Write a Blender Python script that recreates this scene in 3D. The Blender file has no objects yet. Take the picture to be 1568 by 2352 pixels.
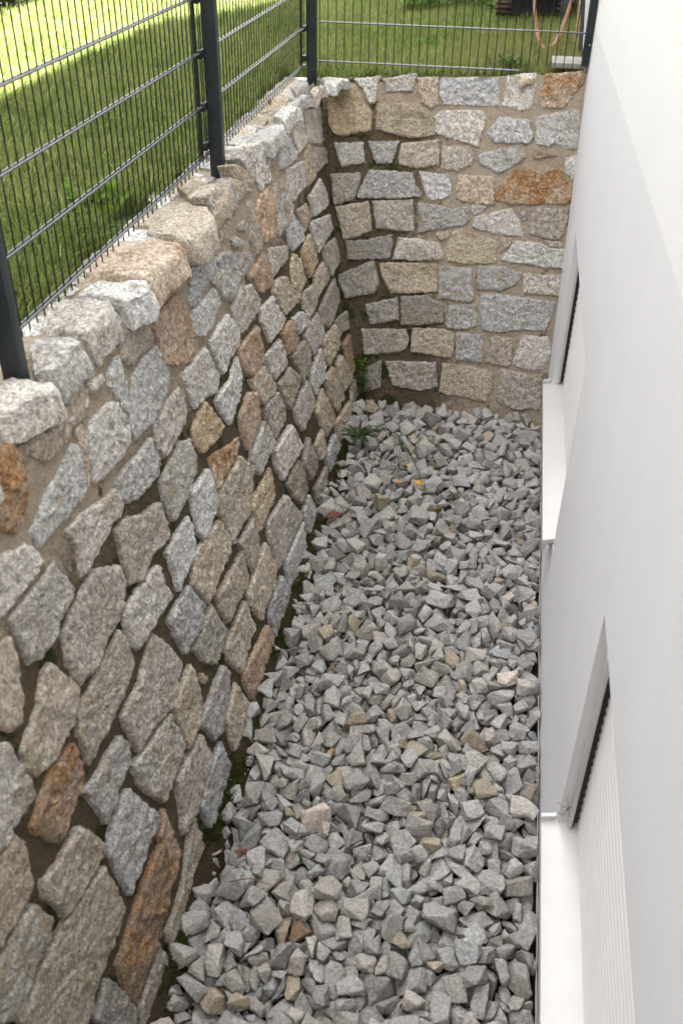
import bpy, bmesh, math, random
import numpy as np
from mathutils import Vector, Matrix, Quaternion, noise

# ------------------------------------------------------------------ camera
scene = bpy.context.scene
COL = scene.collection
CAM_H = 1.2374
cam_data = bpy.data.cameras.new('camera')
cam = bpy.data.objects.new('camera', cam_data); COL.objects.link(cam); scene.camera = cam
PITCH, YAW, ROLL = math.radians(35.453), math.radians(9.303), math.radians(0.945)
fh = Vector((-math.sin(YAW), math.cos(YAW), 0)); rt = Vector((math.cos(YAW), math.sin(YAW), 0)); up = Vector((0, 0, 1))
fw = fh*math.cos(PITCH) - up*math.sin(PITCH); cu = fh*math.sin(PITCH) + up*math.cos(PITCH)
R2 = rt*math.cos(ROLL) + cu*math.sin(ROLL); U2 = -rt*math.sin(ROLL) + cu*math.cos(ROLL)
cam.matrix_world = Matrix(((R2.x, U2.x, -fw.x, 0), (R2.y, U2.y, -fw.y, 0), (R2.z, U2.z, -fw.z, CAM_H), (0, 0, 0, 1)))
cam_data.sensor_fit = 'HORIZONTAL'; cam_data.sensor_width = 24.0
cam_data.lens = 24.0*2199.4/1568
cam_data.clip_start = 0.05; cam_data.clip_end = 400
cam_data.dof.use_dof = True; cam_data.dof.focus_distance = 4.3; cam_data.dof.aperture_fstop = 2.8

# ------------------------------------------------------------------ sky, sun, exposure
SUN_EL, SUN_AZ = math.radians(36), math.radians(21.3)      # azimuth from +Y towards +X
world = bpy.data.worlds.new('World'); scene.world = world; world.use_nodes = True
wn = world.node_tree; bg = wn.nodes['Background']
sky = wn.nodes.new('ShaderNodeTexSky'); sky.sky_type = 'NISHITA'; sky.sun_disc = False
sky.sun_elevation = SUN_EL; sky.sun_rotation = SUN_AZ; sky.dust_density = 2.0; sky.ozone_density = 1.0
hs = wn.nodes.new('ShaderNodeHueSaturation'); hs.inputs['Saturation'].default_value = 0.03
wn.links.new(sky.outputs[0], hs.inputs['Color']); wb = wn.nodes.new('ShaderNodeMix'); wb.data_type = 'RGBA'; wb.blend_type = 'MULTIPLY'; wb.inputs[0].default_value = 1; wb.inputs[7].default_value = (1.0, .995, 1.0, 1)
veil = wn.nodes.new('ShaderNodeMix'); veil.data_type = 'RGBA'; veil.inputs[0].default_value = .55; veil.inputs[7].default_value = (5.0, 5.0, 5.0, 1)   # thin even cloud veil
wn.links.new(hs.outputs[0], veil.inputs[6]); wn.links.new(veil.outputs[2], wb.inputs[6]); wn.links.new(wb.outputs[2], bg.inputs['Color'])
bg.inputs['Strength'].default_value = 0.056
sd = Vector((math.sin(SUN_AZ)*math.cos(SUN_EL), math.cos(SUN_AZ)*math.cos(SUN_EL), math.sin(SUN_EL)))
sl = bpy.data.lights.new('sun', 'SUN'); sl.energy = 4.4; sl.angle = math.radians(0.5); sl.color = (1, .955, .88)
sun = bpy.data.objects.new('sun', sl); COL.objects.link(sun); sun.location = sd*30
sun.rotation_euler = sd.to_track_quat('Z', 'Y').to_euler()
vs = scene.view_settings; vs.view_transform = 'Standard'; vs.look = 'None'; vs.gamma = 1; vs.exposure = 4.48
scene.cycles.max_bounces = 12; scene.cycles.diffuse_bounces = 9

# ------------------------------------------------------------------ helpers
def smooth(me, ang=None):
    me.polygons.foreach_set('use_smooth', [True]*len(me.polygons))
    if ang: me.set_sharp_from_angle(angle=math.radians(ang))

def link(name, me, mat=None, parent=None, loc=None):
    o = bpy.data.objects.new(name, me); COL.objects.link(o)
    if mat and me and not me.materials: me.materials.append(mat)
    if loc is not None: o.location = loc
    if parent: put(o, parent)
    return o

def put(o, parent):
    o.parent = parent
    t = Vector((0, 0, 0)); p = parent
    while p: t += Vector(p.location); p = p.parent
    o.matrix_parent_inverse = Matrix.Translation(-t)

def tag(o, label=None, cat=None, group=None, kind=None):
    for k, v in (('label', label), ('category', cat), ('group', group), ('kind', kind)):
        if v: o[k] = v
    return o

def empty(name, loc, label, cat, group=None):
    o = bpy.data.objects.new(name, None); COL.objects.link(o); o.location = loc; o.empty_display_size = .1
    return tag(o, label, cat, group)

class MB:                                  # collects shapes into one mesh
    def __init__(s): s.v = []; s.f = []
    def add(s, vs, fs):
        b = len(s.v); s.v += [tuple(v) for v in vs]; s.f += [tuple(b+i for i in f) for f in fs]
    def box(s, x0, x1, y0, y1, z0, z1):
        s.add([(x0,y0,z0),(x1,y0,z0),(x1,y1,z0),(x0,y1,z0),(x0,y0,z1),(x1,y0,z1),(x1,y1,z1),(x0,y1,z1)],
              [(3,2,1,0),(4,5,6,7),(0,1,5,4),(1,2,6,5),(2,3,7,6),(3,0,4,7)])
    def tube(s, pts, rad, n=8, cap=True):
        pts = [Vector(p) for p in pts]; rad = rad if isinstance(rad, (list, tuple)) else [rad]*len(pts)
        vs = []; fs = []; prev = None
        for i, p in enumerate(pts):
            d = (pts[min(i+1, len(pts)-1)] - pts[max(i-1, 0)]).normalized()
            a = prev if prev is not None else (Vector((0,0,1)) if abs(d.z) < .9 else Vector((1,0,0)))
            a = (a - d*a.dot(d)).normalized(); prev = a; b = d.cross(a)
            for k in range(n):
                t = 2*math.pi*k/n; vs.append(p + (a*math.cos(t) + b*math.sin(t))*rad[i])
        for i in range(len(pts)-1):
            for k in range(n):
                q = (k+1) % n; fs.append((i*n+k, i*n+q, (i+1)*n+q, (i+1)*n+k))
        if cap: fs += [tuple(range(n-1, -1, -1)), tuple((len(pts)-1)*n+k for k in range(n))]
        s.add(vs, fs)
    def mesh(s, name, sm=None):
        me = bpy.data.meshes.new(name); me.from_pydata(s.v, [], s.f); me.update()
        if sm: smooth(me, sm)
        return me
    def build(s, name, mat, parent=None, sm=None, bevel=0, loc=None):
        me = s.mesh(name, None)
        if bevel:
            bm = bmesh.new(); bm.from_mesh(me)
            bmesh.ops.bevel(bm, geom=[e for e in bm.edges if len(e.link_faces) == 2 and e.calc_face_angle(0) > .5], offset=bevel, segments=2, affect='EDGES', profile=.6)
            bm.to_mesh(me); bm.free()
        if sm or bevel: smooth(me, sm or 40)
        return link(name, me, mat, parent, loc)

def fbm(p, sc, oct=3):
    return noise.fractal(Vector(p)*sc, 1.0, 2.0, oct, noise_basis='PERLIN_ORIGINAL')

# ------------------------------------------------------------------ materials
class N:
    def __init__(s, name, rough=.8, spec=.3):
        s.m = bpy.data.materials.new(name); s.m.use_nodes = True; s.t = s.m.node_tree
        s.b = s.t.nodes['Principled BSDF']; s.b.inputs['Roughness'].default_value = rough
        s.b.inputs['Specular IOR Level'].default_value = spec; s.p = None
    def n(s, ty, **kw):
        x = s.t.nodes.new('ShaderNode'+ty)
        for k, v in kw.items(): setattr(x, k, v)
        return x
    def set(s, sock, v):
        if isinstance(v, bpy.types.NodeSocket): s.t.links.new(v, sock)
        else: sock.default_value = (tuple(v)+(1,) if isinstance(v, (tuple, list)) and len(v) == 3 and sock.type == 'RGBA' else v)
    def pos(s):
        if not s.p: s.p = s.n('NewGeometry').outputs['Position']
        return s.p
    def noise(s, scale, detail=3, rough=.55, vec=None, dist=0):
        x = s.n('TexNoise'); x.inputs['Scale'].default_value = scale; x.inputs['Detail'].default_value = detail
        x.inputs['Roughness'].default_value = rough; x.inputs['Distortion'].default_value = dist
        s.t.links.new(vec or s.pos(), x.inputs['Vector']); return x.outputs['Fac']
    def voro(s, scale, out='Distance', vec=None):
        x = s.n('TexVoronoi'); x.inputs['Scale'].default_value = scale
        s.t.links.new(vec or s.pos(), x.inputs['Vector']); return x.outputs[out]
    def math(s, op, a, b=0.0, c=None):
        x = s.n('Math', operation=op); s.set(x.inputs[0], a); s.set(x.inputs[1], b)
        if c is not None: s.set(x.inputs[2], c)
        return x.outputs[0]
    def remap(s, v, a, b, c=0.0, d=1.0):
        x = s.n('MapRange'); x.interpolation_type = 'SMOOTHSTEP'
        for i, q in enumerate((v, a, b, c, d)): s.set(x.inputs[i], q)
        return x.outputs[0]
    def mix(s, f, a, b, mode='MIX'):
        x = s.n('Mix', data_type='RGBA', blend_type=mode)
        s.set(x.inputs[0], f); s.set(x.inputs[6], a); s.set(x.inputs[7], b); return x.outputs[2]
    def scale(s, col, f):                  # colour times a float socket
        return s.mix(1.0, col, s.comb(f), 'MULTIPLY')
    def comb(s, f):
        x = s.n('CombineColor'); 
        for i in range(3): s.set(x.inputs[i], f)
        return x.outputs[0]
    def base(s, c): s.set(s.b.inputs['Base Color'], c)
    def bump(s, h, strength=.5, dist=.01, prev=None):
        x = s.n('Bump'); x.inputs['Strength'].default_value = strength; x.inputs['Distance'].default_value = dist
        s.set(x.inputs['Height'], h)
        if prev: s.t.links.new(prev, x.inputs['Normal'])
        s.t.links.new(x.outputs[0], s.b.inputs['Normal']); return x.outputs[0]

def stone_material(name, attr=False, grain=1.0, stain=1.0, con=1.0):
    g = N(name, .88, .2)
    if attr:
        a = g.n('Attribute', attribute_name='tint'); tint, rust = a.outputs['Color'], a.outputs['Alpha']
    else:
        a = g.n('ObjectInfo'); tint, rust = a.outputs['Color'], a.outputs['Alpha']
    rv = a.outputs['Random'] if not attr else g.noise(9, 1)
    vm = g.n('VectorMath', operation='SCALE'); g.t.links.new(g.pos(), vm.inputs[0]); g.set(vm.inputs['Scale'], g.math('MULTIPLY_ADD', rv, .75, .62))
    pv = vm.outputs[0] if not attr else g.pos()
    sp = g.noise(105*grain, 5, .72, pv); fine = g.noise(270*grain, 2, .6, pv); big = g.noise(14*grain, 4, .6, dist=.4); blot = g.noise(62*grain, 3, .65, pv)
    c = tint
    st = g.math('MULTIPLY', g.remap(big, .52, .68), .45*stain)
    c = g.mix(st, c, (.33, .235, .14))                                  # tan iron staining
    if stain > .5:                                                      # dull olive lichen and dirt in patches, more on some stones
        li = g.remap(g.math('ADD', g.noise(7.5, 5, .65, dist=.5), g.math('MULTIPLY', g.math('SUBTRACT', rv, .5), .16)), .54, .70)
        c = g.mix(g.math('MULTIPLY', li, .50), c, (.225, .192, .115))
    rn = g.noise(9, 5, .62, dist=.6)
    rm = g.remap(g.math('ADD', rn, g.math('MULTIPLY', rust, .42)), .62, .84)
    c = g.mix(g.math('MULTIPLY', rm, g.remap(rust, .02, .2)), c, g.mix(g.noise(34, 4), (.215, .105, .045), (.42, .245, .115)))
    k = g.remap(sp, .30, .70, 1-.45*con, 1+.50*con); k = g.math('MULTIPLY', k, g.remap(fine, .3, .7, 1-.2*con, 1+.22*con)); k = g.math('MULTIPLY', k, g.remap(blot, .3, .7, 1-.30*con, 1+.26*con))
    c = g.scale(c, k)
    c = g.mix(g.math('MULTIPLY', g.remap(fine, .60, .72), .35*con), c, (.60, .58, .55))   # feldspar flecks
    g.base(c)
    b = g.bump(g.noise(30*grain, 7, .66), .9, .026/grain); g.bump(sp, .6, .005/grain, b)
    return g.m

MAT = {}
MAT['stone'] = stone_material('granite wall stone')
MAT['rock'] = stone_material('crushed granite', False, 1.25, .28, .55)
MAT['rock_bed'] = stone_material('crushed granite bed', True, 1.25, .28, .55)

g = N('mortar', .95, .1)
n1 = g.noise(5, 4); n2 = g.noise(38, 5, .65); n3 = g.noise(240, 3, .7)
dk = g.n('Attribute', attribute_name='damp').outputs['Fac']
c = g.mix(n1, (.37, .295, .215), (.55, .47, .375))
c = g.mix(g.remap(g.math('ADD', dk, g.math('MULTIPLY', g.math('SUBTRACT', n2, .5), .9)), .30, .72), c, g.mix(n2, (.080, .061, .041), (.185, .144, .098)))  # mortar turns dark brown towards the foot and the inner corner
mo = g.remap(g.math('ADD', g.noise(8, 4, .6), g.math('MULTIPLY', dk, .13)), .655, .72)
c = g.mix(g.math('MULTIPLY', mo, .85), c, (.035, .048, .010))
c = g.scale(c, g.remap(n3, .25, .75, .62, 1.35)); g.base(c)
b = g.bump(g.noise(16, 6, .7), 1.0, .035); b = g.bump(n2, .9, .02, b); g.bump(n3, .8, .007, b); MAT['mortar'] = g.m

g = N('soil', .95, .1)
n2 = g.noise(30, 5, .7); c = g.mix(n2, (.016, .012, .008), (.055, .039, .024)); g.base(g.scale(c, g.remap(g.noise(220, 3), .3, .7, .6, 1.4)))
g.bump(n2, 1, .02); MAT['soil'] = g.m

def plaster(name, two):
    g = N(name, .9, .2)
    gr = g.noise(520, 3, .6); cl = g.noise(2.2, 5, .6)
    low = (.722, .722, .742); hi = (.80, .798, .795)
    if two:
        sx = g.n('SeparateXYZ'); g.t.links.new(g.pos(), sx.inputs[0])
        line = g.math('ADD', g.math('MULTIPLY', sx.outputs[1], -.0168), .4665)
        wob = g.math('MULTIPLY', g.math('SUBTRACT', g.noise(26, 3), .5), .012)
        e = g.math('SUBTRACT', g.math('ADD', sx.outputs[2], wob), line)
        c = g.mix(g.remap(e, -.004, .004), low, hi)                       # plinth coat below, facade coat above
        c = g.mix(g.math('MULTIPLY', g.remap(g.noise(5, 6, .7), .58, .75), .10), c, (.42, .41, .40))
    else: c = low
    g.base(g.scale(c, g.math('MULTIPLY', g.remap(cl, .3, .7, .985, 1.012), g.remap(gr, .3, .7, .95, 1.05))))
    b = g.bump(gr, .6, .003); g.bump(g.noise(60, 3), .25, .004, b)
    return g.m
MAT['plaster'] = plaster('house render', True)

def simple(name, col, rough=.5, spec=.5, var=.12, nsc=30, bump=0, metal=0):
    g = N(name, rough, spec); g.b.inputs['Metallic'].default_value = metal
    g.base(g.scale(g.mix(0, col, col), g.remap(g.noise(nsc, 4), .3, .7, 1-var, 1+var)))
    if bump: g.bump(g.noise(nsc*6, 3), bump, .003)
    return g.m
MAT['anthracite'] = simple('anthracite powder coat', (.022, .029, .033), .42, .4, .18, 14)
MAT['wire'] = simple('anthracite wire coat', (.010, .014, .014), .55, .25, .15, 60)
MAT['rod'] = simple('anthracite rail coat', (.045, .053, .056), .30, .8, .15, 60)
MAT['clamp'] = simple('dark clamp', (.015, .017, .019), .5, .4)
MAT['sill'] = simple('white aluminium sill', (.52, .506, .50), .38, .5, .03, 9)
MAT['shutter'] = simple('cream shutter slats', (.70, .668, .660), .5, .4, .03, 11)
MAT['rail'] = simple('light guide rail', (.56, .54, .51), .35, .5, .04, 12)
MAT['rubber'] = simple('dark groove', (.050, .045, .042), .6, .3)
MAT['screw'] = simple('zinc screw', (.6, .6, .58), .35, .6, .05, 40, 0, .8)
MAT['black'] = simple('black machine paint', (.004, .0045, .005), .7, .2, .3, 9)
MAT['track'] = simple('muddy rubber track', (.085, .062, .042), .9, .2, .45, 26, .6)
MAT['steelgrey'] = simple('grey machine steel', (.06, .06, .062), .6, .4, .3, 15)
MAT['orange'] = simple('orange cable', (.62, .14, .035), .5, .4, .15, 20)
MAT['greyhose'] = simple('grey hose', (.30, .25, .23), .6, .3, .2, 20)
MAT['blackpipe'] = simple('black pipe', (.018, .018, .02), .5, .4, .2, 12)
MAT['wood'] = simple('weathered stake wood', (.46, .33, .18), .8, .2, .3, 34, .4)
MAT['concrete'] = simple('pale concrete', (.27, .255, .235), .9, .2, .12, 24, .4)
MAT['tape'] = simple('barrier ribbon', (.42, .47, .44), .6, .3, .3, 60)
MAT['redband'] = simple('orange clip', (.70, .22, .10), .6, .3, .2, 60)
MAT['twig'] = simple('dry twig', (.16, .10, .06), .85, .2, .3, 80)
MAT['deadleaf'] = simple('dead red leaf', (.13, .046, .030), .7, .3, .4, 60)
MAT['petal'] = simple('yellow petal', (.80, .42, .02), .6, .2, .15, 90)
MAT['light_blocker'] = simple('dark timber cladding', (.05, .046, .042), .8, .2, .3, 6)  # coat of the added wing, dark so it soaks up light
MAT['roof'] = simple('grey roof sheet', (.20, .20, .20), .7, .3)
MAT['insect'] = simple('brown insect', (.10, .05, .035), .6, .3)

def leafmat(name, attr=True, col=(.05, .10, .02), trans=.35):
    g = N(name, .6, .25)
    if attr: c = g.n('Attribute', attribute_name='tint').outputs['Color']
    else: c = g.scale(g.mix(0, col, col), g.remap(g.noise(30, 3), .3, .7, .6, 1.4))
    g.base(c)
    tr = g.n('BsdfTranslucent'); g.t.links.new(g.scale(c, 1.0) if not attr else c, tr.inputs['Color'])
    mx = g.n('MixShader'); mx.inputs[0].default_value = trans
    g.t.links.new(g.b.outputs[0], mx.inputs[1]); g.t.links.new(tr.outputs[0], mx.inputs[2])
    g.t.links.new(mx.outputs[0], g.t.nodes['Material Output'].inputs[0])
    return g.m
MAT['grass'] = leafmat('grass blades', True, trans=.50)
MAT['leaf'] = leafmat('weed leaf', False, (.062, .125, .022))
MAT['leafdark'] = leafmat('dark weed leaf', False, (.035, .066, .018), .25)
MAT['clover'] = leafmat('ground cover leaf', False, (.11, .20, .022))
MAT['hedge'] = leafmat('dark hedge leaf', False, (.012, .018, .008), .15)
MAT['moss'] = leafmat('moss tufts', True, trans=.2)
g = N('lawn', .95, .1); n1 = g.noise(3, 5, .6); n2 = g.noise(60, 4)
c = g.mix(n1, (.045, .075, .018), (.075, .105, .028)); c = g.mix(g.remap(n2, .55, .7), c, (.085, .07, .04)); g.base(c); g.bump(n2, 1, .02)
MAT['lawn'] = g.m

# ------------------------------------------------------------------ measures (metres; wall top at post 2 is z = 0)
XH = .397                                   # house wall plane
XB, ZB = -.81, -1.80                        # foot of the side wall
YSX = [-5, 1.9, 2.45, 2.95, 3.64, 5.0, 5.86, 9]; XTX = [-1.20, -1.20, -1.195, -1.165, -1.15, -1.18, -1.22, -1.23]
YB, YT = 5.50, 6.185                        # foot and head of the end wall
def xt(y): return float(np.interp(y, YSX, XTX))
def xl(y, z): return XB + (xt(y)-XB)*(z-ZB)/(-ZB)
def yb(z): return YB + (YT-YB)*(z-ZB)/(-ZB)
def ztop(x): return .0 + .105*max(0, min(1, (x+1.0)/1.35))     # end wall rises a little towards the house
def lawn_z(x, y):
    return (.075*max(0, min(1, (x+1.0)/1.35)) if y > 6 else 0.0) - .012

# ------------------------------------------------------------------ structure: ground sheets, trench floor
def grid_mesh(name, xs, ys, zf):
    v = [(x, y, zf(x, y)) for y in ys for x in xs]; w = len(xs)
    f = [(j*w+i, j*w+i+1, (j+1)*w+i+1, (j+1)*w+i) for j in range(len(ys)-1) for i in range(w-1)]
    return v, f
m = MB()
def lz(x, y): return lawn_z(x, y) + .012*fbm((x, y, 0), 1.3) - .02
m.add(*grid_mesh('l', [-90, -30, -12]+[-8+.5*i for i in range(14)]+[-1.40], [-60, -20, -6]+[-4+.5*i for i in range(48)]+[30, 90, 200], lz))
m.add(*grid_mesh('b', [-1.398]+[-1.2+.2*i for i in range(8)]+[.395], [6.34]+[6.5+.5*i for i in range(20)]+[15.69, 40, 90, 200], lz))
m.add(*grid_mesh('n', [-1.398, -.6, .395], [-60, -6, -2.0], lz))
m.add(*grid_mesh('r', [9.1, 30, 90], [-60, 15.7, 200], lz)); m.add(*grid_mesh('f', [.397, 9.1], [15.71, 60, 200], lz)); m.add(*grid_mesh('q', [.397, 9.1], [-60, -6.01], lz))
lawn = m.build('lawn_ground', MAT['lawn'], sm=180); tag(lawn, kind='structure')
m = MB(); m.add(*grid_mesh('s', [-.98+.04*i for i in range(35)]+[.396], [-2.2+.06*i for i in range(132)], lambda x, y: -1.925 + .02*fbm((x, y, 3), 7) + .150*max(0, min(1, (-.70-x)/.06))))
soil = m.build('soil_ground', MAT['soil'], sm=180); tag(soil, kind='structure')
m = MB(); m.add([(-1.4, -2.0, -2), (.397, -2.0, -2), (.397, -2.0, -.02), (-1.4, -2.0, -.02)], [(0, 1, 2, 3)])
tag(m.build('soil_bank', MAT['soil']), kind='structure')

# ------------------------------------------------------------------ house
house = empty('house', (4.6, 4.8, 0), 'white rendered house wall with pale grey plinth along the gravel trench', 'house')
m = MB()
W = [(.49, 2.08), (3.62, 5.22)]; WZ = (-1.402, -.512); YS = [-6, .49, 2.08, 3.62, 5.22, 15.7]; ZS = [-2.3, -1.455, WZ[1], 6.1]
for i in range(5):
    for j in range(3):
        if j == 1 and i in (1, 3): continue
        m.add([(XH, YS[i], ZS[j]), (XH, YS[i+1], ZS[j]), (XH, YS[i+1], ZS[j+1]), (XH, YS[i], ZS[j+1])], [(0, 3, 2, 1)])
for a, b in W:
    z0, z1 = -1.455, WZ[1]; D = XH+.09
    for q in ([(XH, a, z0), (D, a, z0), (D, a, z1), (XH, a, z1)], [(XH, b, z1), (D, b, z1), (D, b, z0), (XH, b, z0)],
              [(XH, a, z1), (D, a, z1), (D, b, z1), (XH, b, z1)], [(XH, a, z0), (XH, b, z0), (D, b, z0), (D, a, z0)]):
        m.add(q, [(0, 1, 2, 3)])
    m.add([(D, a, z0), (D, b, z0), (D, b, z1), (D, a, z1)], [(0, 3, 2, 1)])
m.add([(XH, 15.7, -2.3), (9.1, 15.7, -2.3), (9.1, 15.7, 6.1), (XH, 15.7, 6.5)], [(0, 3, 2, 1)])
m.add([(XH, -6, -2.3), (9.1, -6, -2.3), (9.1, -6, 6.1), (XH, -6, 6.1)], [(0, 1, 2, 3)])
m.add([(9.1, -6, -2.3), (9.1, 15.7, -2.3), (9.1, 15.7, 6.1), (9.1, -6, 6.1)], [(0, 1, 2, 3)])

m.build('wall', MAT['plaster'], house)
m = MB()
m.add([(-8, -4, -2.3), (XH-.002, -4, -2.3), (XH-.002, -4, 5.2), (-8, -4, 5.2)], [(0, 1, 2, 3)])          # unseen dark wing, added to hold back light from behind
m.add([(-8, -6, -2.3), (-8, -4, -2.3), (-8, -4, 5.2), (-8, -6, 5.2)], [(0, 3, 2, 1)]); m.add([(-8, -6, -2.3), (XH-.002, -6, -2.3), (XH-.002, -6, 5.2), (-8, -6, 5.2)], [(0, 1, 2, 3)])
m.build('wing_light_blocker', MAT['light_blocker'], house)
m = MB(); m.box(-8.05, XH-.051, -6.05, -3.95, 5.2, 5.4); m.box(XH-.05, 9.15, -6.05, 15.75, 6.1, 6.3); m.build('roof', MAT['roof'], house)  # first box tops the added wing

for wi, (a, b) in enumerate(W):
    z0, z1 = WZ
    root = bpy.data.objects.new('window', None); COL.objects.link(root); put(root, house); root.location = (0, 0, 0)
    def part(m, name, mat, **k):
        o = m.build(name, mat, None, **k); o.parent = root; return o
    prof = [(XH+.085, z0+.004), (.347, -1.436), (.347, -1.482), (.369, -1.482), (.369, -1.456), (XH+.085, z0-.018)]
    y0, y1 = a+.04, b+.012; n = len(prof); m = MB()
    m.add([(x, y0, z) for x, z in prof]+[(x, y1, z) for x, z in prof], [(i, (i+1) % n, n+(i+1) % n, n+i) for i in range(n)]+[tuple(range(n-1, -1, -1)), tuple(range(n, 2*n))])
    part(m, 'sill', MAT['sill'], bevel=.0025)
    for yy in (y0, y1):                                                     # raised end caps
        m = MB(); m.add([(.3445, yy-.006, -1.484), (.3445, yy-.006, -1.414), (.393, yy-.006, -1.400), (.393, yy-.006, -1.445), (.371, yy-.006, -1.484)]+
                        [(.3445, yy+.010, -1.484), (.3445, yy+.010, -1.414), (.393, yy+.010, -1.400), (.393, yy+.010, -1.445), (.371, yy+.010, -1.484)],
                        [(0, 1, 2, 3, 4), (9, 8, 7, 6, 5)]+[(i, 5+i, 5+(i+1) % 5, (i+1) % 5) for i in range(5)])
        if yy == y1: part(m, 'sill_end_cap', MAT['sill'], bevel=.003)
    for s, yy in ((-1, b), (1, a)):                                         # guide rails: pale lip and dark groove
        m = MB(); m.box(XH+.030, XH+.043, *sorted((yy, yy+s*.034)), z0+.004, z1-.002)
        rail = part(m, 'guide_rail', MAT['rail'], bevel=.002)
        m = MB(); m.box(XH+.0432, XH+.0885, *sorted((yy-.0005*s, yy+s*.012)), z0+.005, z1-.003); m.box(XH+.0435, XH+.047, *sorted((yy+s*.0125, yy+s*.030)), z0+.005, z1-.003)
        gr = m.build('groove', MAT['rubber'], None); gr.parent = rail
    m = MB(); pr = []; z = z0+.001; H = .0375
    while z < z1-.004:                                                     # curved slats with hinge creases
        for t in (0, .06, .2, .4, .6, .8, .94):
            zz = min(z+H*t, z1-.003); pr.append((XH+.072-.0110*math.sin(math.pi*min(1, t*1.03))**.7, zz))
        z += H
    n = len(pr); yy = (a+.012, b-.0135)
    m.add([(x, yy[0], z) for x, z in pr]+[(x, yy[1], z) for x, z in pr], [(i, i+1, n+i+1, n+i) for i in range(n-1)])
    part(m, 'roller_shutter', MAT['shutter'], sm=50)

# crane fly resting on the jamb of the near window
m = MB(); m.tube([(.418, 2.074, -1.345), (.424, 2.070, -1.325)], [.0022, .0016], 6)
for dx, dz in ((-.035, .02), (-.03, -.03), (-.012, .05), (.010, -.03), (.014, .03), (-.02, -.035)):
    m.tube([(.421, 2.072, -1.335), (.421+dx*.6, 2.060, -1.335+dz*.8), (.421+dx, 2.076, -1.335+dz)], .0007, 4)
tag(m.build('crane_fly', MAT['insect'], sm=180), 'tiny brown long-legged insect on the grey window jamb above the sill', 'insect')

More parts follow.
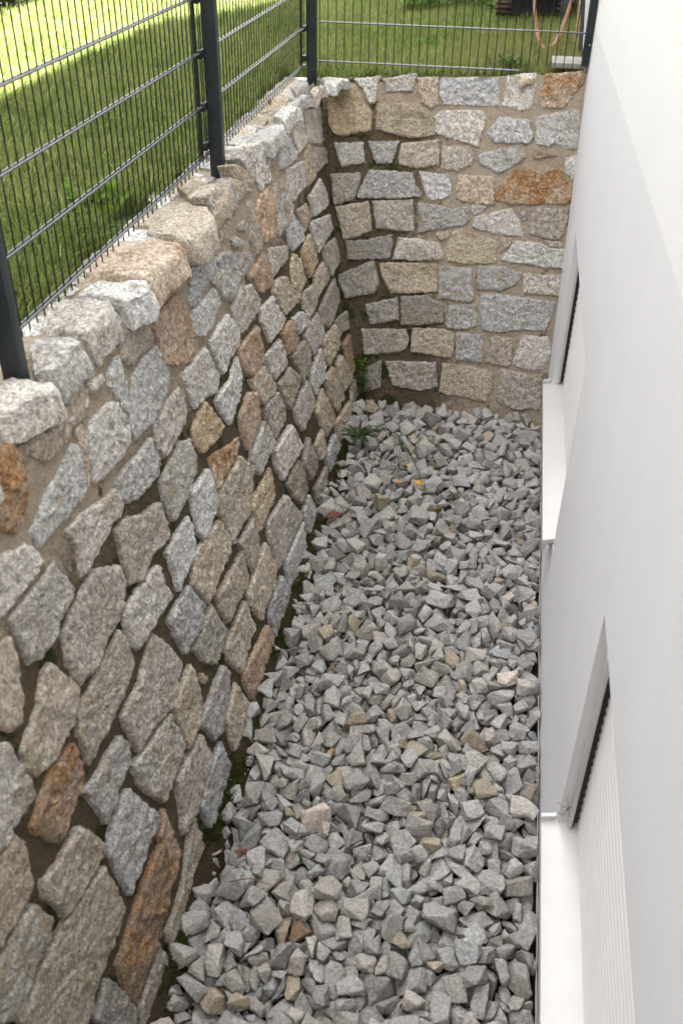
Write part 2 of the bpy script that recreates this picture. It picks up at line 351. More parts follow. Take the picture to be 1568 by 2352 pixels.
# ------------------------------------------------------------------ stone walls
STONES_SIDE = [
[1,4211,92,4508,44,4762,-24,4643,-172,4497,-151,4430,-168,4355,-69,4255,-2,4180,62],
[3,4061,65,4182,33,4346,-67,4305,-106,4073,-96,4043,-43,4075,9],
[3,3617,65,3782,61,3924,-3,3883,-94,3798,-161,3696,-140,3675,-50],
[2,4012,27,4047,-40,4046,-92,3932,-115,3893,-74,3931,-6],
[7,4393,-157,4593,-182,4584,-263,4483,-396,4323,-366,4258,-335,4282,-196],
[6,4673,-180,4808,-208,4914,-295,4916,-389,4767,-429,4556,-416,4592,-293],
[0,4973,-19,5133,-7,5192,-94,5301,-203,5252,-226,4961,-200,4850,-169,4917,-82],
[1,5193,13,5462,-1,5642,-52,5632,-158,5645,-236,5316,-219,5273,-114],
[0,5686,-7,6063,-63,6163,-131,6155,-328,5996,-333,5669,-248,5695,-142],
[3,6083,-60,6442,-76,6315,-197,6160,-196,6146,-115],
[0,4988,-202,5367,-266,5331,-393,4929,-364,4924,-287],
[3,5486,-263,5663,-252,5742,-330,5641,-432,5395,-418,5415,-331],
[2,5798,-306,6236,-409,6077,-457,5751,-430,5727,-371],
[0,5780,-471,5890,-611,5845,-662,5408,-588,5369,-467],
[3,5028,-430,5271,-469,5350,-557,5085,-571,5037,-494],
[1,4706,-432,4903,-414,5050,-541,5009,-589,4768,-565,4719,-501],
[0,5301,-580,5794,-698,5785,-786,5302,-763,5268,-666,5245,-593],
[3,4155,-121,4252,-136,4260,-309,4230,-363,4098,-355,4099,-264,4135,-185],
[3,3945,-163,4062,-171,4091,-206,4040,-214,3949,-179],
[0,3820,-169,3886,-182,3978,-233,3945,-246,3832,-217],
[4,4925,-620,5032,-614,5195,-617,5243,-747,5224,-793,4995,-795,4937,-712],
[5,5479,-784,5865,-861,5919,-953,5804,-1007,5518,-983,5468,-890],
[4,4764,-569,4873,-639,4884,-775,4729,-770,4620,-702,4656,-613],
[0,3626,-168,3870,-239,4089,-340,4080,-361,3825,-347,3672,-381,3570,-339,3556,-262,3607,-220,3589,-176],
[7,3986,-388,4218,-374,4286,-475,4256,-553,4059,-507,4008,-444],
[6,4361,-402,4669,-494,4614,-544,4455,-538,4298,-524,4319,-443],
[3,4336,-550,4507,-592,4615,-706,4730,-783,4696,-801,4372,-748,4299,-661,4259,-587],
[3,5110,-823,5401,-844,5460,-978,5221,-954,5057,-928,5084,-859],
[5,4784,-792,5103,-860,5046,-937,4883,-956,4768,-940,4723,-863],
[0,4488,-813,4652,-842,4804,-922,4760,-962,4557,-930,4498,-873],
[2,5074,-1010,5561,-1017,5612,-1132,5547,-1164,5194,-1173,5054,-1091],
[5,5361,-1207,6151,-1392,6087,-1499,5699,-1403,5411,-1306],
[0,4744,-962,4988,-987,5042,-1134,5015,-1157,4725,-1132,4680,-1051,4632,-977],
[1,4005,-561,4226,-583,4292,-681,4351,-754,4307,-770,4021,-736,3998,-663,3976,-614],
[0,3632,-394,3818,-375,3943,-421,4024,-520,3965,-555,3735,-546,3639,-518,3626,-452],
[1,3315,-402,3562,-397,3645,-491,3617,-544,3357,-571,3330,-491],
[7,3594,-560,3902,-596,3908,-717,3867,-759,3674,-740,3594,-676,3575,-613],
[7,4250,-787,4454,-804,4524,-947,4429,-967,4281,-916],
[0,3911,-750,4195,-789,4262,-907,4220,-948,3977,-903,3928,-829],
[3,3640,-731,3869,-769,3984,-934,3953,-953,3748,-916,3662,-819],
[5,4310,-942,4618,-990,4656,-1073,4638,-1151,4403,-1134,4393,-1058],
[5,4014,-943,4271,-979,4371,-1079,4326,-1108,4112,-1136,4039,-1047],
[0,4600,-1187,4885,-1160,4915,-1279,4852,-1319,4606,-1306,4570,-1246],
[4,4963,-1154,5333,-1212,5417,-1301,5306,-1355,5017,-1339,4946,-1251],
[7,5435,-1392,5738,-1428,5871,-1666,5815,-1689,5499,-1633,5452,-1523],
[5,5172,-1396,5315,-1401,5489,-1604,5455,-1651,5233,-1613,5173,-1501],
[5,4854,-1334,5083,-1368,5209,-1596,5183,-1637,4964,-1612,4867,-1456],
[0,4166,-1165,4498,-1162,4545,-1315,4512,-1332,4234,-1328,4170,-1246],
[5,4551,-1388,4745,-1336,4823,-1463,4906,-1611,4642,-1597,4580,-1489],
[5,3737,-927,3990,-967,4037,-1089,3988,-1125,3771,-1113,3746,-1014],
[7,3422,-790,3575,-763,3659,-801,3667,-895,3614,-940,3412,-949,3399,-858],
[3,4863,-1633,5306,-1718,5222,-1808,4933,-1859,4868,-1735],
[0,4539,-1677,4794,-1662,4889,-1825,4882,-1924,4553,-1783],
[3,5404,-1673,5760,-1712,5646,-1821,5301,-1836,5330,-1754],
[0,3208,-607,3398,-619,3560,-580,3565,-677,3476,-728,3289,-764,3242,-686],
[4,2937,-581,3121,-561,3208,-688,3228,-730,3150,-737,2977,-711,2929,-654],
[0,3207,-245,3491,-255,3522,-329,3377,-373,3274,-372,3192,-319,3189,-259],
[0,3305,-103,3410,-124,3576,-171,3550,-213,3402,-220,3290,-252,3219,-223,3281,-164],
[2,3544,-210,3591,-209,3606,-248,3537,-274,3488,-240],
[7,2903,-133,3051,-136,3141,-131,3177,-179,3186,-262,3197,-354,3106,-389,3002,-357,2887,-297,2881,-222,2883,-165],
[3,2689,-49,2862,-115,2868,-179,2849,-203,2646,-198,2627,-153,2640,-101],
[0,2645,-234,2742,-207,2866,-215,2878,-280,2898,-346,2796,-399,2719,-415,2534,-397,2535,-356,2595,-298],
[0,2578,-126,2616,-132,2615,-191,2588,-294,2564,-318,2529,-255,2498,-184,2508,-166],
[1,2992,-383,3263,-402,3310,-551,3242,-585,3083,-546,3015,-543,3002,-448],
[0,2681,-424,2826,-402,2953,-414,2950,-509,2900,-542,2682,-554,2666,-508],
[1,2400,-127,2492,-139,2489,-164,2412,-163,2393,-146],
[3,2010,-96,2113,-107,2243,-106,2366,-104,2382,-135,2374,-164,2293,-188,2157,-196,2044,-187,1995,-129],
[8,1899,-45,1959,-70,1969,-120,1940,-178,1883,-240,1801,-253,1761,-204,1745,-152,1854,-25],
[0,1867,-289,1986,-254,2074,-238,2205,-213,2227,-244,2188,-336,2154,-365,2032,-356,1865,-343],
[3,2230,-194,2288,-193,2292,-218,2210,-350,2177,-368,2186,-334,2231,-239],
[0,2288,-242,2341,-211,2471,-226,2515,-246,2537,-343,2508,-385,2433,-403,2277,-384,2228,-369,2239,-317],
[0,2000,-384,2099,-390,2252,-433,2320,-441,2332,-515,2290,-529,2232,-519,2148,-530,2095,-529,1986,-537,2022,-459],
[6,2243,-548,2326,-555,2423,-610,2559,-648,2558,-755,2532,-785,2391,-754,2284,-774,2207,-732,2221,-649],
[1,1720,-251,1833,-300,1856,-329,1867,-378,1795,-383,1688,-383,1618,-368,1590,-345,1683,-237],
[6,2352,-434,2644,-446,2635,-545,2598,-566,2429,-557,2341,-520,2335,-479],
[1,2597,-599,2819,-564,2907,-603,2898,-711,2784,-754,2598,-764,2583,-664],
[8,3015,-745,3279,-837,3352,-852,3358,-883,3200,-902,2996,-885,3003,-812],
[0,3443,-981,3689,-960,3756,-1130,3627,-1113,3468,-1117,3430,-1022],
[0,3724,-1148,4052,-1185,4152,-1363,4017,-1356,3743,-1318,3701,-1203],
[2,4118,-1451,4301,-1400,4340,-1552,4337,-1594,4178,-1595],
[5,4391,-1503,4589,-1512,4590,-1666,4429,-1623],
[5,3790,-1367,4042,-1384,4097,-1454,4070,-1590,3936,-1579,3836,-1471],
[2,4219,-1670,4510,-1709,4379,-1876,4220,-1847],
[0,3932,-1619,4093,-1623,4192,-1814,4155,-1871,3944,-1829,3936,-1726],
[0,3418,-1330,3746,-1395,3907,-1627,3716,-1612,3389,-1585,3388,-1378],
[0,3515,-1623,3881,-1653,3823,-1803,3768,-1824,3491,-1764,3496,-1692],
[4,3289,-1153,3621,-1165,3602,-1293,3477,-1309,3283,-1295,3274,-1223],
[5,2987,-905,3315,-918,3426,-1041,3333,-1118,3232,-1165,2984,-1145,2992,-1067,2967,-983],
[1,2784,-754,2977,-778,2975,-865,2968,-938,2778,-975,2749,-910,2758,-804],
[1,2487,-812,2712,-813,2709,-919,2663,-955,2473,-978,2486,-878],
[5,2669,-947,2956,-995,3002,-1102,2959,-1161,2644,-1169,2583,-1028],
[2,3063,-1188,3268,-1204,3253,-1341,3115,-1384,3075,-1262],
[3,2733,-1201,3075,-1236,3051,-1376,2743,-1350,2720,-1246],
[5,2992,-1403,3334,-1378,3382,-1547,3334,-1598,3052,-1599,2986,-1459],
[0,3197,-1626,3427,-1638,3472,-1801,3416,-1858,3136,-1778,3156,-1656],
[0,2346,-992,2555,-1006,2610,-1148,2540,-1190,2370,-1176,2348,-1063],
[0,2101,-773,2246,-773,2400,-798,2415,-950,2231,-936,2102,-917,2084,-866],
[5,2436,-1212,2673,-1186,2717,-1378,2673,-1383,2540,-1384,2476,-1317],
[3,2659,-1399,2946,-1403,2994,-1581,2917,-1585,2710,-1588,2647,-1455],
[6,1635,-393,1721,-398,1806,-410,1909,-410,1932,-498,1927,-539,1834,-555,1735,-573,1630,-540,1638,-478],
[6,1806,-595,1856,-574,2056,-553,2208,-653,2193,-702,2155,-744,2103,-769,1989,-769,1879,-781,1776,-754,1774,-658],
[3,1718,-801,1870,-791,2062,-793,2087,-842,2071,-927,1950,-960,1873,-960,1833,-962,1664,-952,1687,-853],
[3,1467,-680,1595,-642,1674,-593,1706,-597,1726,-634,1774,-756,1697,-806,1569,-810,1470,-784,1450,-730],
[3,1575,-418,1621,-429,1619,-476,1554,-597,1517,-631,1465,-609,1425,-536,1529,-402],
[0,1600,-985,1675,-1007,1740,-1009,1847,-1029,1868,-1082,1848,-1125,1728,-1138,1623,-1156,1614,-1074],
[7,2725,-1607,2928,-1641,3108,-1670,3131,-1763,3043,-1867,2742,-1805,2721,-1698],
[6,1893,-991,2052,-998,2223,-944,2286,-1039,2336,-1174,2231,-1218,2145,-1229,2054,-1188,1989,-1161,1902,-1162,1899,-1086],
[5,2164,-1222,2388,-1232,2368,-1341,2375,-1394,2353,-1417,2289,-1439,2158,-1431,2164,-1370],
[2,2289,-1439,2497,-1437,2596,-1431,2630,-1498,2564,-1568,2413,-1623,2340,-1585,2325,-1523],
[3,2430,-1321,2457,-1370,2446,-1382,2409,-1358],
[5,2466,-1611,2644,-1572,2689,-1692,2697,-1851,2662,-1876,2469,-1878,2454,-1769],
[5,1844,-1157,2143,-1232,2146,-1389,2113,-1410,1905,-1409,1865,-1318,1842,-1238],
[2,2028,-1433,2274,-1469,2294,-1593,2255,-1610,2060,-1648,1935,-1611,1990,-1526],
[0,2092,-1651,2184,-1638,2388,-1633,2396,-1775,2356,-1782,2220,-1820,2100,-1831],
[0,1572,-1232,1613,-1203,1741,-1169,1785,-1190,1861,-1426,1722,-1421,1597,-1418,1573,-1426,1570,-1350],
[9,1373,-848,1458,-826,1534,-810,1652,-847,1644,-940,1591,-979,1492,-985,1426,-986,1379,-890],
[0,1402,-573,1435,-608,1446,-724,1445,-787,1418,-805,1317,-792,1247,-797,1224,-765],
[3,1321,-999,1395,-1020,1485,-1021,1525,-1034,1577,-1178,1543,-1194,1429,-1179,1321,-1158,1315,-1110,1298,-1033],
[3,1247,-797,1319,-813,1329,-849,1304,-951,1256,-973,1182,-962,1108,-957,1082,-915,1207,-770],
[5,1090,-978,1181,-971,1258,-1000,1279,-1094,1255,-1116,1160,-1124,1104,-1138,1036,-1146,995,-1088,1011,-997],
[3,1041,-1155,1151,-1142,1276,-1154,1426,-1192,1535,-1224,1534,-1311,1525,-1404,1442,-1423,1333,-1436,1272,-1422,1233,-1446,1188,-1456,1068,-1320],
[2,1226,-1483,1340,-1470,1369,-1590,1374,-1711,1329,-1724,1245,-1595],
[9,1395,-1495,1556,-1480,1722,-1471,1842,-1487,1753,-1641,1631,-1684,1373,-1676,1368,-1602],
[7,1819,-1458,1903,-1422,1885,-1523,1880,-1619,1795,-1660,1745,-1643,1792,-1566],
[3,1644,-1723,1818,-1720,1966,-1654,2048,-1646,2022,-1781,1988,-1832,1791,-1865,1615,-1849],
[2,1383,-1713,1586,-1693,1604,-1873,1568,-1898,1444,-1895,1349,-1761]]
STONES_END = [
[4,-1124,-38,-970,-17,-914,-106,-850,-164,-852,-257,-1033,-302,-1089,-283,-1126,-224,-1134,-121],
[1,-985,10,-809,36,-832,-6,-838,-112,-875,-119,-930,-38],
[1,-807,18,-604,54,-618,-42,-774,-48],
[3,-603,36,-472,44,-451,-108,-507,-129,-563,-95],
[0,-461,37,-108,54,-82,-95,-149,-98,-430,-102,-461,-35],
[1,-66,68,109,91,109,-9,94,-105,28,-108,-77,-95],
[8,156,84,374,109,390,66,333,-26,281,-87,149,-93,130,-40],
[3,-827,-112,-653,-99,-568,-100,-476,-173,-455,-265,-549,-284,-656,-284,-826,-251],
[1,-482,-164,-428,-130,-188,-118,-156,-167,-196,-316,-294,-294,-456,-256],
[0,-86,-145,86,-155,133,-244,112,-280,-100,-288,-151,-240],
[6,119,-140,372,-82,400,-176,402,-294,321,-298,255,-270,227,-290,148,-280],
[0,-1085,-335,-895,-325,-874,-438,-1019,-469],
[2,-871,-316,-675,-306,-707,-428,-804,-438],
[3,-664,-318,-432,-287,-417,-422,-554,-448,-669,-431],
[6,-413,-318,-259,-315,-209,-345,-217,-411,-297,-453,-404,-449],
[1,-192,-353,51,-290,106,-351,45,-406,-54,-449,-109,-433,-181,-400],
[7,142,-312,295,-337,144,-363],
[0,327,-344,407,-326,414,-413,385,-461,342,-417],
[5,-1088,-507,-903,-489,-894,-525,-928,-643,-1042,-679,-1060,-651],
[2,-844,-469,-573,-473,-550,-543,-503,-579,-511,-603,-667,-622,-907,-632,-914,-613],
[0,-536,-462,-359,-471,-331,-531,-324,-592,-440,-618,-473,-606,-507,-541],
[3,-295,-467,-79,-464,-67,-515,-60,-619,-257,-617,-300,-596],
[8,47,-420,314,-400,399,-488,401,-573,352,-594,40,-613,-58,-591,-46,-514],
[5,-1046,-689,-835,-642,-798,-806,-899,-857,-976,-872],
[2,-813,-641,-558,-621,-533,-799,-617,-799,-772,-794],
[6,-525,-633,-405,-640,-328,-655,-212,-633,-188,-704,-222,-740,-454,-793,-507,-807],
[0,-202,-628,-101,-631,-143,-677,-185,-684],
[0,-173,-693,52,-627,103,-695,146,-779,-2,-784,-177,-751],
[0,104,-657,131,-627,150,-692,124,-694],
[3,172,-619,396,-611,390,-715,368,-788,274,-790,176,-767],
[2,-970,-876,-832,-862,-670,-820,-660,-870,-674,-960,-800,-974,-939,-983],
[0,-635,-839,-526,-832,-372,-851,-330,-932,-340,-947,-513,-964,-652,-959],
[3,-404,-799,-304,-778,-315,-823,-373,-837],
[4,-298,-783,-241,-760,-163,-784,-20,-818,0,-934,-132,-958,-317,-951,-321,-867],
[3,-1,-793,68,-793,68,-832,4,-880],
[0,69,-846,96,-806,234,-806,301,-831,402,-839,411,-940,274,-944,15,-923],
[3,275,-794,369,-793,379,-826,311,-830],
[5,-1005,-1079,-773,-972,-727,-1104,-750,-1167,-938,-1211],
[3,-743,-990,-578,-974,-370,-969,-353,-1128,-528,-1150,-650,-1159,-708,-1073],
[0,-358,-978,-157,-979,-114,-1160,-145,-1173,-343,-1167],
[0,-126,-962,51,-955,156,-982,138,-1052,46,-1094,-115,-1100],
[6,172,-981,322,-985,400,-980,407,-1102,176,-1099],
[2,-806,-1232,-603,-1176,-580,-1307,-695,-1342,-768,-1347],
[2,-582,-1170,-417,-1152,-358,-1183,-307,-1200,-291,-1300,-443,-1332,-566,-1337],
[0,-268,-1202,-106,-1178,-85,-1310,-165,-1336,-276,-1335,-286,-1295],
[0,-97,-1114,103,-1114,384,-1133,374,-1214,343,-1301,171,-1310,87,-1332,-50,-1332],
[2,-819,-1382,-530,-1357,-502,-1414,-518,-1478,-605,-1511,-785,-1536],
[3,-491,-1351,-287,-1335,-223,-1361,-211,-1473,-229,-1511,-489,-1491],
[0,-208,-1350,-36,-1357,-28,-1520,-194,-1519],
[3,8,-1358,156,-1362,158,-1505,133,-1527,-11,-1519],
[0,207,-1335,369,-1335,397,-1424,363,-1529,266,-1542,159,-1515],
[2,-779,-1615,-670,-1553,-660,-1721,-766,-1762],
[2,-647,-1556,-321,-1539,-294,-1689,-404,-1720,-587,-1704],
[3,-276,-1541,-119,-1543,55,-1565,57,-1669,28,-1756,-279,-1720],
[2,102,-1546,213,-1552,354,-1586,378,-1766,209,-1782,87,-1740]]
COPING = [
[1,130,14,-1343,2085,-1233,2166,-1165,2185,-1138,2139,-1144,2075,-1183,2007,-1209,1938,-1238,1879],
[1,150,14,-1316,2363,-1322,2413,-1216,2441,-1173,2407,-1169,2349,-1177,2236,-1231,2203],
[1,150,14,-1338,2472,-1366,2615,-1324,2718,-1206,2710,-1168,2662,-1184,2475,-1260,2472],
[1,130,16,-1320,2729,-1295,2846,-1160,2913,-1114,2853,-1101,2800,-1147,2700,-1204,2717],
[1,100,0,-1389,2636,-1431,2760,-1387,2844,-1346,2830,-1347,2748],
[11,140,20,-1359,2877,-1381,3027,-1383,3227,-1302,3316,-1147,3278,-1115,3193,-1114,2980,-1125,2879,-1225,2905],
[10,130,25,-1301,3340,-1330,3560,-1238,3708,-1138,3602,-1081,3457,-1079,3311,-1140,3283],
[3,100,15,-1344,3854,-1331,4007,-1210,3989,-1139,3924,-1112,3786,-1144,3643,-1248,3750],
[1,80,0,-1429,3731,-1457,3849,-1401,3892,-1344,3814,-1363,3666],
[1,100,20,-1272,4444,-1250,4581,-1245,4956,-1177,5073,-1142,4980,-1128,4625,-1201,4600,-1250,4464],
[1,90,30,-1227,5131,-1223,5280,-1181,5382,-1132,5332,-1160,5080],
[0,80,30,-1220,5404,-1175,5643,-1125,5667,-1164,5481,-1167,5406],
[3,60,0,-1350,5307,-1335,5455,-1232,5490,-1259,5278],
[4,60,10,-1355,5509,-1335,5658,-1261,5565,-1247,5471,-1303,5447],
[1,70,20,-1295,5826,-1306,6134,-1262,6132,-1228,5988,-1242,5745],
[3,80,30,-1159,5727,-1116,5952,-1100,5907,-1120,5668],
[10,60,-5,-1343,4684,-1365,4891,-1327,5008,-1281,5055,-1276,4808],
[1,70,20,-1171,6129,-1046,6211,-995,6133,-1053,5982,-1123,5989],
[4,40,70,20,6278,92,6323,103,6195,8,6133]]
TINT = {'g': (.465, .450, .434, 0), 'w': (.53, .515, .495, 0), 'd': (.345, .322, .296, 0), 't': (.435, .378, .312, .05), 'o': (.465, .388, .285, .14),
        'e': (.415, .376, .315, 0), 'm': (.445, .418, .385, .10), 'r': (.390, .292, .222, .26), 'R': (.49, .392, .30, .60), 'B': (.285, .205, .145, .48), 'c': (.55, .495, .42, .04), 'O': (.55, .455, .36, .26)}
NAMES = {'R': 'rust-orange stone', 'B': 'dark rusty brown stone', 'r': 'reddish brown stone', 'O': 'orange-tan coping stone'}
KIND_OF_STONE = 'gwdtoemrRBcO'            # a stone row: kind, then pairs along the wall (mm), the coping rows also height and level
def parse(rows):
    return [(KIND_OF_STONE[r[0]], [(r[i]/1000, r[i+1]/1000) for i in range(1, len(r), 2)]) for r in rows]

def outline(poly, seed, step):
    P = [Vector((a, b)) for a, b in poly]
    A = sum(P[i].x*P[(i+1) % len(P)].y - P[(i+1) % len(P)].x*P[i].y for i in range(len(P)))
    if A < 0: P.reverse()
    Q = []                                                  # cut the corners a little
    for i in range(len(P)):
        p, nx, pv = P[i], P[(i+1) % len(P)], P[i-1]
        Q += [p.lerp(pv, min(.06, .003/max((pv-p).length, .001))), p.lerp(nx, min(.06, .003/max((nx-p).length, .001)))]
    R = []
    for i in range(len(Q)):
        a, b = Q[i], Q[(i+1) % len(Q)]; k = max(1, round((b-a).length/step))
        R += [a.lerp(b, j/k) for j in range(k)]
    c = sum(R, Vector((0, 0)))/len(R); out = []
    for i, p in enumerate(R):
        d = (R[(i+1) % len(R)] - R[i-1]); nrm = Vector((d.y, -d.x)).normalized()
        e = .0006 + .0048*fbm((p.x, p.y, seed*3.1), 30, 3) + .0048*fbm((p.x, p.y, seed*1.7), 95, 2)
        out.append(p + nrm*e)
    return out, c

def stone_mesh(poly, seed, to3d, proud, step=.014, rough=1.0):
    O, c = outline(poly, seed, step); rnd = random.Random(seed)
    size = (sum((p-c).length for p in O)/len(O))
    K = max(3, min(12, round(size/.014)))
    tx, ty = rnd.uniform(-.02, .02), rnd.uniform(-.02, .02)
    off = Vector((seed*7.3, seed*3.9, 0))
    rings = [(.0, -.055, 1.02), (.0, -.020, 1.0), (.0, -.009, .998)]
    V = []; n = len(O)
    def face(p, edge):
        q = Vector((p.x, p.y, 0))+off
        h = proud + tx*(p.x-c.x) + ty*(p.y-c.y) + rough*(.005*fbm(q, 10, 2) + .007*fbm(q, 36, 3) + .004*fbm(q, 110, 2))
        # broken arris: depth of the chamfer wanders along the rim
        return h - edge
    for t, dep, sc in rings:
        for p in O:
            q = c + (p-c)*sc; V.append((q.x, q.y, (face(p, 0) + dep) if dep > -.05 else -.06))
    for k in range(K):
        t = (k/K)**1.25; 
        for i, p in enumerate(O):
            L = (p-c).length; inset = .002 + .006*max(0, .5+fbm((p.x, p.y, seed*9.7), 30, 2))
            base_t = min(.35, inset/max(L, .01)) if k == 0 else min(.35, .009/max(L, .01)) + t*(1-min(.35, .009/max(L, .01)))
            q = p.lerp(c, base_t); e = .0015 if k == 0 else 0
            V.append((q.x, q.y, face(q, e)))
    R = 3+K; V.append((c.x, c.y, face(c, 0)))
    F = []
    for r in range(R-1):
        for i in range(n):
            j = (i+1) % n; F.append((r*n+i, r*n+j, (r+1)*n+j, (r+1)*n+i))
    for i in range(n): F.append(((R-1)*n+i, (R-1)*n+(i+1) % n, R*n))
    W3 = [Vector(to3d(a, b, h)) for a, b, h in V]
    o3 = Vector(to3d(c.x, c.y, 0))
    me = bpy.data.meshes.new('wall_stone'); me.from_pydata([tuple(w-o3) for w in W3], [], F); me.update()
    bm = bmesh.new(); bm.from_mesh(me); bmesh.ops.recalc_face_normals(bm, faces=bm.faces); bm.to_mesh(me); bm.free()
    smooth(me, 58); me.materials.append(MAT['stone'])
    return me, o3, size

def side3d(y, z, h):
    dx = (xt(y)-XB)/(-ZB); nn = Vector((1, 0, -dx)).normalized(); return Vector((xl(y, z), y, z)) + nn*h
dy_ = (YT-YB)/(-ZB); nb_ = Vector((0, -1, dy_)).normalized()
def end3d(x, z, h): return Vector((x, yb(z), z)) + nb_*h

def brown_mix_attr(me, fn):
    a = me.attributes.new('damp', 'FLOAT', 'POINT'); a.data.foreach_set('value', [fn(v.co) for v in me.vertices])

side = empty('stone_wall', (-1.2, 3.0, -1.80), 'long leaning rubble stone wall with rough coping under the dark mesh fence', 'stone wall')
endw = empty('stone_wall', (-.3, 5.9, -1.80), 'short end wall of squared rubble stones closing the trench beside the house', 'stone wall')

def recess_side(y, z):
    low = max(0, min(1, (-.25-z)/.8)); return .006 + .009*low*(.6+.8*max(0, .5+fbm((y, z, 1), 2.2, 2))) + .006*fbm((y, z, 5), 9, 3)
def mortar_grid(us, vs_, f):
    m = MB(); w = len(us)
    m.add([f(u, v) for v in vs_ for u in us], [(j*w+i, j*w+i+1, (j+1)*w+i+1, (j+1)*w+i) for j in range(len(vs_)-1) for i in range(w-1)])
    return m
us = [-2.0+.12*i for i in range(20)]+[.4+.022*i for i in range(272)]; vs_ = [-1.98+.024*i for i in range(83)]
m = mortar_grid(us, vs_, lambda y, z: side3d(y, z, -recess_side(y, z)+.006*fbm((y, z, 2), 34, 3)))
# flat bed under the coping and the back of the wall
zt_ = vs_[-1]
m2 = mortar_grid([-2+.05*i for i in range(166)], [0, .25, .5, .75, 1.0], lambda y, s: ((xt(y)-.012)*(1-s) + (-1.425+.012*fbm((y, 0, 0), 6))*s, y, -.038 + .020*fbm((y, s*3, 7), 6, 3) + .022*min(1, s*2)))
b0 = len(m.v); m.add(m2.v, m2.f)
m.add([(-1.43, -2, -2), (-1.43, 6.3, -2), (-1.43, 6.3, -.02), (-1.43, -2, -.02)], [(0, 1, 2, 3)])
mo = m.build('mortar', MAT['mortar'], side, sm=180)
def brown_mix_s(co):
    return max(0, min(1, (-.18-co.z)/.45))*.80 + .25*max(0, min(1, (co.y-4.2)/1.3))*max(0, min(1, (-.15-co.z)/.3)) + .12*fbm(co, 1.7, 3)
brown_mix_attr(mo.data, brown_mix_s)
def recess_end(x, z):
    left = max(0, min(1, (-.35-x)/.6)); low = max(0, min(1, (-.5-z)/.9)); return .003 + .015*max(left, .35*low)*(.7+.6*fbm((x, z, 1), 3, 2)) + .005*fbm((x, z, 5), 9, 3)
m = MB()
us = [-1.3+.02*i for i in range(86)]; w = len(us); vv = [-1.98+.024*i for i in range(82)]
gv = []
for j, z in enumerate(vv):
    for x in us:
        zz = min(z, ztop(x)-.02) if j < len(vv)-1 else ztop(x)-.012
        gv.append(end3d(x, zz, -recess_end(x, zz)+.005*fbm((x, zz, 2), 34, 3)))
m.add(gv, [(j*w+i, j*w+i+1, (j+1)*w+i+1, (j+1)*w+i) for j in range(len(vv)-1) for i in range(w-1)])
m2 = mortar_grid(us, [0, .3, .6, 1], lambda x, s: (x, yb(ztop(x))+.012+.16*s, ztop(x)-.016-.03*s+.014*fbm((x, s, 3), 8, 3))); m.add(m2.v, m2.f)
m.add([(-1.3, 6.36, -2), (XH-.001, 6.36, -2), (XH-.001, 6.36, .06), (-1.3, 6.36, -.03)], [(0, 1, 2, 3)])
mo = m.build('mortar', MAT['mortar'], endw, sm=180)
def brown_mix_e(co):
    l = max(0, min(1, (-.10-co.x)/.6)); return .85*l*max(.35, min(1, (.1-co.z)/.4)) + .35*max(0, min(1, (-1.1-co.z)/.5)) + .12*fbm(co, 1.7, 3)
brown_mix_attr(mo.data, brown_mix_e)

def vary(c, rnd):
    r, g_, b, a = TINT[c]; k = rnd.uniform(.80, 1.20); w = rnd.uniform(-.035, .05)
    return (r*k*(1+w), g_*k, b*k*(1-w*1.3), max(0, a+rnd.uniform(-.03, .05)) if a else 0)
def place_stones(data, to3d, root, proud, seed0, limit):
    made = []
    for i, (c, poly) in enumerate(data):
        rnd = random.Random(seed0+i)
        me, o3, size = stone_mesh(poly, seed0+i, to3d, proud(poly, rnd), rough=1.0 if c != 'B' else 1.5)
        made.append((size*size/(Vector(o3)-Vector((0, 0, CAM_H))).length**2, c, me, o3, vary(c, rnd)))
    made.sort(key=lambda t: -t[0])
    for w_, c, me, o3, tint in made[:limit]:
        o = link('wall_stone', me, None, root, o3); o.color = tint
        if c in NAMES: o['label'] = NAMES[c]
    rest = made[limit:]
    if rest:                                                # the smallest ones as one part
        V = []; F = []; T = []
        for w_, c, me, o3, tint in rest:
            b = len(V); V += [tuple(v.co+o3) for v in me.vertices]; F += [tuple(b+k for k in p.vertices) for p in me.polygons]; T += [tint]*len(me.vertices)
        me = bpy.data.meshes.new('small_wall_stones'); me.from_pydata(V, [], F); me.update(); smooth(me, 58)
        a = me.attributes.new('tint', 'FLOAT_COLOR', 'POINT'); a.data.foreach_set('color', np.array(T, 'f').ravel())
        tag(link('small_wall_stones', me, stone_material('granite small wall stone', True), root), kind='stuff')
side_data = parse(STONES_SIDE)
place_stones(side_data, side3d, side, lambda P, r: r.uniform(.006, .011), 100, 96)
place_stones(parse(STONES_END), end3d, endw, lambda P, r: r.uniform(.005, .010), 400, 100)

# wall continues towards the camera side, outside the photo: coarse stones of the same kind
rnd = random.Random(5); extra = []
y = .86
while y > -1.8:
    z = -1.72
    while z < -.2:
        h = rnd.uniform(.15, .24); wd = rnd.uniform(.13, .2)
        cx, cz = y+rnd.uniform(-.02, .02), z+h/2
        extra.append(('gtdme'[rnd.randrange(5)], [(cx+wd*.46*math.cos(t)*rnd.uniform(.85, 1.1), cz+h*.46*math.sin(t)*rnd.uniform(.85, 1.1)) for t in [i*math.pi/3+.3 for i in range(6)]]))
        z += h
    y -= .19
V = []; F = []; T = []
for i, (c, poly) in enumerate(extra):
    me, o3, s_ = stone_mesh(poly, 900+i, side3d, .01, step=.03); b = len(V)
    V += [tuple(v.co+o3) for v in me.vertices]; F += [tuple(b+k for k in p.vertices) for p in me.polygons]; T += [vary(c, rnd)]*len(me.vertices); bpy.data.meshes.remove(me)
me = bpy.data.meshes.new('near_stonework'); me.from_pydata(V, [], F); me.update(); smooth(me, 58)
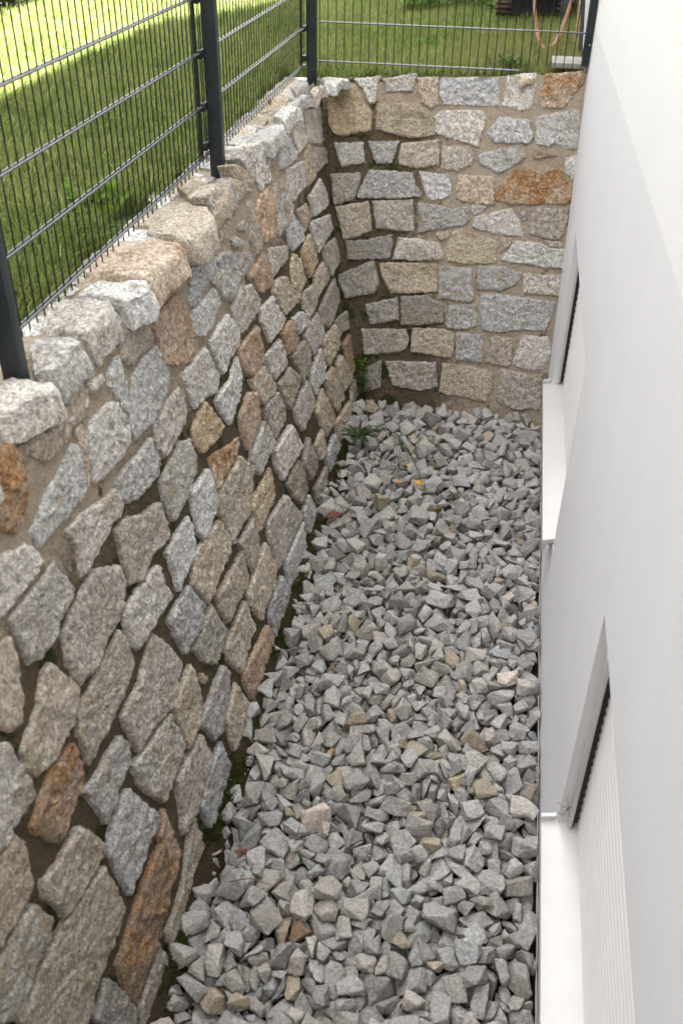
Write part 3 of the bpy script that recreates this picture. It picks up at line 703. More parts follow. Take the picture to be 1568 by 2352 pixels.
a = me.attributes.new('tint', 'FLOAT_COLOR', 'POINT'); a.data.foreach_set('color', np.array(T, 'f').ravel())
tag(link('near_stonework', me, stone_material('granite near stonework', True), side), kind='stuff')

# coping: blocks with a rough top, rounded arrises, sides falling with the batter
def coping(c, hgt, zt_, pts, seed, root, lean):
    hgt *= .70
    O, ce = outline(pts, seed, .016); rnd = random.Random(seed); n = len(O)
    size = sum((p-ce).length for p in O)/n; K = max(3, min(10, round(size/.016)))
    tx, ty = rnd.uniform(-.05, .05), rnd.uniform(-.05, .05); off = Vector((seed*5.1, seed*2.3, 0)); V = []
    def top(p): 
        q = Vector((p.x, p.y, 0))+off
        return zt_ + tx*(p.x-ce.x) + ty*(p.y-ce.y) + .014*fbm(q, 9, 3) + .007*fbm(q, 38, 3) - .03*max(0, (p-ce).length/size-.75)
    prof = [(-hgt, 1.0), (-hgt*.75, 1.03), (-hgt*.45, 1.025), (-hgt*.22, 1.015), (-.022, 1.0), (-.007, .975)]
    for d, sc in prof:
        for p in O:
            q = ce + (p-ce)*sc; z = top(p)+d
            nz = .010*fbm((q.x*9+off.x, q.y*9+off.y, z*14), 1.6, 3)
            dirv = (p-ce).normalized()
            V.append((q.x + dirv.x*nz + lean[0]*d, q.y + dirv.y*nz + lean[1]*d, z))
    for k in range(K):
        t = .045 + .955*(k/K)
        for p in O:
            q = p.lerp(ce, t); V.append((q.x, q.y, top(q)))
    R = len(prof)+K; V.append((ce.x, ce.y, top(ce))); F = []
    for r in range(R-1):
        for i in range(n):
            j = (i+1) % n; F.append((r*n+i, r*n+j, (r+1)*n+j, (r+1)*n+i))
    for i in range(n): F.append(((R-1)*n+i, (R-1)*n+(i+1) % n, R*n))
    F.append(tuple(range(n-1, -1, -1)))
    o3 = Vector((ce.x, ce.y, zt_))
    me = bpy.data.meshes.new('coping_stone'); me.from_pydata([tuple(Vector(v)-o3) for v in V], [], F); me.update(); smooth(me, 60); me.materials.append(MAT['stone'])
    o = link('coping_stone', me, None, root, o3); o.color = vary(c, rnd)
    if c in NAMES: o['label'] = NAMES[c]
for i, r in enumerate(COPING):
    c, hgt, zt_, pts = KIND_OF_STONE[r[0]], r[1]/1000, r[2]/1000, [(r[k]/1000, r[k+1]/1000) for k in range(3, len(r), 2)]
    e_ = pts[0][1] > 5.95 and pts[0][0] > -1.2
    coping(c, hgt, zt_, pts, 700+i, endw if e_ else side, (0, .38) if e_ else (-.2, 0))
bk = random.Random(31); y0 = 1.95
while y0 < 5.95:                                                # flat back stones between coping and lawn
    wd = bk.uniform(.12, .24); xa = -1.435+bk.uniform(-.015, .02); xb_ = min(-1.255, xt(y0)-.055)+bk.uniform(-.04, .02)
    if not (2.50 < y0 < 2.84):
        coping(bk.choice('wwctgw'), .07, -.012+bk.uniform(-.006, .012), [(xa, y0), (xb_, y0+bk.uniform(-.02, .02)), (xb_+bk.uniform(-.02, .02), y0+wd*.5), (xb_, y0+wd-.018), (xa+bk.uniform(0, .03), y0+wd-.02)], 800+int(y0*50), side, (-.1, 0))
    y0 += wd
for i, y0 in enumerate([1.74, 1.42, 1.10, .78, .46, .14]):      # coping nearer than the photo's edge
    coping('w' if i % 2 else 'c', .15, .03, [(-1.31, y0), (-1.14, y0+.01), (-1.10, y0-.12), (-1.13, y0-.27), (-1.32, y0-.26)], 760+i, side, (-.2, 0))

# ------------------------------------------------------------------ mesh fence
def wires(root, p0, p1, z0f, z1, rails, pitch=.05, r=.0026, rr=.0040):
    m = MB()
    p0, p1 = Vector(p0), Vector(p1); L = (p1-p0).length; d = (p1-p0)/L; q = Vector((-d.y, d.x, 0))
    k = int(L/pitch); s0 = (L-k*pitch)/2
    for i in range(k+1):
        p = p0 + d*(s0+i*pitch); m.tube([(p.x, p.y, z0f(p)), (p.x, p.y, z1)], r, 6)
    panel = m.build('wire_panel', MAT['wire'], root, sm=60)
    for z, a, b in rails:
        m = MB()
        for s in (-1, 1):
            A = p0 + d*a + q*s*(r+rr); B = p0 + d*(L+b) + q*s*(r+rr); m.tube([(A.x, A.y, z), (B.x, B.y, z)], rr, 8)
        o = m.build('rail', MAT['rod'], None, sm=60); o.parent = panel
def post(root, x, y, z0, z1, hx=.03, hy=.02, base=True):
    m = MB(); m.box(x-hx, x+hx, y-hy, y+hy, z0, z1); o = m.build('post', MAT['anthracite'], root, bevel=.003)
    m = MB(); m.box(x-hx-.001, x+hx+.001, y-hy-.001, y+hy+.001, z1+.0002, z1+.012); c_ = m.build('cap', MAT['clamp'], None, bevel=.003); c_.parent = o
    return o
fence = empty('mesh_fence', (-1.26, 3.2, 0), 'long anthracite double-rod mesh fence standing on the leaning side wall', 'fence')
PX = lambda y: -1.269 + (y-2.178)*.0074
PY = [.17, 2.178, 4.152, 6.178]; RAILS = [.083+.2035*i for i in range(6)]
posts = []
for y in PY:
    p = post(fence, PX(y), y, -.03, 1.25); posts.append(p)
    m = MB()                                                             # flat cover bar and clamps on the lawn side
    m.box(PX(y)-.062, PX(y)-.050, y-.055, y-.028, .06, 1.24); cb = m.build('cover_bar', MAT['clamp'], None, bevel=.002); cb.parent = p
    for z in (.105, .265, .468, .67, .87, 1.07):
        m = MB(); m.box(PX(y)-.050, PX(y)-.028, y-.056, y-.012, z, z+.032); c_ = m.build('clamp', MAT['clamp'], None, bevel=.004); c_.parent = p
for i in range(3):
    y0, y1 = PY[i]-.014, PY[i+1]-.024
    wires(fence, (PX(y0)-.040, y0, 0), (PX(y1)-.040, y1, 0), lambda p: .050, 1.14, [(z, 0, 0) for z in RAILS])
fence2 = empty('mesh_fence', (-.4, 6.22, 0), 'short dark mesh fence on the end wall between corner post and house', 'fence')
yk = 6.205
wires(fence2, (-1.205, yk, 0), (.362, yk, 0), lambda p: .062 if p.x < .02 else .115+.012*math.sin(p.x*9), 1.14, [(.098, 0, -.352)]+[(.312+.2035*i, 0, 0) for i in range(5)], rr=.0040)
pr = post(fence2, .376, 6.2, .140, 1.25, .0195, .02)
for z in (.255, .66, 1.06):
    m = MB(); m.tube([(.383, 6.178, z), (.383, 6.183, z)], .0052, 10); sc_ = m.build('screw', MAT['screw'], None, sm=50); sc_.parent = pr

# ------------------------------------------------------------------ things beyond the end wall
m = MB(); m.box(.188, .393, 6.245, 6.47, .114, .143)
tag(m.build('concrete_slab', MAT['concrete'], bevel=.006), 'small pale concrete slab lying on the end wall beside the house', 'slab')

exc = empty('mini_excavator', (.04, 8.9, .07), 'mini excavator with muddy tracks and black blade parked on the lawn', 'excavator')
def track(x0, x1, name='track'):
    m = MB(); prof = []
    for i in range(40):
        t = i/40*2*math.pi; prof.append((9.05+.60*max(-1, min(1, 1.35*math.cos(t))), .265+.19*max(-1, min(1, 1.25*math.sin(t)))))
    n = len(prof); m.add([(x0, y, z) for y, z in prof]+[(x1, y, z) for y, z in prof], [(i, (i+1) % n, n+(i+1) % n, n+i) for i in range(n)]+[tuple(range(n)), tuple(range(2*n-1, n-1, -1))])
    for i in range(0, n, 1):                                            # tread lugs
        (ya, za), (yb_, zb_) = prof[i], prof[(i+1) % n]; d = Vector((0, yb_-ya, zb_-za)); 
        if d.length < .004: continue
        d.normalize(); nn = Vector((0, d.z, -d.y)); c0 = Vector((0, (ya+yb_)/2, (za+zb_)/2)); c0 -= nn*0
        if nn.dot(c0-Vector((0, 9.05, .265))) < 0: nn = -nn
        q = [c0 - d*.014, c0 + d*.014, c0 + d*.009 + nn*.022, c0 - d*.009 + nn*.022]
        m.add([(x0-.003, v.y, v.z) for v in q]+[(x1+.003, v.y, v.z) for v in q], [(0, 1, 2, 3), (7, 6, 5, 4), (0, 4, 5, 1), (1, 5, 6, 2), (2, 6, 7, 3), (3, 7, 4, 0)])
    return m.build(name, MAT['track'], exc, sm=30)
track(-.225, -.115); track(.235, .335)
m = MB()                                                                # curved dozer blade
pf = [(8.40, .10), (8.425, .16), (8.43, .22), (8.42, .28), (8.395, .335), (8.365, .36), (8.38, .37), (8.425, .34), (8.455, .28), (8.465, .22), (8.455, .15), (8.43, .09)]
n = len(pf); m.add([(-.112, y, z) for y, z in pf]+[(.228, y, z) for y, z in pf], [(i, (i+1) % n, n+(i+1) % n, n+i) for i in range(n)]+[tuple(range(n)), tuple(range(2*n-1, n-1, -1))])
m.build('blade', MAT['black'], exc, sm=40, bevel=0)
m = MB(); m.box(-.10, .22, 8.47, 9.5, .16, .40); m.box(-.02, .03, 8.44, 8.62, .12, .22); m.box(.12, .16, 8.44, 8.62, .12, .22); m.build('undercarriage', MAT['black'], exc, bevel=.01)
m = MB(); m.box(-.20, .30, 8.72, 9.65, .46, .95); m.build('body', MAT['steelgrey'], exc, bevel=.04)
m = MB(); m.tube([(.05, 8.8, .8), (.05, 8.55, 1.5), (.05, 7.95, 1.75)], [.06, .05, .04], 8); m.build('boom', MAT['steelgrey'], exc, sm=50)
m = MB(); m.tube([(-.06, 8.36, .365), (-.03, 8.36, .365)], .018, 8); m.tube([(.15, 8.36, .365), (.19, 8.36, .365)], .018, 8); m.build('pin', MAT['rail'], exc, sm=50)

m = MB(); m.add([(.255, 8.30, .05), (.330, 8.32, .05), (.345, 8.36, .95), (.275, 8.34, .95), (.258, 8.318, .05), (.333, 8.338, .05), (.348, 8.378, .95), (.278, 8.358, .95)], [(0, 1, 2, 3), (7, 6, 5, 4), (0, 4, 5, 1), (1, 5, 6, 2), (2, 6, 7, 3), (3, 7, 4, 0)])
tag(m.build('steel_plate', MAT['steelgrey'], bevel=.004), 'dark grey steel plate leaning beside the mini excavator tracks', 'plate')
m = MB(); m.box(.338, .379, 7.21, 7.232, .03, 1.05)
tag(m.build('wooden_stake', MAT['wood'], bevel=.003), 'pale wooden stake standing upright beside the house wall', 'stake')
def curve(pts, k=8):
    P = [Vector(p) for p in pts]; out = []
    for i in range(len(P)-1):
        p0, p1, p2, p3 = P[max(0, i-1)], P[i], P[i+1], P[min(len(P)-1, i+2)]
        for j in range(k):
            t = j/k; out.append(.5*((2*p1)+(p2-p0)*t+(2*p0-5*p1+4*p2-p3)*t*t+(3*p1-p0-3*p2+p3)*t**3))
    return out+[P[-1]]
cb = curve([(.05, 7.30, .95), (.035, 7.28, .62), (.045, 7.25, .36), (.075, 7.20, .20), (.115, 7.13, .105), (.165, 7.08, .082), (.215, 7.14, .115), (.255, 7.22, .21), (.290, 7.26, .36), (.330, 7.27, .60), (.345, 7.25, .95)])
m = MB(); m.tube(cb, .0075, 8); hose = m.build('cable_loop', MAT['greyhose'], sm=60)
tag(hose, 'grey hose with orange cable hanging in a loop behind the end fence', 'cable')
m = MB(); m.tube([p+Vector((.010, -.009, .003)) for p in cb], .0034, 6); o_ = m.build('orange_cable', MAT['orange'], sm=60); o_.parent = hose
m = MB(); m.tube(curve([(.355, 7.06, .95), (.350, 7.03, .62), (.352, 7.0, .42), (.368, 6.92, .20), (.374, 6.85, .06)]), .0125, 10)
tag(m.build('black_pipe', MAT['blackpipe'], sm=60), 'black plastic pipe rising beside the house wall behind the fence', 'pipe')
m = MB()
for i in range(5):
    t = i*1.2; m.tube([(.345, 7.19, .50), (.350+.02*math.cos(t), 7.16, .50+.03*math.sin(t)), (.375+.02*math.cos(t*2), 7.15, .47+.03*math.sin(t*1.7))], [.004, .007, .003], 5)
rb = m.build('ribbon_tie', MAT['tape'], sm=60); tag(rb, 'pale greenish ribbon with orange end tied round the wooden stake', 'ribbon')
m = MB(); m.tube([(.365, 7.14, .475), (.385, 7.135, .47), (.392, 7.135, .455)], [.010, .014, .008], 6); o_ = m.build('orange_end', MAT['redband'], sm=60); o_.parent = rb

# ------------------------------------------------------------------ plants
def leaf(m, base, d, L, w, droop=.5, n=5, tooth=0, up=Vector((0, 0, 1))):
    d = Vector(d).normalized(); s = d.cross(up).normalized(); V = []; F = []
    for i in range(n+1):
        t = i/n; p = Vector(base) + d*L*t + up*(L*(.5*t - droop*t*t))
        ww = w*(math.sin(math.pi*min(1, t*.92+.08))**.8)*(1-.45*tooth*(i % 2))
        V += [p - s*ww/2 + up*ww*.12, p, p + s*ww/2 + up*ww*.12]
    for i in range(n):
        a = i*3; F += [(a, a+1, a+4, a+3), (a+1, a+2, a+5, a+4)]
    m.add(V, F)
rnd = random.Random(21)
def rosette(pos, k, L, w, name, mat, label, cat='weed', tooth=.6, loft=.5):
    m = MB()
    for i in range(k):
        t = i*2.4+rnd.uniform(-.3, .3); leaf(m, pos, (math.cos(t), math.sin(t), loft*rnd.uniform(.2, 1.2)), L*rnd.uniform(.6, 1.1), w*rnd.uniform(.7, 1.2), rnd.uniform(.3, .7), 8, tooth)
    return m
hk = empty('weed', (-.70, 4.86, -1.72), 'dark green rosette weed with yellow flowers on long stems in the gravel', 'weed')
rosette((-.70, 4.86, -1.715), 20, .125, .026, '', None, '').build('leaf_rosette', MAT['leafdark'], hk, sm=60)
for fx, fy, fz, r in ((-.398, 4.334, -1.65, .014), (-.287, 4.339, -1.65, .020), (-.369, 4.51, -1.65, .010), (-.273, 4.298, -1.65, .011)):
    m = MB(); pts = curve([(-.70, 4.86, -1.70), (-.62+rnd.uniform(-.02, .02), 4.86, -1.62), (-.46+.3*(fx+.35), 4.72, -1.60), (fx-.01, fy+.06, fz+.03), (fx, fy, fz)])
    m.tube(pts, .0016, 5); st_ = m.build('stem', MAT['leafdark'], hk, sm=60)
    m = MB()
    for i in range(16):
        t = i/16*2*math.pi; leaf(m, (fx, fy, fz), (math.cos(t), math.sin(t)-.25, .45), r*rnd.uniform(.85, 1.15), r*.42, .2, 3)
    for i in range(9):
        t = i/9*2*math.pi; leaf(m, (fx, fy, fz+.001), (math.cos(t), math.sin(t), 1.0), r*.55, r*.3, .1, 3)
    fl = m.build('flower', MAT['petal'], None); fl.parent = st_
m = MB(); base = Vector((-.757, 5.50, -1.78)); pts = [base, base+Vector((-.004, -.004, .10)), base+Vector((-.010, -.01, .19)), base+Vector((-.014, -.02, .255))]
m.tube(curve(pts), .002, 5)
for k, z in enumerate((.05, .09, .13, .17, .21, .25)):
    for i in range(3 if k < 5 else 6):
        t = i*2.1+k*1.1; leaf(m, base+Vector((-.05*z, -.06*z, z)), (math.cos(t), math.sin(t), .35), .052-.05*max(0, z-.15), .017, .5, 5)
tag(m.build('weed', MAT['leaf'], sm=60), 'slender upright green weed in the corner of the two stone walls', 'weed')
m = MB()
for i in range(26):
    t = rnd.uniform(0, 6.28); q = (-1.575+rnd.gauss(0, .06), 3.62+rnd.gauss(0, .07), 0); leaf(m, q, (math.cos(t), math.sin(t), rnd.uniform(.3, 1.3)), rnd.uniform(.06, .12), rnd.uniform(.035, .06), rnd.uniform(.2, .6), 6, .35)
tag(m.build('weed', MAT['clover'], sm=60), 'broad-leaved pale green weed in the lawn behind the coping', 'weed')
m = MB()
for i in range(34):
    t = rnd.uniform(0, 6.28); q = (-.055+rnd.gauss(0, .045), 6.47+rnd.gauss(0, .03), .07); leaf(m, q, (math.cos(t), math.sin(t), rnd.uniform(.5, 1.8)), rnd.uniform(.05, .09), rnd.uniform(.018, .03), rnd.uniform(.3, .8), 6, .4)
tag(m.build('weed', MAT['leaf'], sm=60), 'bushy green weed growing behind the end wall under the fence', 'weed')
m = MB()
for i in range(20):
    t = rnd.uniform(0, 6.28); q = (-.62+rnd.gauss(0, .03), 7.35+rnd.gauss(0, .04), .03) if i < 12 else (.33+rnd.gauss(0, .03), 6.62+rnd.gauss(0, .05), .08)
    if i < 12: leaf(m, q, (math.cos(t), math.sin(t), rnd.uniform(.3, 1.)), rnd.uniform(.03, .06), rnd.uniform(.02, .03), .4, 5, .3)
tag(m.build('weed', MAT['clover'], sm=60), 'small light green weed alone in the lawn behind the end fence', 'weed')
m = MB()
for i in range(2600):
    a = rnd.uniform(-1.02, -.24); yy = rnd.uniform(9.0, 10.4)+.12*math.sin(a*9); zz = .05+.16*max(0, 1-((a+.62)/.45)**2)*rnd.random()
    t = rnd.uniform(0, 6.28); leaf(m, (a, yy, zz), (math.cos(t), math.sin(t), rnd.uniform(-.2, .8)), rnd.uniform(.025, .05), rnd.uniform(.02, .035), .4, 2)
tag(m.build('ground_cover', MAT['clover'], sm=60), 'bright green leafy ground cover patch on the lawn left of the excavator', 'plant', kind='stuff')

hd = empty('hedge', (-4.9, 9, 0), 'dark evergreen hedge along the far left edge of the lawn', 'hedge')  # extra height and unseen run are added to block low sky
m = MB()
for i in range(30000):
    y_ = rnd.uniform(-3, 14); z_ = rnd.uniform(0, 1.2) if rnd.random() < .35 else rnd.uniform(0, 4.2+.4*math.sin(y_*1.3)); x_ = -4.02 - abs(rnd.gauss(0, .22)) - .10*z_*.3 + .12*math.sin(y_*3.3)*min(1, z_)
    t = rnd.uniform(0, 6.28); s_ = 1+.5*min(1, z_/2); leaf(m, (x_, y_, z_), (math.cos(t), math.sin(t), rnd.uniform(-.6, .6)), rnd.uniform(.07, .14)*s_, rnd.uniform(.03, .06)*s_, .3, 2)
m.build('foliage', MAT['hedge'], hd)
m = MB()
for j in range(43):                                              # dense twiggy heart, kept solid to stop the sky light
    y_ = -3+j*.4; m.tube([(-4.75, y_, -.05), (-4.70+.08*math.sin(j*2.1), y_+.1, 1.2), (-4.75, y_+.05, 2.6), (-4.72, y_+.1, 3.9)], [.20, .27, .25, .12], 7)
m.build('stem', MAT['twig'], hd, sm=60)

# grass: single blades
rng = np.random.default_rng(4)
def blades(name, cx, cy, cz, H, Wd, lean, ang, tint, mat):
    n = len(cx); d = np.stack([np.cos(ang), np.sin(ang)], 1); s = np.stack([-d[:, 1], d[:, 0]], 1)
    fs = rng.uniform(0, 2*np.pi, n); s = np.stack([np.cos(fs), np.sin(fs)], 1)
    P = np.zeros((n, 5, 3), 'f')
    def pt(t, w, side):
        q = np.zeros((n, 3), 'f'); q[:, 0] = cx + d[:, 0]*lean*H*t*t + s[:, 0]*Wd*w*side; q[:, 1] = cy + d[:, 1]*lean*H*t*t + s[:, 1]*Wd*w*side
        q[:, 2] = cz + H*t*np.sqrt(np.maximum(.15, 1-(lean*t)**2*.6)); return q
    P[:, 0] = pt(0, .5, -1); P[:, 1] = pt(0, .5, 1); P[:, 2] = pt(.55, .42, 1); P[:, 3] = pt(.55, .42, -1); P[:, 4] = pt(1, 0, 1)
    me = bpy.data.meshes.new(name); me.vertices.add(n*5); me.vertices.foreach_set('co', P.ravel())
    b = (np.arange(n)*5)[:, None]; lp = np.concatenate([b+np.array([[0, 1, 2, 3]]), b+np.array([[3, 2, 4]])], 1).astype('i').ravel()
    me.loops.add(len(lp)); me.loops.foreach_set('vertex_index', lp)
    me.polygons.add(n*2); ls = (np.arange(n)[:, None]*7+np.array([[0, 4]])).ravel().astype('i'); me.polygons.foreach_set('loop_start', ls)
    me.polygons.foreach_set('loop_total', np.tile([4, 3], n).astype('i')); me.update(calc_edges=True); me.validate()
    a = me.attributes.new('tint', 'FLOAT_COLOR', 'POINT'); c4 = np.repeat(np.concatenate([tint, np.ones((n, 1))], 1)[:, None, :], 5, 1).astype('f')
    a.data.foreach_set('color', c4.ravel())
    return link(name, me, mat)
def sm2(x, y, s, k):                                                      # cheap smooth variation
    r = np.random.default_rng(k); o = 0
    for i in range(5):
        a, b, p, q = r.uniform(-s, s, 4); o = o+np.sin(x*a+y*b+p*9)*np.cos(x*q-y*a+b)
    return o/2.2
def lawn_blades(n, x0, x1, y0, y1, hm, edge=None):
    x = rng.uniform(x0, x1, n); y = rng.uniform(y0, y1, n)
    if edge is not None: k = x < edge(y); x, y = x[k], y[k]
    n = len(x); z = np.where(y > 6, .075*np.clip((x+1.0)/1.35, 0, 1), 0) - .03
    v = sm2(x, y, 9, 3); w = sm2(x, y, 3, 8)
    H = hm*np.clip(rng.normal(1, .34, n)+.26*v+.30*sm2(x, y, 34, 15), .35, 2.1); g0 = np.array([.135, .200, .042]); g1 = np.array([.315, .345, .125]); dry = np.array([.24, .21, .09])
    t = np.clip(rng.normal(.42, .48, n)+.34*w+.22*sm2(x, y, 22, 12), 0, 1)[:, None]; c = g0*(1-t)+g1*t; k = (rng.random(n) < .07+.05*np.clip(v, 0, 1))[:, None]; c = np.where(k, dry, c)*np.clip(rng.normal(1, .26, (n, 1)), .45, 1.7)
    return x, y, z, H, rng.uniform(.0036, .0072, n), np.clip(rng.normal(.62, .28, n), .05, 1.3), rng.normal(1.2, 1.6, n), c
edge = lambda y: -1.44 + .035*np.sin(y*5.1)+.03*np.sin(y*11.7+1)
A = [lawn_blades(120000, -4.15, -1.36, 1.9, 6.4, .075, edge), lawn_blades(62000, -4.2, -1.3, 6.3, 10.4, .075), lawn_blades(62000, -1.35, .39, 6.37, 9.2, .060), lawn_blades(15000, -1.35, .39, 9.2, 12, .07)]
def tall(n):
    x = rng.normal(.05, .28, n); y = rng.uniform(6.40, 7.6, n); k = (x < .37) & (x > -1.1); x, y = x[k], y[k]; n = len(x)
    c = np.array([[.20, .20, .07]])*rng.uniform(.6, 1.3, (n, 1)); d = (rng.random(n) < .35)[:, None]; c = np.where(d, np.array([[.36, .29, .13]]), c)
    return x, y, .075*np.clip((x+1.0)/1.35, 0, 1)-.03, rng.uniform(.08, .19, n), rng.uniform(.003, .005, n), rng.uniform(.2, 1.1, n), rng.uniform(0, 6.28, n), c
A.append(tall(1500))
gz = blades('grass', *[np.concatenate([a[i] for a in A]) for i in range(8)], MAT['grass'])
tag(gz, 'short green lawn grass, shaded near the fence and sunlit farther left', 'grass', kind='stuff')
# moss at the foot of the side wall and in the corner
def moss(n):
    y = rng.uniform(.9, 5.6, n); x = np.where(rng.random(n) < .8, rng.uniform(-.835, -.772, n), rng.uniform(-.835, -.755, n)); k = (sm2(x*3, y, 7, 5)+.25*sm2(x*9, y*3, 9, 6)) > -.05
    x, y = x[k], y[k]; n = len(x); c = np.array([[.040, .056, .012]])*rng.uniform(.5, 1.7, (n, 1))*np.array([[1, 1, 1]]); br = rng.random((n, 1)) < .3; c = np.where(br, np.array([[.07, .045, .022]]), c)
    return x, y, np.full(n, -1.782)+rng.uniform(-.006, .006, n), rng.uniform(.008, .020, n), rng.uniform(.0025, .005, n), rng.uniform(.2, .9, n), rng.uniform(0, 6.28, n), c
tag(blades('moss', *moss(46000), MAT['moss']), 'dark moss on the soil strip at the foot of the side wall', 'moss', kind='stuff')
# yellow dots in the lawn behind
for (fx, fy, fz) in ((-.93, 6.40, .06), (-.88, 6.41, .055), (-1.02, 6.42, .05), (.12, 7.0, .14), (.04, 6.95, .10)):
    m = MB()
    for i in range(9):
        t = i/9*2*math.pi; leaf(m, (fx, fy, fz), (math.cos(t), math.sin(t), .6), .011, .006, .2, 2)
    m.tube([(fx, fy, 0), (fx, fy, fz)], .0012, 4)
    tag(m.build('wild_flower', MAT['petal']), 'tiny yellow wild flower in the grass behind the end wall', 'flower', 'yellow wild flowers behind the end wall')

# litter in the trench
def twig(pts, r, label):
    m = MB(); m.tube(curve(pts, 5), [r*(1-.6*i/(5*(len(pts)-1))) for i in range(5*(len(pts)-1)+1)], 5); tag(m.build('twig', MAT['twig'], sm=60), label, 'twig')
twig([(-.485, 2.05, -1.72), (-.478, 2.12, -1.695), (-.47, 2.19, -1.70)], .0022, 'thin dry twig lying on the gravel above the other twigs')
twig([(-.445, 2.02, -1.69), (-.475, 1.97, -1.69), (-.505, 1.90, -1.70)], .002, 'short bent dry twig propped between gravel stones')
twig([(-.675, 1.86, -1.72), (-.60, 1.865, -1.69), (-.53, 1.85, -1.68), (-.47, 1.88, -1.69)], .0024, 'longest dry twig lying crosswise on the gravel near the side wall')
m = MB()
for t, L in ((.4, .05), (2.2, .04), (3.9, .045), (5.2, .03)): leaf(m, (-.705, 4.07, -1.735), (math.cos(t), math.sin(t), .3), L, .035, .6, 5, .4)
tag(m.build('dead_leaf', MAT['deadleaf'], sm=60), 'dark red dead leaf at the foot of the side wall', 'leaf')
m = MB()
for t, L in ((.9, .03), (2.9, .03)): leaf(m, (-.665, 1.98, -1.74), (math.cos(t), math.sin(t), .5), L, .018, .4, 4)
tag(m.build('dead_leaf', MAT['deadleaf'], sm=60), 'small brown dead leaf between wall and gravel near the twigs', 'leaf')

# ------------------------------------------------------------------ crushed stone bed
def rock_hull(i):
    r = random.Random(7000+i)
    dx, dy, dz = 1.0, r.uniform(.62, .97), r.uniform(.46, .80)
    bm = bmesh.new()
    for k in range(r.choice([8, 9, 10, 11, 13])):
        while True:
            v = Vector((r.uniform(-1, 1), r.uniform(-1, 1), r.uniform(-1, 1)))
            if .72 < v.length < 1.12: break
        v = Vector([math.copysign(abs(c)**.55, c) for c in v]); bm.verts.new((v.x*dx*.5, v.y*dy*.5, v.z*dz*.5))
    res = bmesh.ops.convex_hull(bm, input=bm.verts)
    bmesh.ops.delete(bm, geom=[q for q in set(res['geom_interior']+res['geom_unused']) if isinstance(q, bmesh.types.BMVert)], context='VERTS')
    bmesh.ops.dissolve_limit(bm, angle_limit=.16, verts=bm.verts, edges=bm.edges); bm.normal_update()
    c = sum((v.co for v in bm.verts), Vector())/len(bm.verts); L = max((a.co-b.co).length for a in bm.verts for b in bm.verts)
    for v in bm.verts: v.co = (v.co-c)/L
    return bm
def refine(bm, seed, cuts):
    bmesh.ops.bevel(bm, geom=list(bm.edges), offset=.022, segments=1, affect='EDGES', clamp_overlap=True)
    bmesh.ops.triangulate(bm, faces=[f for f in bm.faces if len(f.verts) > 4])
    for _ in range(cuts):
        bmesh.ops.subdivide_edges(bm, edges=[e for e in bm.edges if e.calc_length() > .10], cuts=1, use_grid_fill=True)
        bmesh.ops.triangulate(bm, faces=[f for f in bm.faces if len(f.verts) > 4])
    bm.normal_update(); o = Vector((seed*3.3, seed*1.9, seed*.7))
    for v in bm.verts: v.co += v.normal*(.030*fbm(v.co+o, 3.2, 3) + .012*fbm(v.co+o, 11, 2))
ROCKM = []
for i in range(40):
    bm = rock_hull(i); refine(bm, i, 3); me = bpy.data.meshes.new('gravel_stone'); bm.to_mesh(me); bm.free(); smooth(me, 28); me.materials.append(MAT['rock']); ROCKM.append(me)
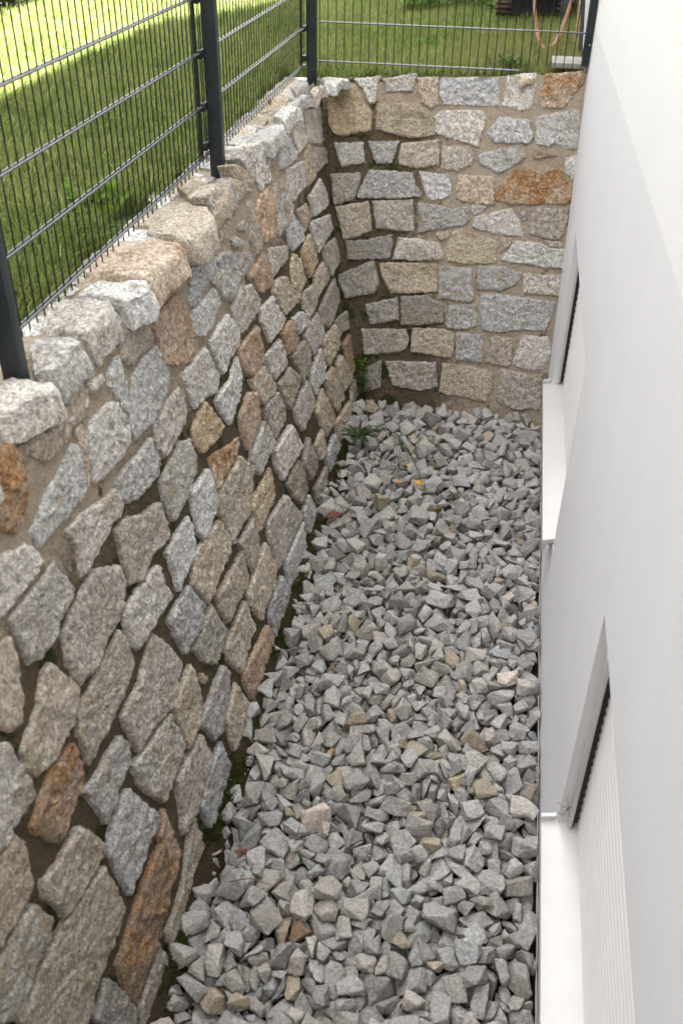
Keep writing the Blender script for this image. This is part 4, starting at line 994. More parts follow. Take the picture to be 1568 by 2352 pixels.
ROCK_DATA = [
13,160,-486,1402,-1834,-673,-573,-408,18,126,-173,1480,-1820,674,-283,456,19,150,70,1901,-1812,-308,-56,-30,11,142,66,1494,-1845,-577,569,-84,9,142,-78,1646,-1850,622,-708,309,28,120,1,1514,-1817,-114,85,335,
32,132,-611,1883,-1806,-558,688,-52,15,114,-709,1605,-1805,147,830,446,7,131,334,1764,-1884,516,-209,-357,20,122,101,1594,-1817,-72,110,642,24,121,-483,1771,-1796,896,-406,-89,32,106,165,1788,-1806,8,-416,748,
8,106,-362,1434,-1818,-77,-109,-831,7,114,-701,1720,-1802,-923,-93,13,11,108,-266,1450,-1810,236,29,954,18,113,-597,1611,-1813,-450,502,-449,18,107,-705,1363,-1827,-623,-263,311,11,128,13,1656,-1827,-981,-48,-180,
26,126,-505,2079,-1824,252,-128,932,18,113,-376,1853,-1810,-745,634,-120,16,160,-402,2220,-1835,-846,-202,159,13,121,-195,1866,-1797,637,-739,207,13,113,-183,1383,-1822,-74,52,0,20,113,-311,1353,-1836,815,-573,-53,
24,109,-165,1614,-1828,500,812,267,32,109,-298,1916,-1780,42,61,989,38,143,334,2437,-1852,348,-216,-191,2,116,140,1676,-1832,345,244,786,18,114,-576,1502,-1846,422,815,-385,19,140,321,2106,-1869,52,-443,-879,
26,136,-41,2244,-1837,416,-484,489,19,125,357,1912,-1854,802,156,493,15,107,-49,1688,-1803,48,510,-857,20,118,198,1709,-1807,721,617,-121,29,102,-84,1428,-1825,317,-345,393,38,132,219,1653,-1846,798,542,227,
19,112,118,1513,-1851,-774,604,172,32,116,-82,2186,-1844,228,165,-895,37,112,-402,1670,-1830,-13,-202,124,20,127,-126,2339,-1835,40,-235,963,12,113,239,2078,-1851,630,81,-337,6,126,-226,1640,-1846,481,315,551,
32,114,-650,1510,-1813,750,106,-450,10,135,-66,1830,-1835,-551,-751,198,18,112,338,2254,-1856,-345,173,202,22,132,-571,1369,-1829,336,63,-897,37,111,-290,2026,-1819,386,572,383,15,109,-294,1852,-1817,-226,-337,883,
25,141,-289,2260,-1815,515,-732,170,12,145,-72,3549,-1817,-257,-808,526,39,121,-285,1795,-1843,866,-494,-33,25,138,-464,1291,-1820,28,-965,66,26,120,-284,2401,-1805,946,269,-61,9,136,255,2002,-1871,617,-363,669,
8,90,-350,1662,-1836,610,-259,-723,26,108,186,2473,-1832,-922,-325,171,19,105,143,2368,-1827,169,14,871,8,113,-606,1790,-1845,-222,126,-117,26,131,288,2561,-1850,-168,748,228,27,111,-361,1782,-1848,599,-765,-234,
38,96,103,1765,-1833,-759,400,-92,34,108,-31,1411,-1831,544,-280,-140,4,135,204,1937,-1877,-573,-32,324,8,101,-548,1664,-1781,473,-611,-221,39,122,-496,1946,-1829,-245,-156,630,16,131,141,2712,-1837,-353,-783,-430,
18,84,16,1593,-1814,985,-99,-23,34,116,-543,1853,-1796,321,641,-594,9,123,139,2585,-1819,549,319,246,18,92,-256,1551,-1818,-593,342,-625,9,112,167,2164,-1830,201,-50,-918,18,114,-443,1913,-1841,-32,608,741,
19,134,-431,2382,-1825,-275,-200,854,36,140,-84,3037,-1851,212,836,496,32,109,-551,2202,-1834,-478,855,-159,36,118,-723,2261,-1827,131,-331,-652,12,90,-137,1695,-1813,-213,349,734,2,104,103,1996,-1821,-60,927,-292,
20,117,13,1833,-1833,-203,-244,262,19,143,-231,4223,-1809,-105,-8,-989,16,107,229,1443,-1837,481,95,79,20,106,-464,2157,-1808,260,947,-182,4,151,-655,2564,-1811,367,701,-584,37,90,230,1504,-1808,682,-262,142,
25,137,-681,1665,-1854,724,620,-297,32,82,-529,1557,-1809,454,-849,-138,28,97,-228,1798,-1811,-370,-414,652,28,96,341,1648,-1902,-22,902,-408,28,102,154,2041,-1827,-911,-105,-250,27,127,242,2423,-1862,-847,288,-408,
15,119,-605,2085,-1832,836,203,432,37,141,220,2993,-1848,-844,-296,-230,0,99,-364,2112,-1838,415,-216,876,19,95,-240,1368,-1843,-567,255,-765,17,113,-558,2020,-1829,-927,-171,-317,12,113,-439,2800,-1794,-28,179,-771,
35,129,74,3080,-1823,-436,282,-848,18,109,328,3042,-1814,989,-53,44,13,103,-351,1589,-1866,556,-212,-736,27,119,-293,2543,-1839,-365,-708,-60,32,126,39,2684,-1841,278,-746,347,9,101,190,1561,-1835,539,-659,-8,
27,92,-487,1493,-1797,32,-378,-855,19,129,-463,2911,-1802,-571,739,-325,6,103,-564,1755,-1812,448,856,-180,32,133,-721,2581,-1830,-663,171,-652,9,142,-696,4159,-1793,-322,-464,-42,20,91,-673,1464,-1840,-709,91,472,
12,95,267,1506,-1844,297,-661,548,12,115,-206,3327,-1797,-315,846,391,18,88,-718,2107,-1843,-888,37,-22,15,105,-639,2253,-1785,-343,-826,274,36,95,-729,1522,-1849,475,374,711,15,128,-69,3386,-1827,-213,-397,876,
19,126,-101,1518,-1880,-848,-437,74,20,108,94,2249,-1837,-497,608,-449,32,160,-457,4070,-1814,310,-460,-831,36,140,-614,2405,-1804,579,-748,-30,0,101,199,1866,-1834,-398,91,-856,20,94,249,1568,-1866,250,-952,173,
28,133,-674,3180,-1824,-607,-739,251,34,101,-649,1582,-1841,316,-149,-212,3,98,283,1770,-1857,283,165,-669,39,99,42,1762,-1829,840,-480,-242,37,84,-53,1957,-1827,-126,36,966,12,89,-706,1836,-1818,-335,-770,-249,
29,117,61,2099,-1851,477,740,-114,6,101,235,2578,-1831,-790,242,-206,32,108,256,3104,-1836,902,381,4,37,111,-534,1725,-1831,509,515,405,18,83,308,2160,-1851,350,-763,-478,24,118,178,1592,-1878,-121,353,-869,
12,82,-729,1453,-1849,-771,-130,589,39,81,166,1487,-1814,49,-244,-736,1,111,228,2295,-1841,-812,98,-462,20,95,10,2198,-1849,-9,-527,848,0,136,-179,1788,-1842,-974,207,-52,2,135,-425,1768,-1848,519,801,-38,
10,110,324,3376,-1823,-851,235,357,0,114,-540,3440,-1828,-206,271,-889,0,134,-328,2719,-1805,-2,-555,-797,15,80,-180,1541,-1821,-803,-192,229,9,100,-212,1968,-1840,-783,-363,-442,19,101,-148,2827,-1823,-352,303,-661,
5,99,-91,2023,-1827,323,96,-443,39,119,346,2733,-1851,302,-918,252,5,155,333,4091,-1851,-178,-500,-9,14,101,-75,1575,-1847,551,152,517,20,109,-183,2297,-1849,-447,68,-73,17,122,-522,2399,-1804,-548,-830,66,
28,118,-707,2817,-1801,71,-224,-755,13,104,-7,2009,-1852,-135,-595,-581,1,95,198,1991,-1826,869,-339,302,6,87,-180,1750,-1812,-778,-390,-318,13,101,-705,2172,-1819,5,-293,36,20,95,-424,2505,-1824,527,-91,-72,
28,105,-510,2333,-1831,189,-482,59,27,130,-686,2749,-1833,-219,-966,35,15,86,-43,1782,-1818,-524,-209,-442,19,104,-57,2522,-1833,-866,-196,-338,26,111,-162,2502,-1821,818,-249,164,12,125,-508,4458,-1794,159,-52,-856,
2,160,-703,2896,-1844,-155,-695,-260,5,105,-641,2153,-1824,486,-199,842,8,94,-706,1259,-1814,-717,-500,50,13,116,113,3218,-1830,350,28,-716,36,143,-104,2099,-1860,-642,46,662,36,122,-153,2722,-1856,425,-73,-616,
35,100,111,2183,-1847,-616,42,77,25,148,230,1754,-1894,494,-680,-93,32,116,336,2627,-1850,686,229,137,25,98,-92,1480,-1848,-874,-348,182,17,132,-454,3490,-1829,-301,-853,-422,26,96,-101,2551,-1804,-150,-217,809,
8,115,-734,2679,-1809,661,311,-661,35,109,-240,1756,-1843,-396,-740,-176,11,97,-114,1896,-1818,210,792,-75,18,105,-219,2988,-1807,-562,-170,481,12,98,-504,3085,-1793,-271,-908,-286,8,83,289,1839,-1858,477,88,238,
1,91,-375,1331,-1826,-118,-87,-337,34,114,-313,1530,-1865,353,661,140,37,83,-17,2125,-1805,65,674,567,9,111,94,3522,-1823,194,262,629,9,95,-410,2606,-1827,451,433,235,12,97,-535,3207,-1809,-575,806,30,
34,99,-324,1478,-1828,-97,-326,-353,5,98,-260,2159,-1814,-119,271,-807,15,103,67,3299,-1827,59,83,-728,32,134,70,3617,-1824,553,762,-264,28,136,-23,3931,-1831,-862,357,24,27,85,-125,1730,-1792,-672,-726,-138,
25,79,310,1573,-1897,-776,-275,-393,1,96,-148,1991,-1842,64,102,-679,12,103,137,3838,-1851,-203,784,-130,32,109,234,2861,-1867,285,-646,-678,12,108,-365,3759,-1798,303,633,-413,27,84,1,1734,-1817,-231,-494,243,
2,90,-311,2150,-1851,510,-154,-438,19,115,-462,2068,-1876,-85,-319,790,1,129,-368,1529,-1879,634,-645,416,12,110,177,1395,-1834,500,169,-516,25,100,-354,2407,-1838,-670,-738,11,13,113,-600,2603,-1846,-129,-60,-971,
19,111,219,1808,-1841,-204,-423,-717,38,97,-150,2129,-1856,-755,-191,478,28,132,-592,1449,-1880,180,939,147,20,101,-53,2068,-1853,-488,-589,446,39,125,-260,3485,-1806,493,564,-404,26,106,-186,2236,-1838,629,-716,274,
28,99,367,2183,-1882,377,-624,-83,15,113,-288,3995,-1827,-179,17,-99,9,112,-696,1775,-1820,-639,208,63,12,106,-631,1268,-1844,590,-735,328,3,104,-454,1502,-1829,56,973,129,28,103,-445,2730,-1808,-386,-546,641,
32,74,370,1537,-1898,-299,-669,623,18,110,-294,1454,-1871,357,-671,-392,3,106,-469,1596,-1837,668,-606,-279,32,93,247,1644,-1889,175,791,-26,29,114,-566,3135,-1814,576,761,162,1,89,127,2515,-1815,199,-174,550,
15,160,306,5268,-1874,-334,366,-694,15,91,-501,2606,-1840,316,-179,733,32,122,-226,1460,-1857,-313,53,-918,32,114,-23,4352,-1824,206,927,309,1,110,-665,2481,-1805,-159,388,896,5,97,-632,1728,-1836,-377,-39,768,
32,137,-407,4220,-1840,-916,353,-58,8,114,14,2794,-1825,70,-581,-310,9,71,-438,1609,-1818,-867,467,-162,21,131,133,2339,-1870,-341,893,-280,7,99,-570,2253,-1805,-79,-838,297,28,100,-396,3125,-1829,-256,703,-652,
22,104,-512,2456,-1825,110,-796,492,32,121,-103,4145,-1826,-361,136,-920,8,76,-211,2034,-1838,-374,273,-689,0,143,55,2082,-1887,-112,985,-107,37,81,-277,1700,-1818,273,941,197,26,79,113,1831,-1846,160,53,980,
36,78,-677,1329,-1836,-142,-732,-115,2,125,-80,2625,-1841,223,224,445,16,116,-515,3904,-1811,926,-354,-69,27,150,-39,4634,-1833,910,-304,153,25,85,348,1837,-1871,421,-782,263,18,124,-439,4312,-1802,-423,-557,659,
14,106,-470,1662,-1865,-108,-531,-446,24,99,279,2720,-1847,-290,474,-573,14,95,-732,1936,-1857,-29,-90,108,39,90,-71,1911,-1830,-19,187,623,36,103,6,2341,-1837,369,-313,-849,30,108,-363,1394,-1856,-162,-789,579,
15,118,239,3871,-1855,-254,-430,819,18,97,131,3153,-1853,-397,484,772,8,104,-34,3846,-1837,-90,-628,259,9,160,-268,5319,-1822,206,-394,-637,0,88,372,1604,-1893,-110,-618,-453,10,104,-26,3120,-1838,326,754,566,
1,124,-195,3990,-1838,-74,-53,423,25,98,-16,1884,-1850,88,-382,716,18,99,-677,3868,-1805,12,247,-965,8,92,-278,3034,-1805,454,767,318,23,102,-248,2352,-1830,-84,442,-759,24,103,-370,3247,-1803,-815,336,-80,
15,92,-596,2656,-1803,-563,790,-102,28,89,197,2750,-1837,-82,-799,67,23,73,-93,1676,-1797,-668,-499,367,10,88,-5,1434,-1843,678,680,90,17,128,-590,3223,-1826,846,-434,-303,39,97,274,2335,-1826,-355,608,395,
18,95,-117,3207,-1834,480,-594,-462,1,108,-264,2934,-1821,857,-68,19,0,94,-440,1460,-1850,725,269,-460,25,104,-221,2687,-1846,-777,-599,176,0,84,32,1422,-1825,290,-902,-85,20,87,244,2149,-1865,395,28,-633,
20,83,285,2283,-1860,-643,-547,91,22,117,231,3285,-1861,301,-678,-669,18,86,87,2856,-1821,-236,-45,-513,16,100,99,2517,-1852,220,-812,-515,38,108,17,3173,-1826,481,-307,-325,23,144,90,3731,-1849,333,800,-492,
1,91,152,1963,-1833,-317,-39,-805,19,70,-148,2402,-1812,-179,535,-789,38,123,-131,3457,-1831,-89,63,753,1,89,-60,2131,-1839,362,-43,238,37,73,-335,2356,-1813,700,-12,-467,8,91,147,3038,-1832,533,818,-153,
37,103,265,3401,-1846,104,-92,967,5,113,-516,2782,-1832,-385,-525,551,24,81,39,2285,-1854,-814,-325,12,32,80,-526,3017,-1832,-933,177,294,30,89,327,1688,-1887,-543,592,-564,25,73,-170,2059,-1833,215,-972,34,
16,123,-729,3662,-1812,-316,-26,699,7,97,-710,3367,-1827,154,553,-808,17,106,-135,1429,-1850,-596,345,-401,6,81,-476,1992,-1822,278,-156,795,18,77,-92,2476,-1830,335,492,-802,28,86,-538,2672,-1820,742,307,405,
32,103,-469,1725,-1890,-624,-299,310,24,132,-413,1363,-1872,290,-938,7,11,91,-316,1733,-1838,606,463,545,28,93,308,2976,-1877,-20,827,-478,10,107,-322,2588,-1822,-835,-194,504,12,98,39,4212,-1808,202,-941,220,
38,92,-154,2193,-1840,342,-532,-170,9,101,239,2696,-1867,693,-279,598,23,87,-213,2421,-1807,-250,-774,475,32,79,-56,2409,-1840,-458,455,-619,26,118,-382,5141,-1813,-73,234,-912,12,100,-457,3713,-1820,706,-53,-118,
12,97,200,1505,-1859,389,454,460,23,125,-396,1986,-1853,421,-842,332,17,88,-301,1604,-1855,617,618,-453,25,128,212,4215,-1848,233,-691,-261,8,110,-579,1905,-1819,-164,-664,120,14,83,-600,1408,-1844,-536,-395,643,
7,99,-314,3178,-1826,429,-169,-706,26,104,-425,3300,-1801,53,462,-137,2,112,365,2923,-1878,222,735,-432,17,86,-700,1966,-1847,500,92,35,0,84,109,2460,-1865,70,142,-799,0,74,-440,2097,-1823,263,-926,-230,
11,128,361,2532,-1886,-690,-684,-119,9,99,320,3242,-1861,-429,-811,210,21,145,-276,2084,-1845,-785,-565,-48,12,103,-571,3874,-1802,207,752,548,30,160,-283,4913,-1847,-163,-235,886,34,70,-549,1320,-1842,138,-761,-514,
11,124,-590,3610,-1834,-876,-417,38,6,112,371,2395,-1898,683,-722,-46,21,109,296,1720,-1908,-65,-831,333,1,69,-555,1608,-1807,677,510,475,20,102,239,2774,-1849,-909,-112,-238,32,99,-128,2008,-1873,685,700,20,
38,97,5,2110,-1846,-237,-95,740,20,112,-107,3747,-1828,324,-892,123,20,75,-344,2057,-1826,199,941,-43,1,98,-209,2086,-1823,-672,384,515,19,71,-359,2175,-1816,446,-335,-578,9,107,-409,3964,-1823,33,-911,-306,
8,144,94,1690,-1894,-131,930,317,28,98,310,2868,-1897,31,5,999,13,90,-624,1334,-1885,8,610,-785,11,140,-655,2978,-1842,-28,-491,-730,20,101,-167,3163,-1860,-249,-64,544,15,91,-203,3184,-1829,-47,31,-975,
27,106,-668,2178,-1846,-728,-529,-216,29,117,333,3583,-1877,559,-412,362,34,71,-415,1573,-1848,728,-122,-614,29,116,-505,1582,-1857,628,749,92,35,146,-71,2742,-1860,662,-228,410,19,127,-176,4554,-1817,270,41,-910,
20,77,205,2222,-1848,780,-571,25,32,134,157,5112,-1835,-993,-27,46,2,73,-660,1434,-1855,-377,643,-662,16,84,-529,2508,-1805,-410,-245,853,34,99,257,2953,-1865,-99,22,-962,5,98,-605,3032,-1821,316,385,528,
23,97,-691,2646,-1833,772,-64,514,32,115,-538,4373,-1805,-295,163,-927,25,119,-597,3818,-1833,631,-534,447,1,72,325,2010,-1879,-389,722,-215,20,95,-168,2879,-1816,627,101,510,24,95,-429,1845,-1837,393,443,216,
13,97,-52,2847,-1856,513,339,-698,36,98,-400,2729,-1838,130,-123,-160,9,102,-42,2674,-1853,631,-27,640,8,97,195,4388,-1846,939,243,-227,10,104,-455,2596,-1828,205,-563,-421,10,80,339,1605,-1890,254,573,-523,
33,94,357,2513,-1833,127,44,288,28,102,-552,4300,-1812,-35,814,-573,4,84,-696,1500,-1830,37,433,401,7,99,45,3391,-1835,-916,-215,-334,15,112,-252,4068,-1814,-108,-726,-616,0,110,-446,4526,-1802,-692,-549,-450,
37,86,-28,3286,-1831,307,322,729,24,147,-505,4145,-1829,703,-420,-364,18,101,-579,4886,-1802,-652,-20,238,6,64,-272,1636,-1835,-657,747,-19,27,116,125,4251,-1839,-834,-284,-387,21,113,76,2431,-1870,115,-448,423,
19,82,278,2637,-1862,607,-86,732,34,111,-274,2895,-1866,186,417,801,20,81,-371,1933,-1824,268,93,916,26,85,-719,2388,-1864,473,-408,-204,38,106,-671,3723,-1831,296,-104,947,8,78,10,2913,-1833,376,-70,888,
16,105,-192,2366,-1861,211,905,-184,28,105,275,1622,-1904,-258,-404,382,10,114,-685,2116,-1886,-920,-109,27,16,105,-288,2634,-1853,195,-523,-26,7,102,60,2819,-1861,833,483,227,1,64,-359,2003,-1833,409,65,404,
16,99,4,2458,-1889,652,-106,726,37,121,320,3029,-1882,658,-60,199,9,90,-367,2511,-1837,146,-15,172,3,137,-198,1733,-1879,-465,-187,-411,2,79,349,2598,-1865,401,206,-779,19,98,46,3870,-1821,-78,-374,-818,
13,106,290,4635,-1859,-62,-115,911,18,109,-207,4476,-1793,-248,226,811,1,118,120,3450,-1833,11,957,151,1,117,24,1704,-1852,974,-164,149,7,136,-621,2318,-1846,296,156,95,18,112,351,4579,-1883,-388,-592,-328,
35,88,6,2524,-1824,525,-667,-465,29,96,75,2574,-1826,111,-541,-656,24,80,-652,2389,-1820,-375,433,-170,27,93,-518,2264,-1840,-238,-941,-150,9,101,-170,3641,-1828,528,-340,-93,30,124,-463,2291,-1818,-590,241,-742,
12,110,-68,5107,-1796,585,-319,313,29,108,-318,2670,-1827,-786,-323,466,37,102,-96,5006,-1822,-28,52,979,6,99,-695,2994,-1817,608,759,-229,15,100,215,4704,-1859,-979,72,107,39,142,-308,3260,-1843,500,797,-333,
38,160,-43,5391,-1838,374,636,626,6,100,-496,1668,-1836,793,514,-139,10,108,-717,2010,-1841,-255,221,938,30,160,6,3684,-1840,-37,-587,-708,36,99,252,1862,-1893,151,-854,-479,17,107,-225,2871,-1850,186,888,247,
2,110,-469,3282,-1804,186,396,-636,34,98,-224,3622,-1818,174,-281,-857,35,78,-25,2734,-1833,-858,84,325,28,95,58,4574,-1812,384,127,-598,12,107,-481,3143,-1829,-102,389,-639,27,96,-342,2789,-1822,-953,94,-253,
26,85,-181,1838,-1822,-319,-217,-7,22,113,-91,3907,-1841,954,-66,-203,21,107,-652,2894,-1862,-693,325,351,19,89,-469,2237,-1831,242,-662,205,8,124,-571,5218,-1808,64,-188,-472,37,131,-621,5292,-1774,-276,755,546,
15,93,242,3370,-1886,348,-272,-254,0,120,-264,1666,-1867,-26,984,-170,23,127,-101,3143,-1863,-952,137,-144,37,90,155,3649,-1822,47,-841,-334,15,69,-214,2517,-1796,640,-27,-175,28,65,-5,1959,-1844,-875,-221,-425,
13,99,-274,2769,-1844,-675,81,426,0,108,126,2266,-1845,87,-543,-683,2,100,-394,3457,-1825,739,-110,571,30,105,-269,3315,-1825,-682,718,-122,15,62,-26,1851,-1822,383,557,340,27,99,-252,3720,-1811,-80,-930,297,
28,71,-547,1949,-1806,-213,82,847,30,108,135,3010,-1857,339,336,859,36,112,-45,3222,-1824,-518,559,626,6,106,-706,3042,-1842,802,229,43,23,110,-500,2666,-1827,91,542,-521,12,68,-270,2674,-1807,293,748,-574,
20,117,-233,2468,-1835,-715,451,-410,35,106,-212,1545,-1868,369,53,219,18,97,-192,2822,-1861,636,-714,103,27,120,-663,2698,-1853,-836,-283,-406,33,90,-386,1581,-1852,-202,560,-697,36,128,-623,4637,-1831,644,164,-580,
14,111,-186,1903,-1828,-815,-218,-454,27,85,-35,3157,-1807,-421,-755,-26,36,138,-648,5089,-1813,343,-456,-806,25,110,265,3503,-1866,536,333,-108,27,98,183,3056,-1850,771,225,41,10,89,-244,3203,-1801,-161,-149,-396,
38,111,-706,4656,-1819,-982,-62,-123,11,86,-158,2586,-1814,494,-137,731,18,105,-120,1856,-1877,880,-180,432,25,124,42,2359,-1881,-591,737,-219,0,90,287,2226,-1869,-579,-107,-59,13,109,-212,2568,-1842,82,-389,-100,
30,91,-599,1709,-1842,234,-278,-851,8,78,185,3592,-1839,-249,278,-485,25,113,-207,5371,-1809,-740,-635,-211,5,99,-672,1401,-1870,-66,-334,-400,7,66,363,1476,-1872,183,-175,-38,38,86,-14,2976,-1845,152,-297,-757,
14,99,152,2090,-1854,-36,24,-993,30,102,-25,2464,-1859,616,-595,-492,17,93,-423,3009,-1818,-751,41,-525,12,96,-335,3852,-1808,-675,-579,-77,14,79,297,1969,-1906,558,-468,199,30,109,-611,3566,-1833,559,-74,172,
12,95,-602,3687,-1802,-454,118,701,7,116,-377,2591,-1861,-59,-367,485,32,92,-356,3508,-1834,-118,-122,-77,38,82,73,3018,-1842,-568,-705,-262,20,115,-28,5040,-1850,-106,-786,551,36,103,-92,2887,-1853,904,278,0,
4,94,-511,3300,-1815,-638,635,416,24,67,253,1916,-1861,575,176,554,35,108,-367,3187,-1829,736,110,643,20,105,355,3373,-1869,223,887,120,25,61,-52,1503,-1818,-202,125,-442,18,100,-475,3542,-1830,-510,-5,-47,
29,108,-673,3465,-1828,872,-85,-214,1,60,69,1732,-1828,734,91,66,19,111,-171,4843,-1829,824,-347,-435,24,90,149,3342,-1843,-495,310,-801,25,118,195,3486,-1866,100,-232,965,20,96,-156,1583,-1867,-293,-226,62,
15,105,-268,3384,-1839,-813,-163,-397,16,96,26,3583,-1853,667,-726,-56,30,118,-141,4948,-1833,-67,-550,813,24,67,-551,2352,-1818,-296,-390,426,28,71,92,2064,-1849,67,-595,-625,35,100,-6,2389,-1859,-266,-443,-455,
17,96,-404,2879,-1814,-41,-189,555,15,71,-309,2888,-1808,762,377,285,28,84,40,2444,-1873,-622,-78,-775,8,85,-734,2316,-1844,442,-546,624,19,105,-633,4275,-1834,-487,-726,457,8,103,-494,1817,-1838,6,953,-265,
39,81,-568,2773,-1849,750,601,144,36,102,65,4135,-1833,-159,-358,-919,1,109,320,2803,-1855,-725,-246,623,23,90,118,3319,-1844,-754,-562,42,26,94,-480,3662,-1815,53,957,-120,15,95,83,2620,-1857,-184,-274,-65,
23,117,162,4522,-1840,-699,-538,75,26,129,-705,4960,-1839,-583,-88,-696,34,97,78,1404,-1824,894,-351,-215,34,106,-417,2667,-1850,339,-836,-311,10,91,-374,4096,-1819,305,-551,500,4,116,-703,3764,-1821,902,238,-277,
37,113,8,3084,-1888,711,-276,-441,20,84,-682,1893,-1848,-636,-474,520,7,61,-233,1722,-1848,902,-330,76,25,127,285,3719,-1880,65,-852,80,38,129,199,4799,-1837,95,-639,394,4,104,-48,4072,-1829,-546,200,-364,
22,91,-615,2787,-1844,-348,343,-799,25,112,-88,3267,-1822,-294,-502,-798,10,80,302,1891,-1865,-335,-738,584,8,100,-182,3781,-1843,-56,674,-665,18,87,58,1624,-1866,-528,428,-642,24,85,-130,2268,-1880,-791,576,-183,
39,104,30,2652,-1876,722,110,-566,17,75,-402,2069,-1831,608,705,-166,10,87,45,2168,-1852,-365,-280,378,29,95,-85,2410,-1865,95,993,48,25,88,168,2910,-1870,454,115,542,11,96,316,4807,-1832,178,-124,776,
15,92,-624,2292,-1807,-39,184,-737,5,103,81,4290,-1826,398,247,84,13,120,-504,5342,-1808,33,488,-282,23,89,-621,1389,-1884,374,673,291,4,114,-646,2219,-1863,143,283,-898,30,107,-129,3840,-1839,434,-222,-582,
15,86,-273,3153,-1848,434,-668,-526,19,96,341,4341,-1865,712,-459,145,15,81,306,2040,-1906,-44,99,-861,29,106,340,2095,-1913,-45,-351,-400,12,113,-716,3556,-1858,251,624,95,18,66,-689,2448,-1829,297,485,207,
19,96,-557,3010,-1866,-976,68,179,16,129,-209,3552,-1851,413,-727,-546,27,103,279,5182,-1865,-797,-4,-241,27,71,315,1522,-1906,-330,186,-3,5,84,-211,2137,-1839,-316,843,-431,16,105,-457,4710,-1831,-830,49,342,
8,98,-481,5122,-1803,137,-353,888,38,84,-460,2350,-1793,522,708,-269,25,80,-337,3411,-1827,-829,-554,-28,5,104,-468,1531,-1867,-613,-412,-321,7,134,181,2874,-1881,-203,-478,-466,24,103,-679,1557,-1866,-720,605,277,
12,83,-518,2913,-1853,230,651,-518,18,103,-353,4510,-1809,-705,391,-590,16,81,-580,2866,-1844,757,74,618,10,98,96,4851,-1843,-42,563,-696,0,92,331,3771,-1886,26,-236,418,15,116,97,4943,-1838,-540,338,-603,
24,135,-697,5146,-1831,-18,715,-678,21,129,-419,3133,-1866,517,123,-822,3,122,23,2987,-1856,374,-477,-491,24,134,62,4357,-1843,155,-449,225,5,124,255,4430,-1864,-115,929,-331,18,88,-217,2752,-1868,127,-193,936,
25,145,184,3978,-1873,565,441,696,26,114,-677,3543,-1826,370,-764,-292,3,108,275,4295,-1850,-156,123,812,7,87,-187,2422,-1842,-305,906,-188,18,91,-355,4943,-1837,629,-294,-259,35,80,-644,1998,-1835,-111,347,-928,
27,98,100,3394,-1837,627,338,639,27,98,-219,3831,-1827,-691,716,-10,7,76,-179,1671,-1860,-301,-101,944,34,93,223,3558,-1865,484,-171,852,38,121,-103,3651,-1835,400,883,85,16,114,-309,4134,-1822,630,146,734,
9,82,-542,3706,-1814,-717,-505,-83,19,72,364,2325,-1902,-100,-26,688,5,122,-399,3826,-1832,-205,-79,866,36,99,-196,2213,-1896,540,447,705,15,99,-325,2465,-1856,516,-358,-542,36,68,-607,1570,-1869,-106,-96,-898,
9,99,50,1855,-1880,938,49,337,27,81,-340,3031,-1817,619,-661,422,8,87,-276,3874,-1830,12,460,844,0,97,-254,2657,-1851,-20,724,368,14,107,-399,3693,-1826,-646,382,44,6,101,-690,4576,-1821,-30,-206,-931,
2,112,347,4736,-1863,358,-156,69,32,87,-84,1741,-1830,-694,403,-430,0,105,-552,4046,-1805,159,-184,-708,2,88,-491,2216,-1823,-494,-499,-559,13,88,-19,3741,-1840,-542,-759,-20,2,110,198,3695,-1843,505,-590,-570,
25,119,110,2829,-1880,349,-498,420,23,94,132,2132,-1869,-34,677,-724,12,124,-470,2793,-1871,-771,524,358,15,102,354,4983,-1844,-268,-259,790,11,128,-705,3136,-1862,57,-991,-8,31,116,181,3423,-1878,499,767,400,
13,103,179,2565,-1859,-745,-226,-614,12,109,-33,4715,-1831,-250,944,-10,3,85,164,2241,-1846,-603,456,-642,37,64,126,2929,-1857,700,232,606,38,80,-424,3219,-1816,502,572,635,5,109,-545,4235,-1834,-110,228,943,
8,71,-164,2545,-1820,-94,777,-325,34,91,177,3121,-1871,415,-377,-553,13,129,-275,4796,-1862,66,18,61,9,122,-567,2422,-1840,-329,-127,601,37,123,-20,4886,-1836,607,346,-563,37,126,-488,2705,-1876,45,158,264,
36,91,273,4050,-1851,-844,517,53,30,72,-400,1615,-1833,-58,613,769,17,119,-663,3793,-1834,-190,-448,690,7,74,-646,1415,-1885,-130,-369,90,3,109,165,5022,-1837,-493,-636,98,11,96,-411,3628,-1821,646,493,-285,
20,78,-615,3960,-1808,-892,6,362,4,122,-473,4921,-1813,38,-131,-749,38,115,-407,5267,-1800,91,-791,-194,27,103,194,1687,-1897,455,-15,798,12,125,-275,1903,-1851,492,-135,-546,14,83,-368,2038,-1853,-156,-802,400,
33,131,314,3673,-1872,-430,-281,261,37,90,-710,2067,-1892,-20,-177,-977,10,72,-605,2485,-1823,441,881,17,13,89,301,2368,-1868,917,-229,265,36,94,-252,2829,-1862,876,-454,13,23,92,300,3851,-1874,528,-427,-83,
1,68,-354,2965,-1837,-13,-148,525,38,87,-223,3104,-1818,-774,86,-515,37,93,-311,3354,-1836,291,818,-383,31,86,105,2807,-1849,-611,-660,43,1,78,222,3602,-1811,-700,551,-205,0,82,-618,3399,-1835,309,-777,-470,
15,128,-26,1604,-1895,-668,-321,298,8,126,-730,4265,-1796,239,-728,-321,11,78,-409,1521,-1890,412,242,810,35,144,291,4024,-1892,485,619,-597,28,99,-711,5293,-1817,190,-196,961,29,84,-98,2695,-1827,-196,-390,130,
12,91,93,5017,-1820,58,-988,-65,23,65,-719,2414,-1838,-769,70,304,4,94,374,1834,-1900,479,-515,-472,27,99,240,2204,-1890,568,424,679,15,110,55,1571,-1882,366,-701,441,6,113,219,2264,-1893,84,-113,-987,
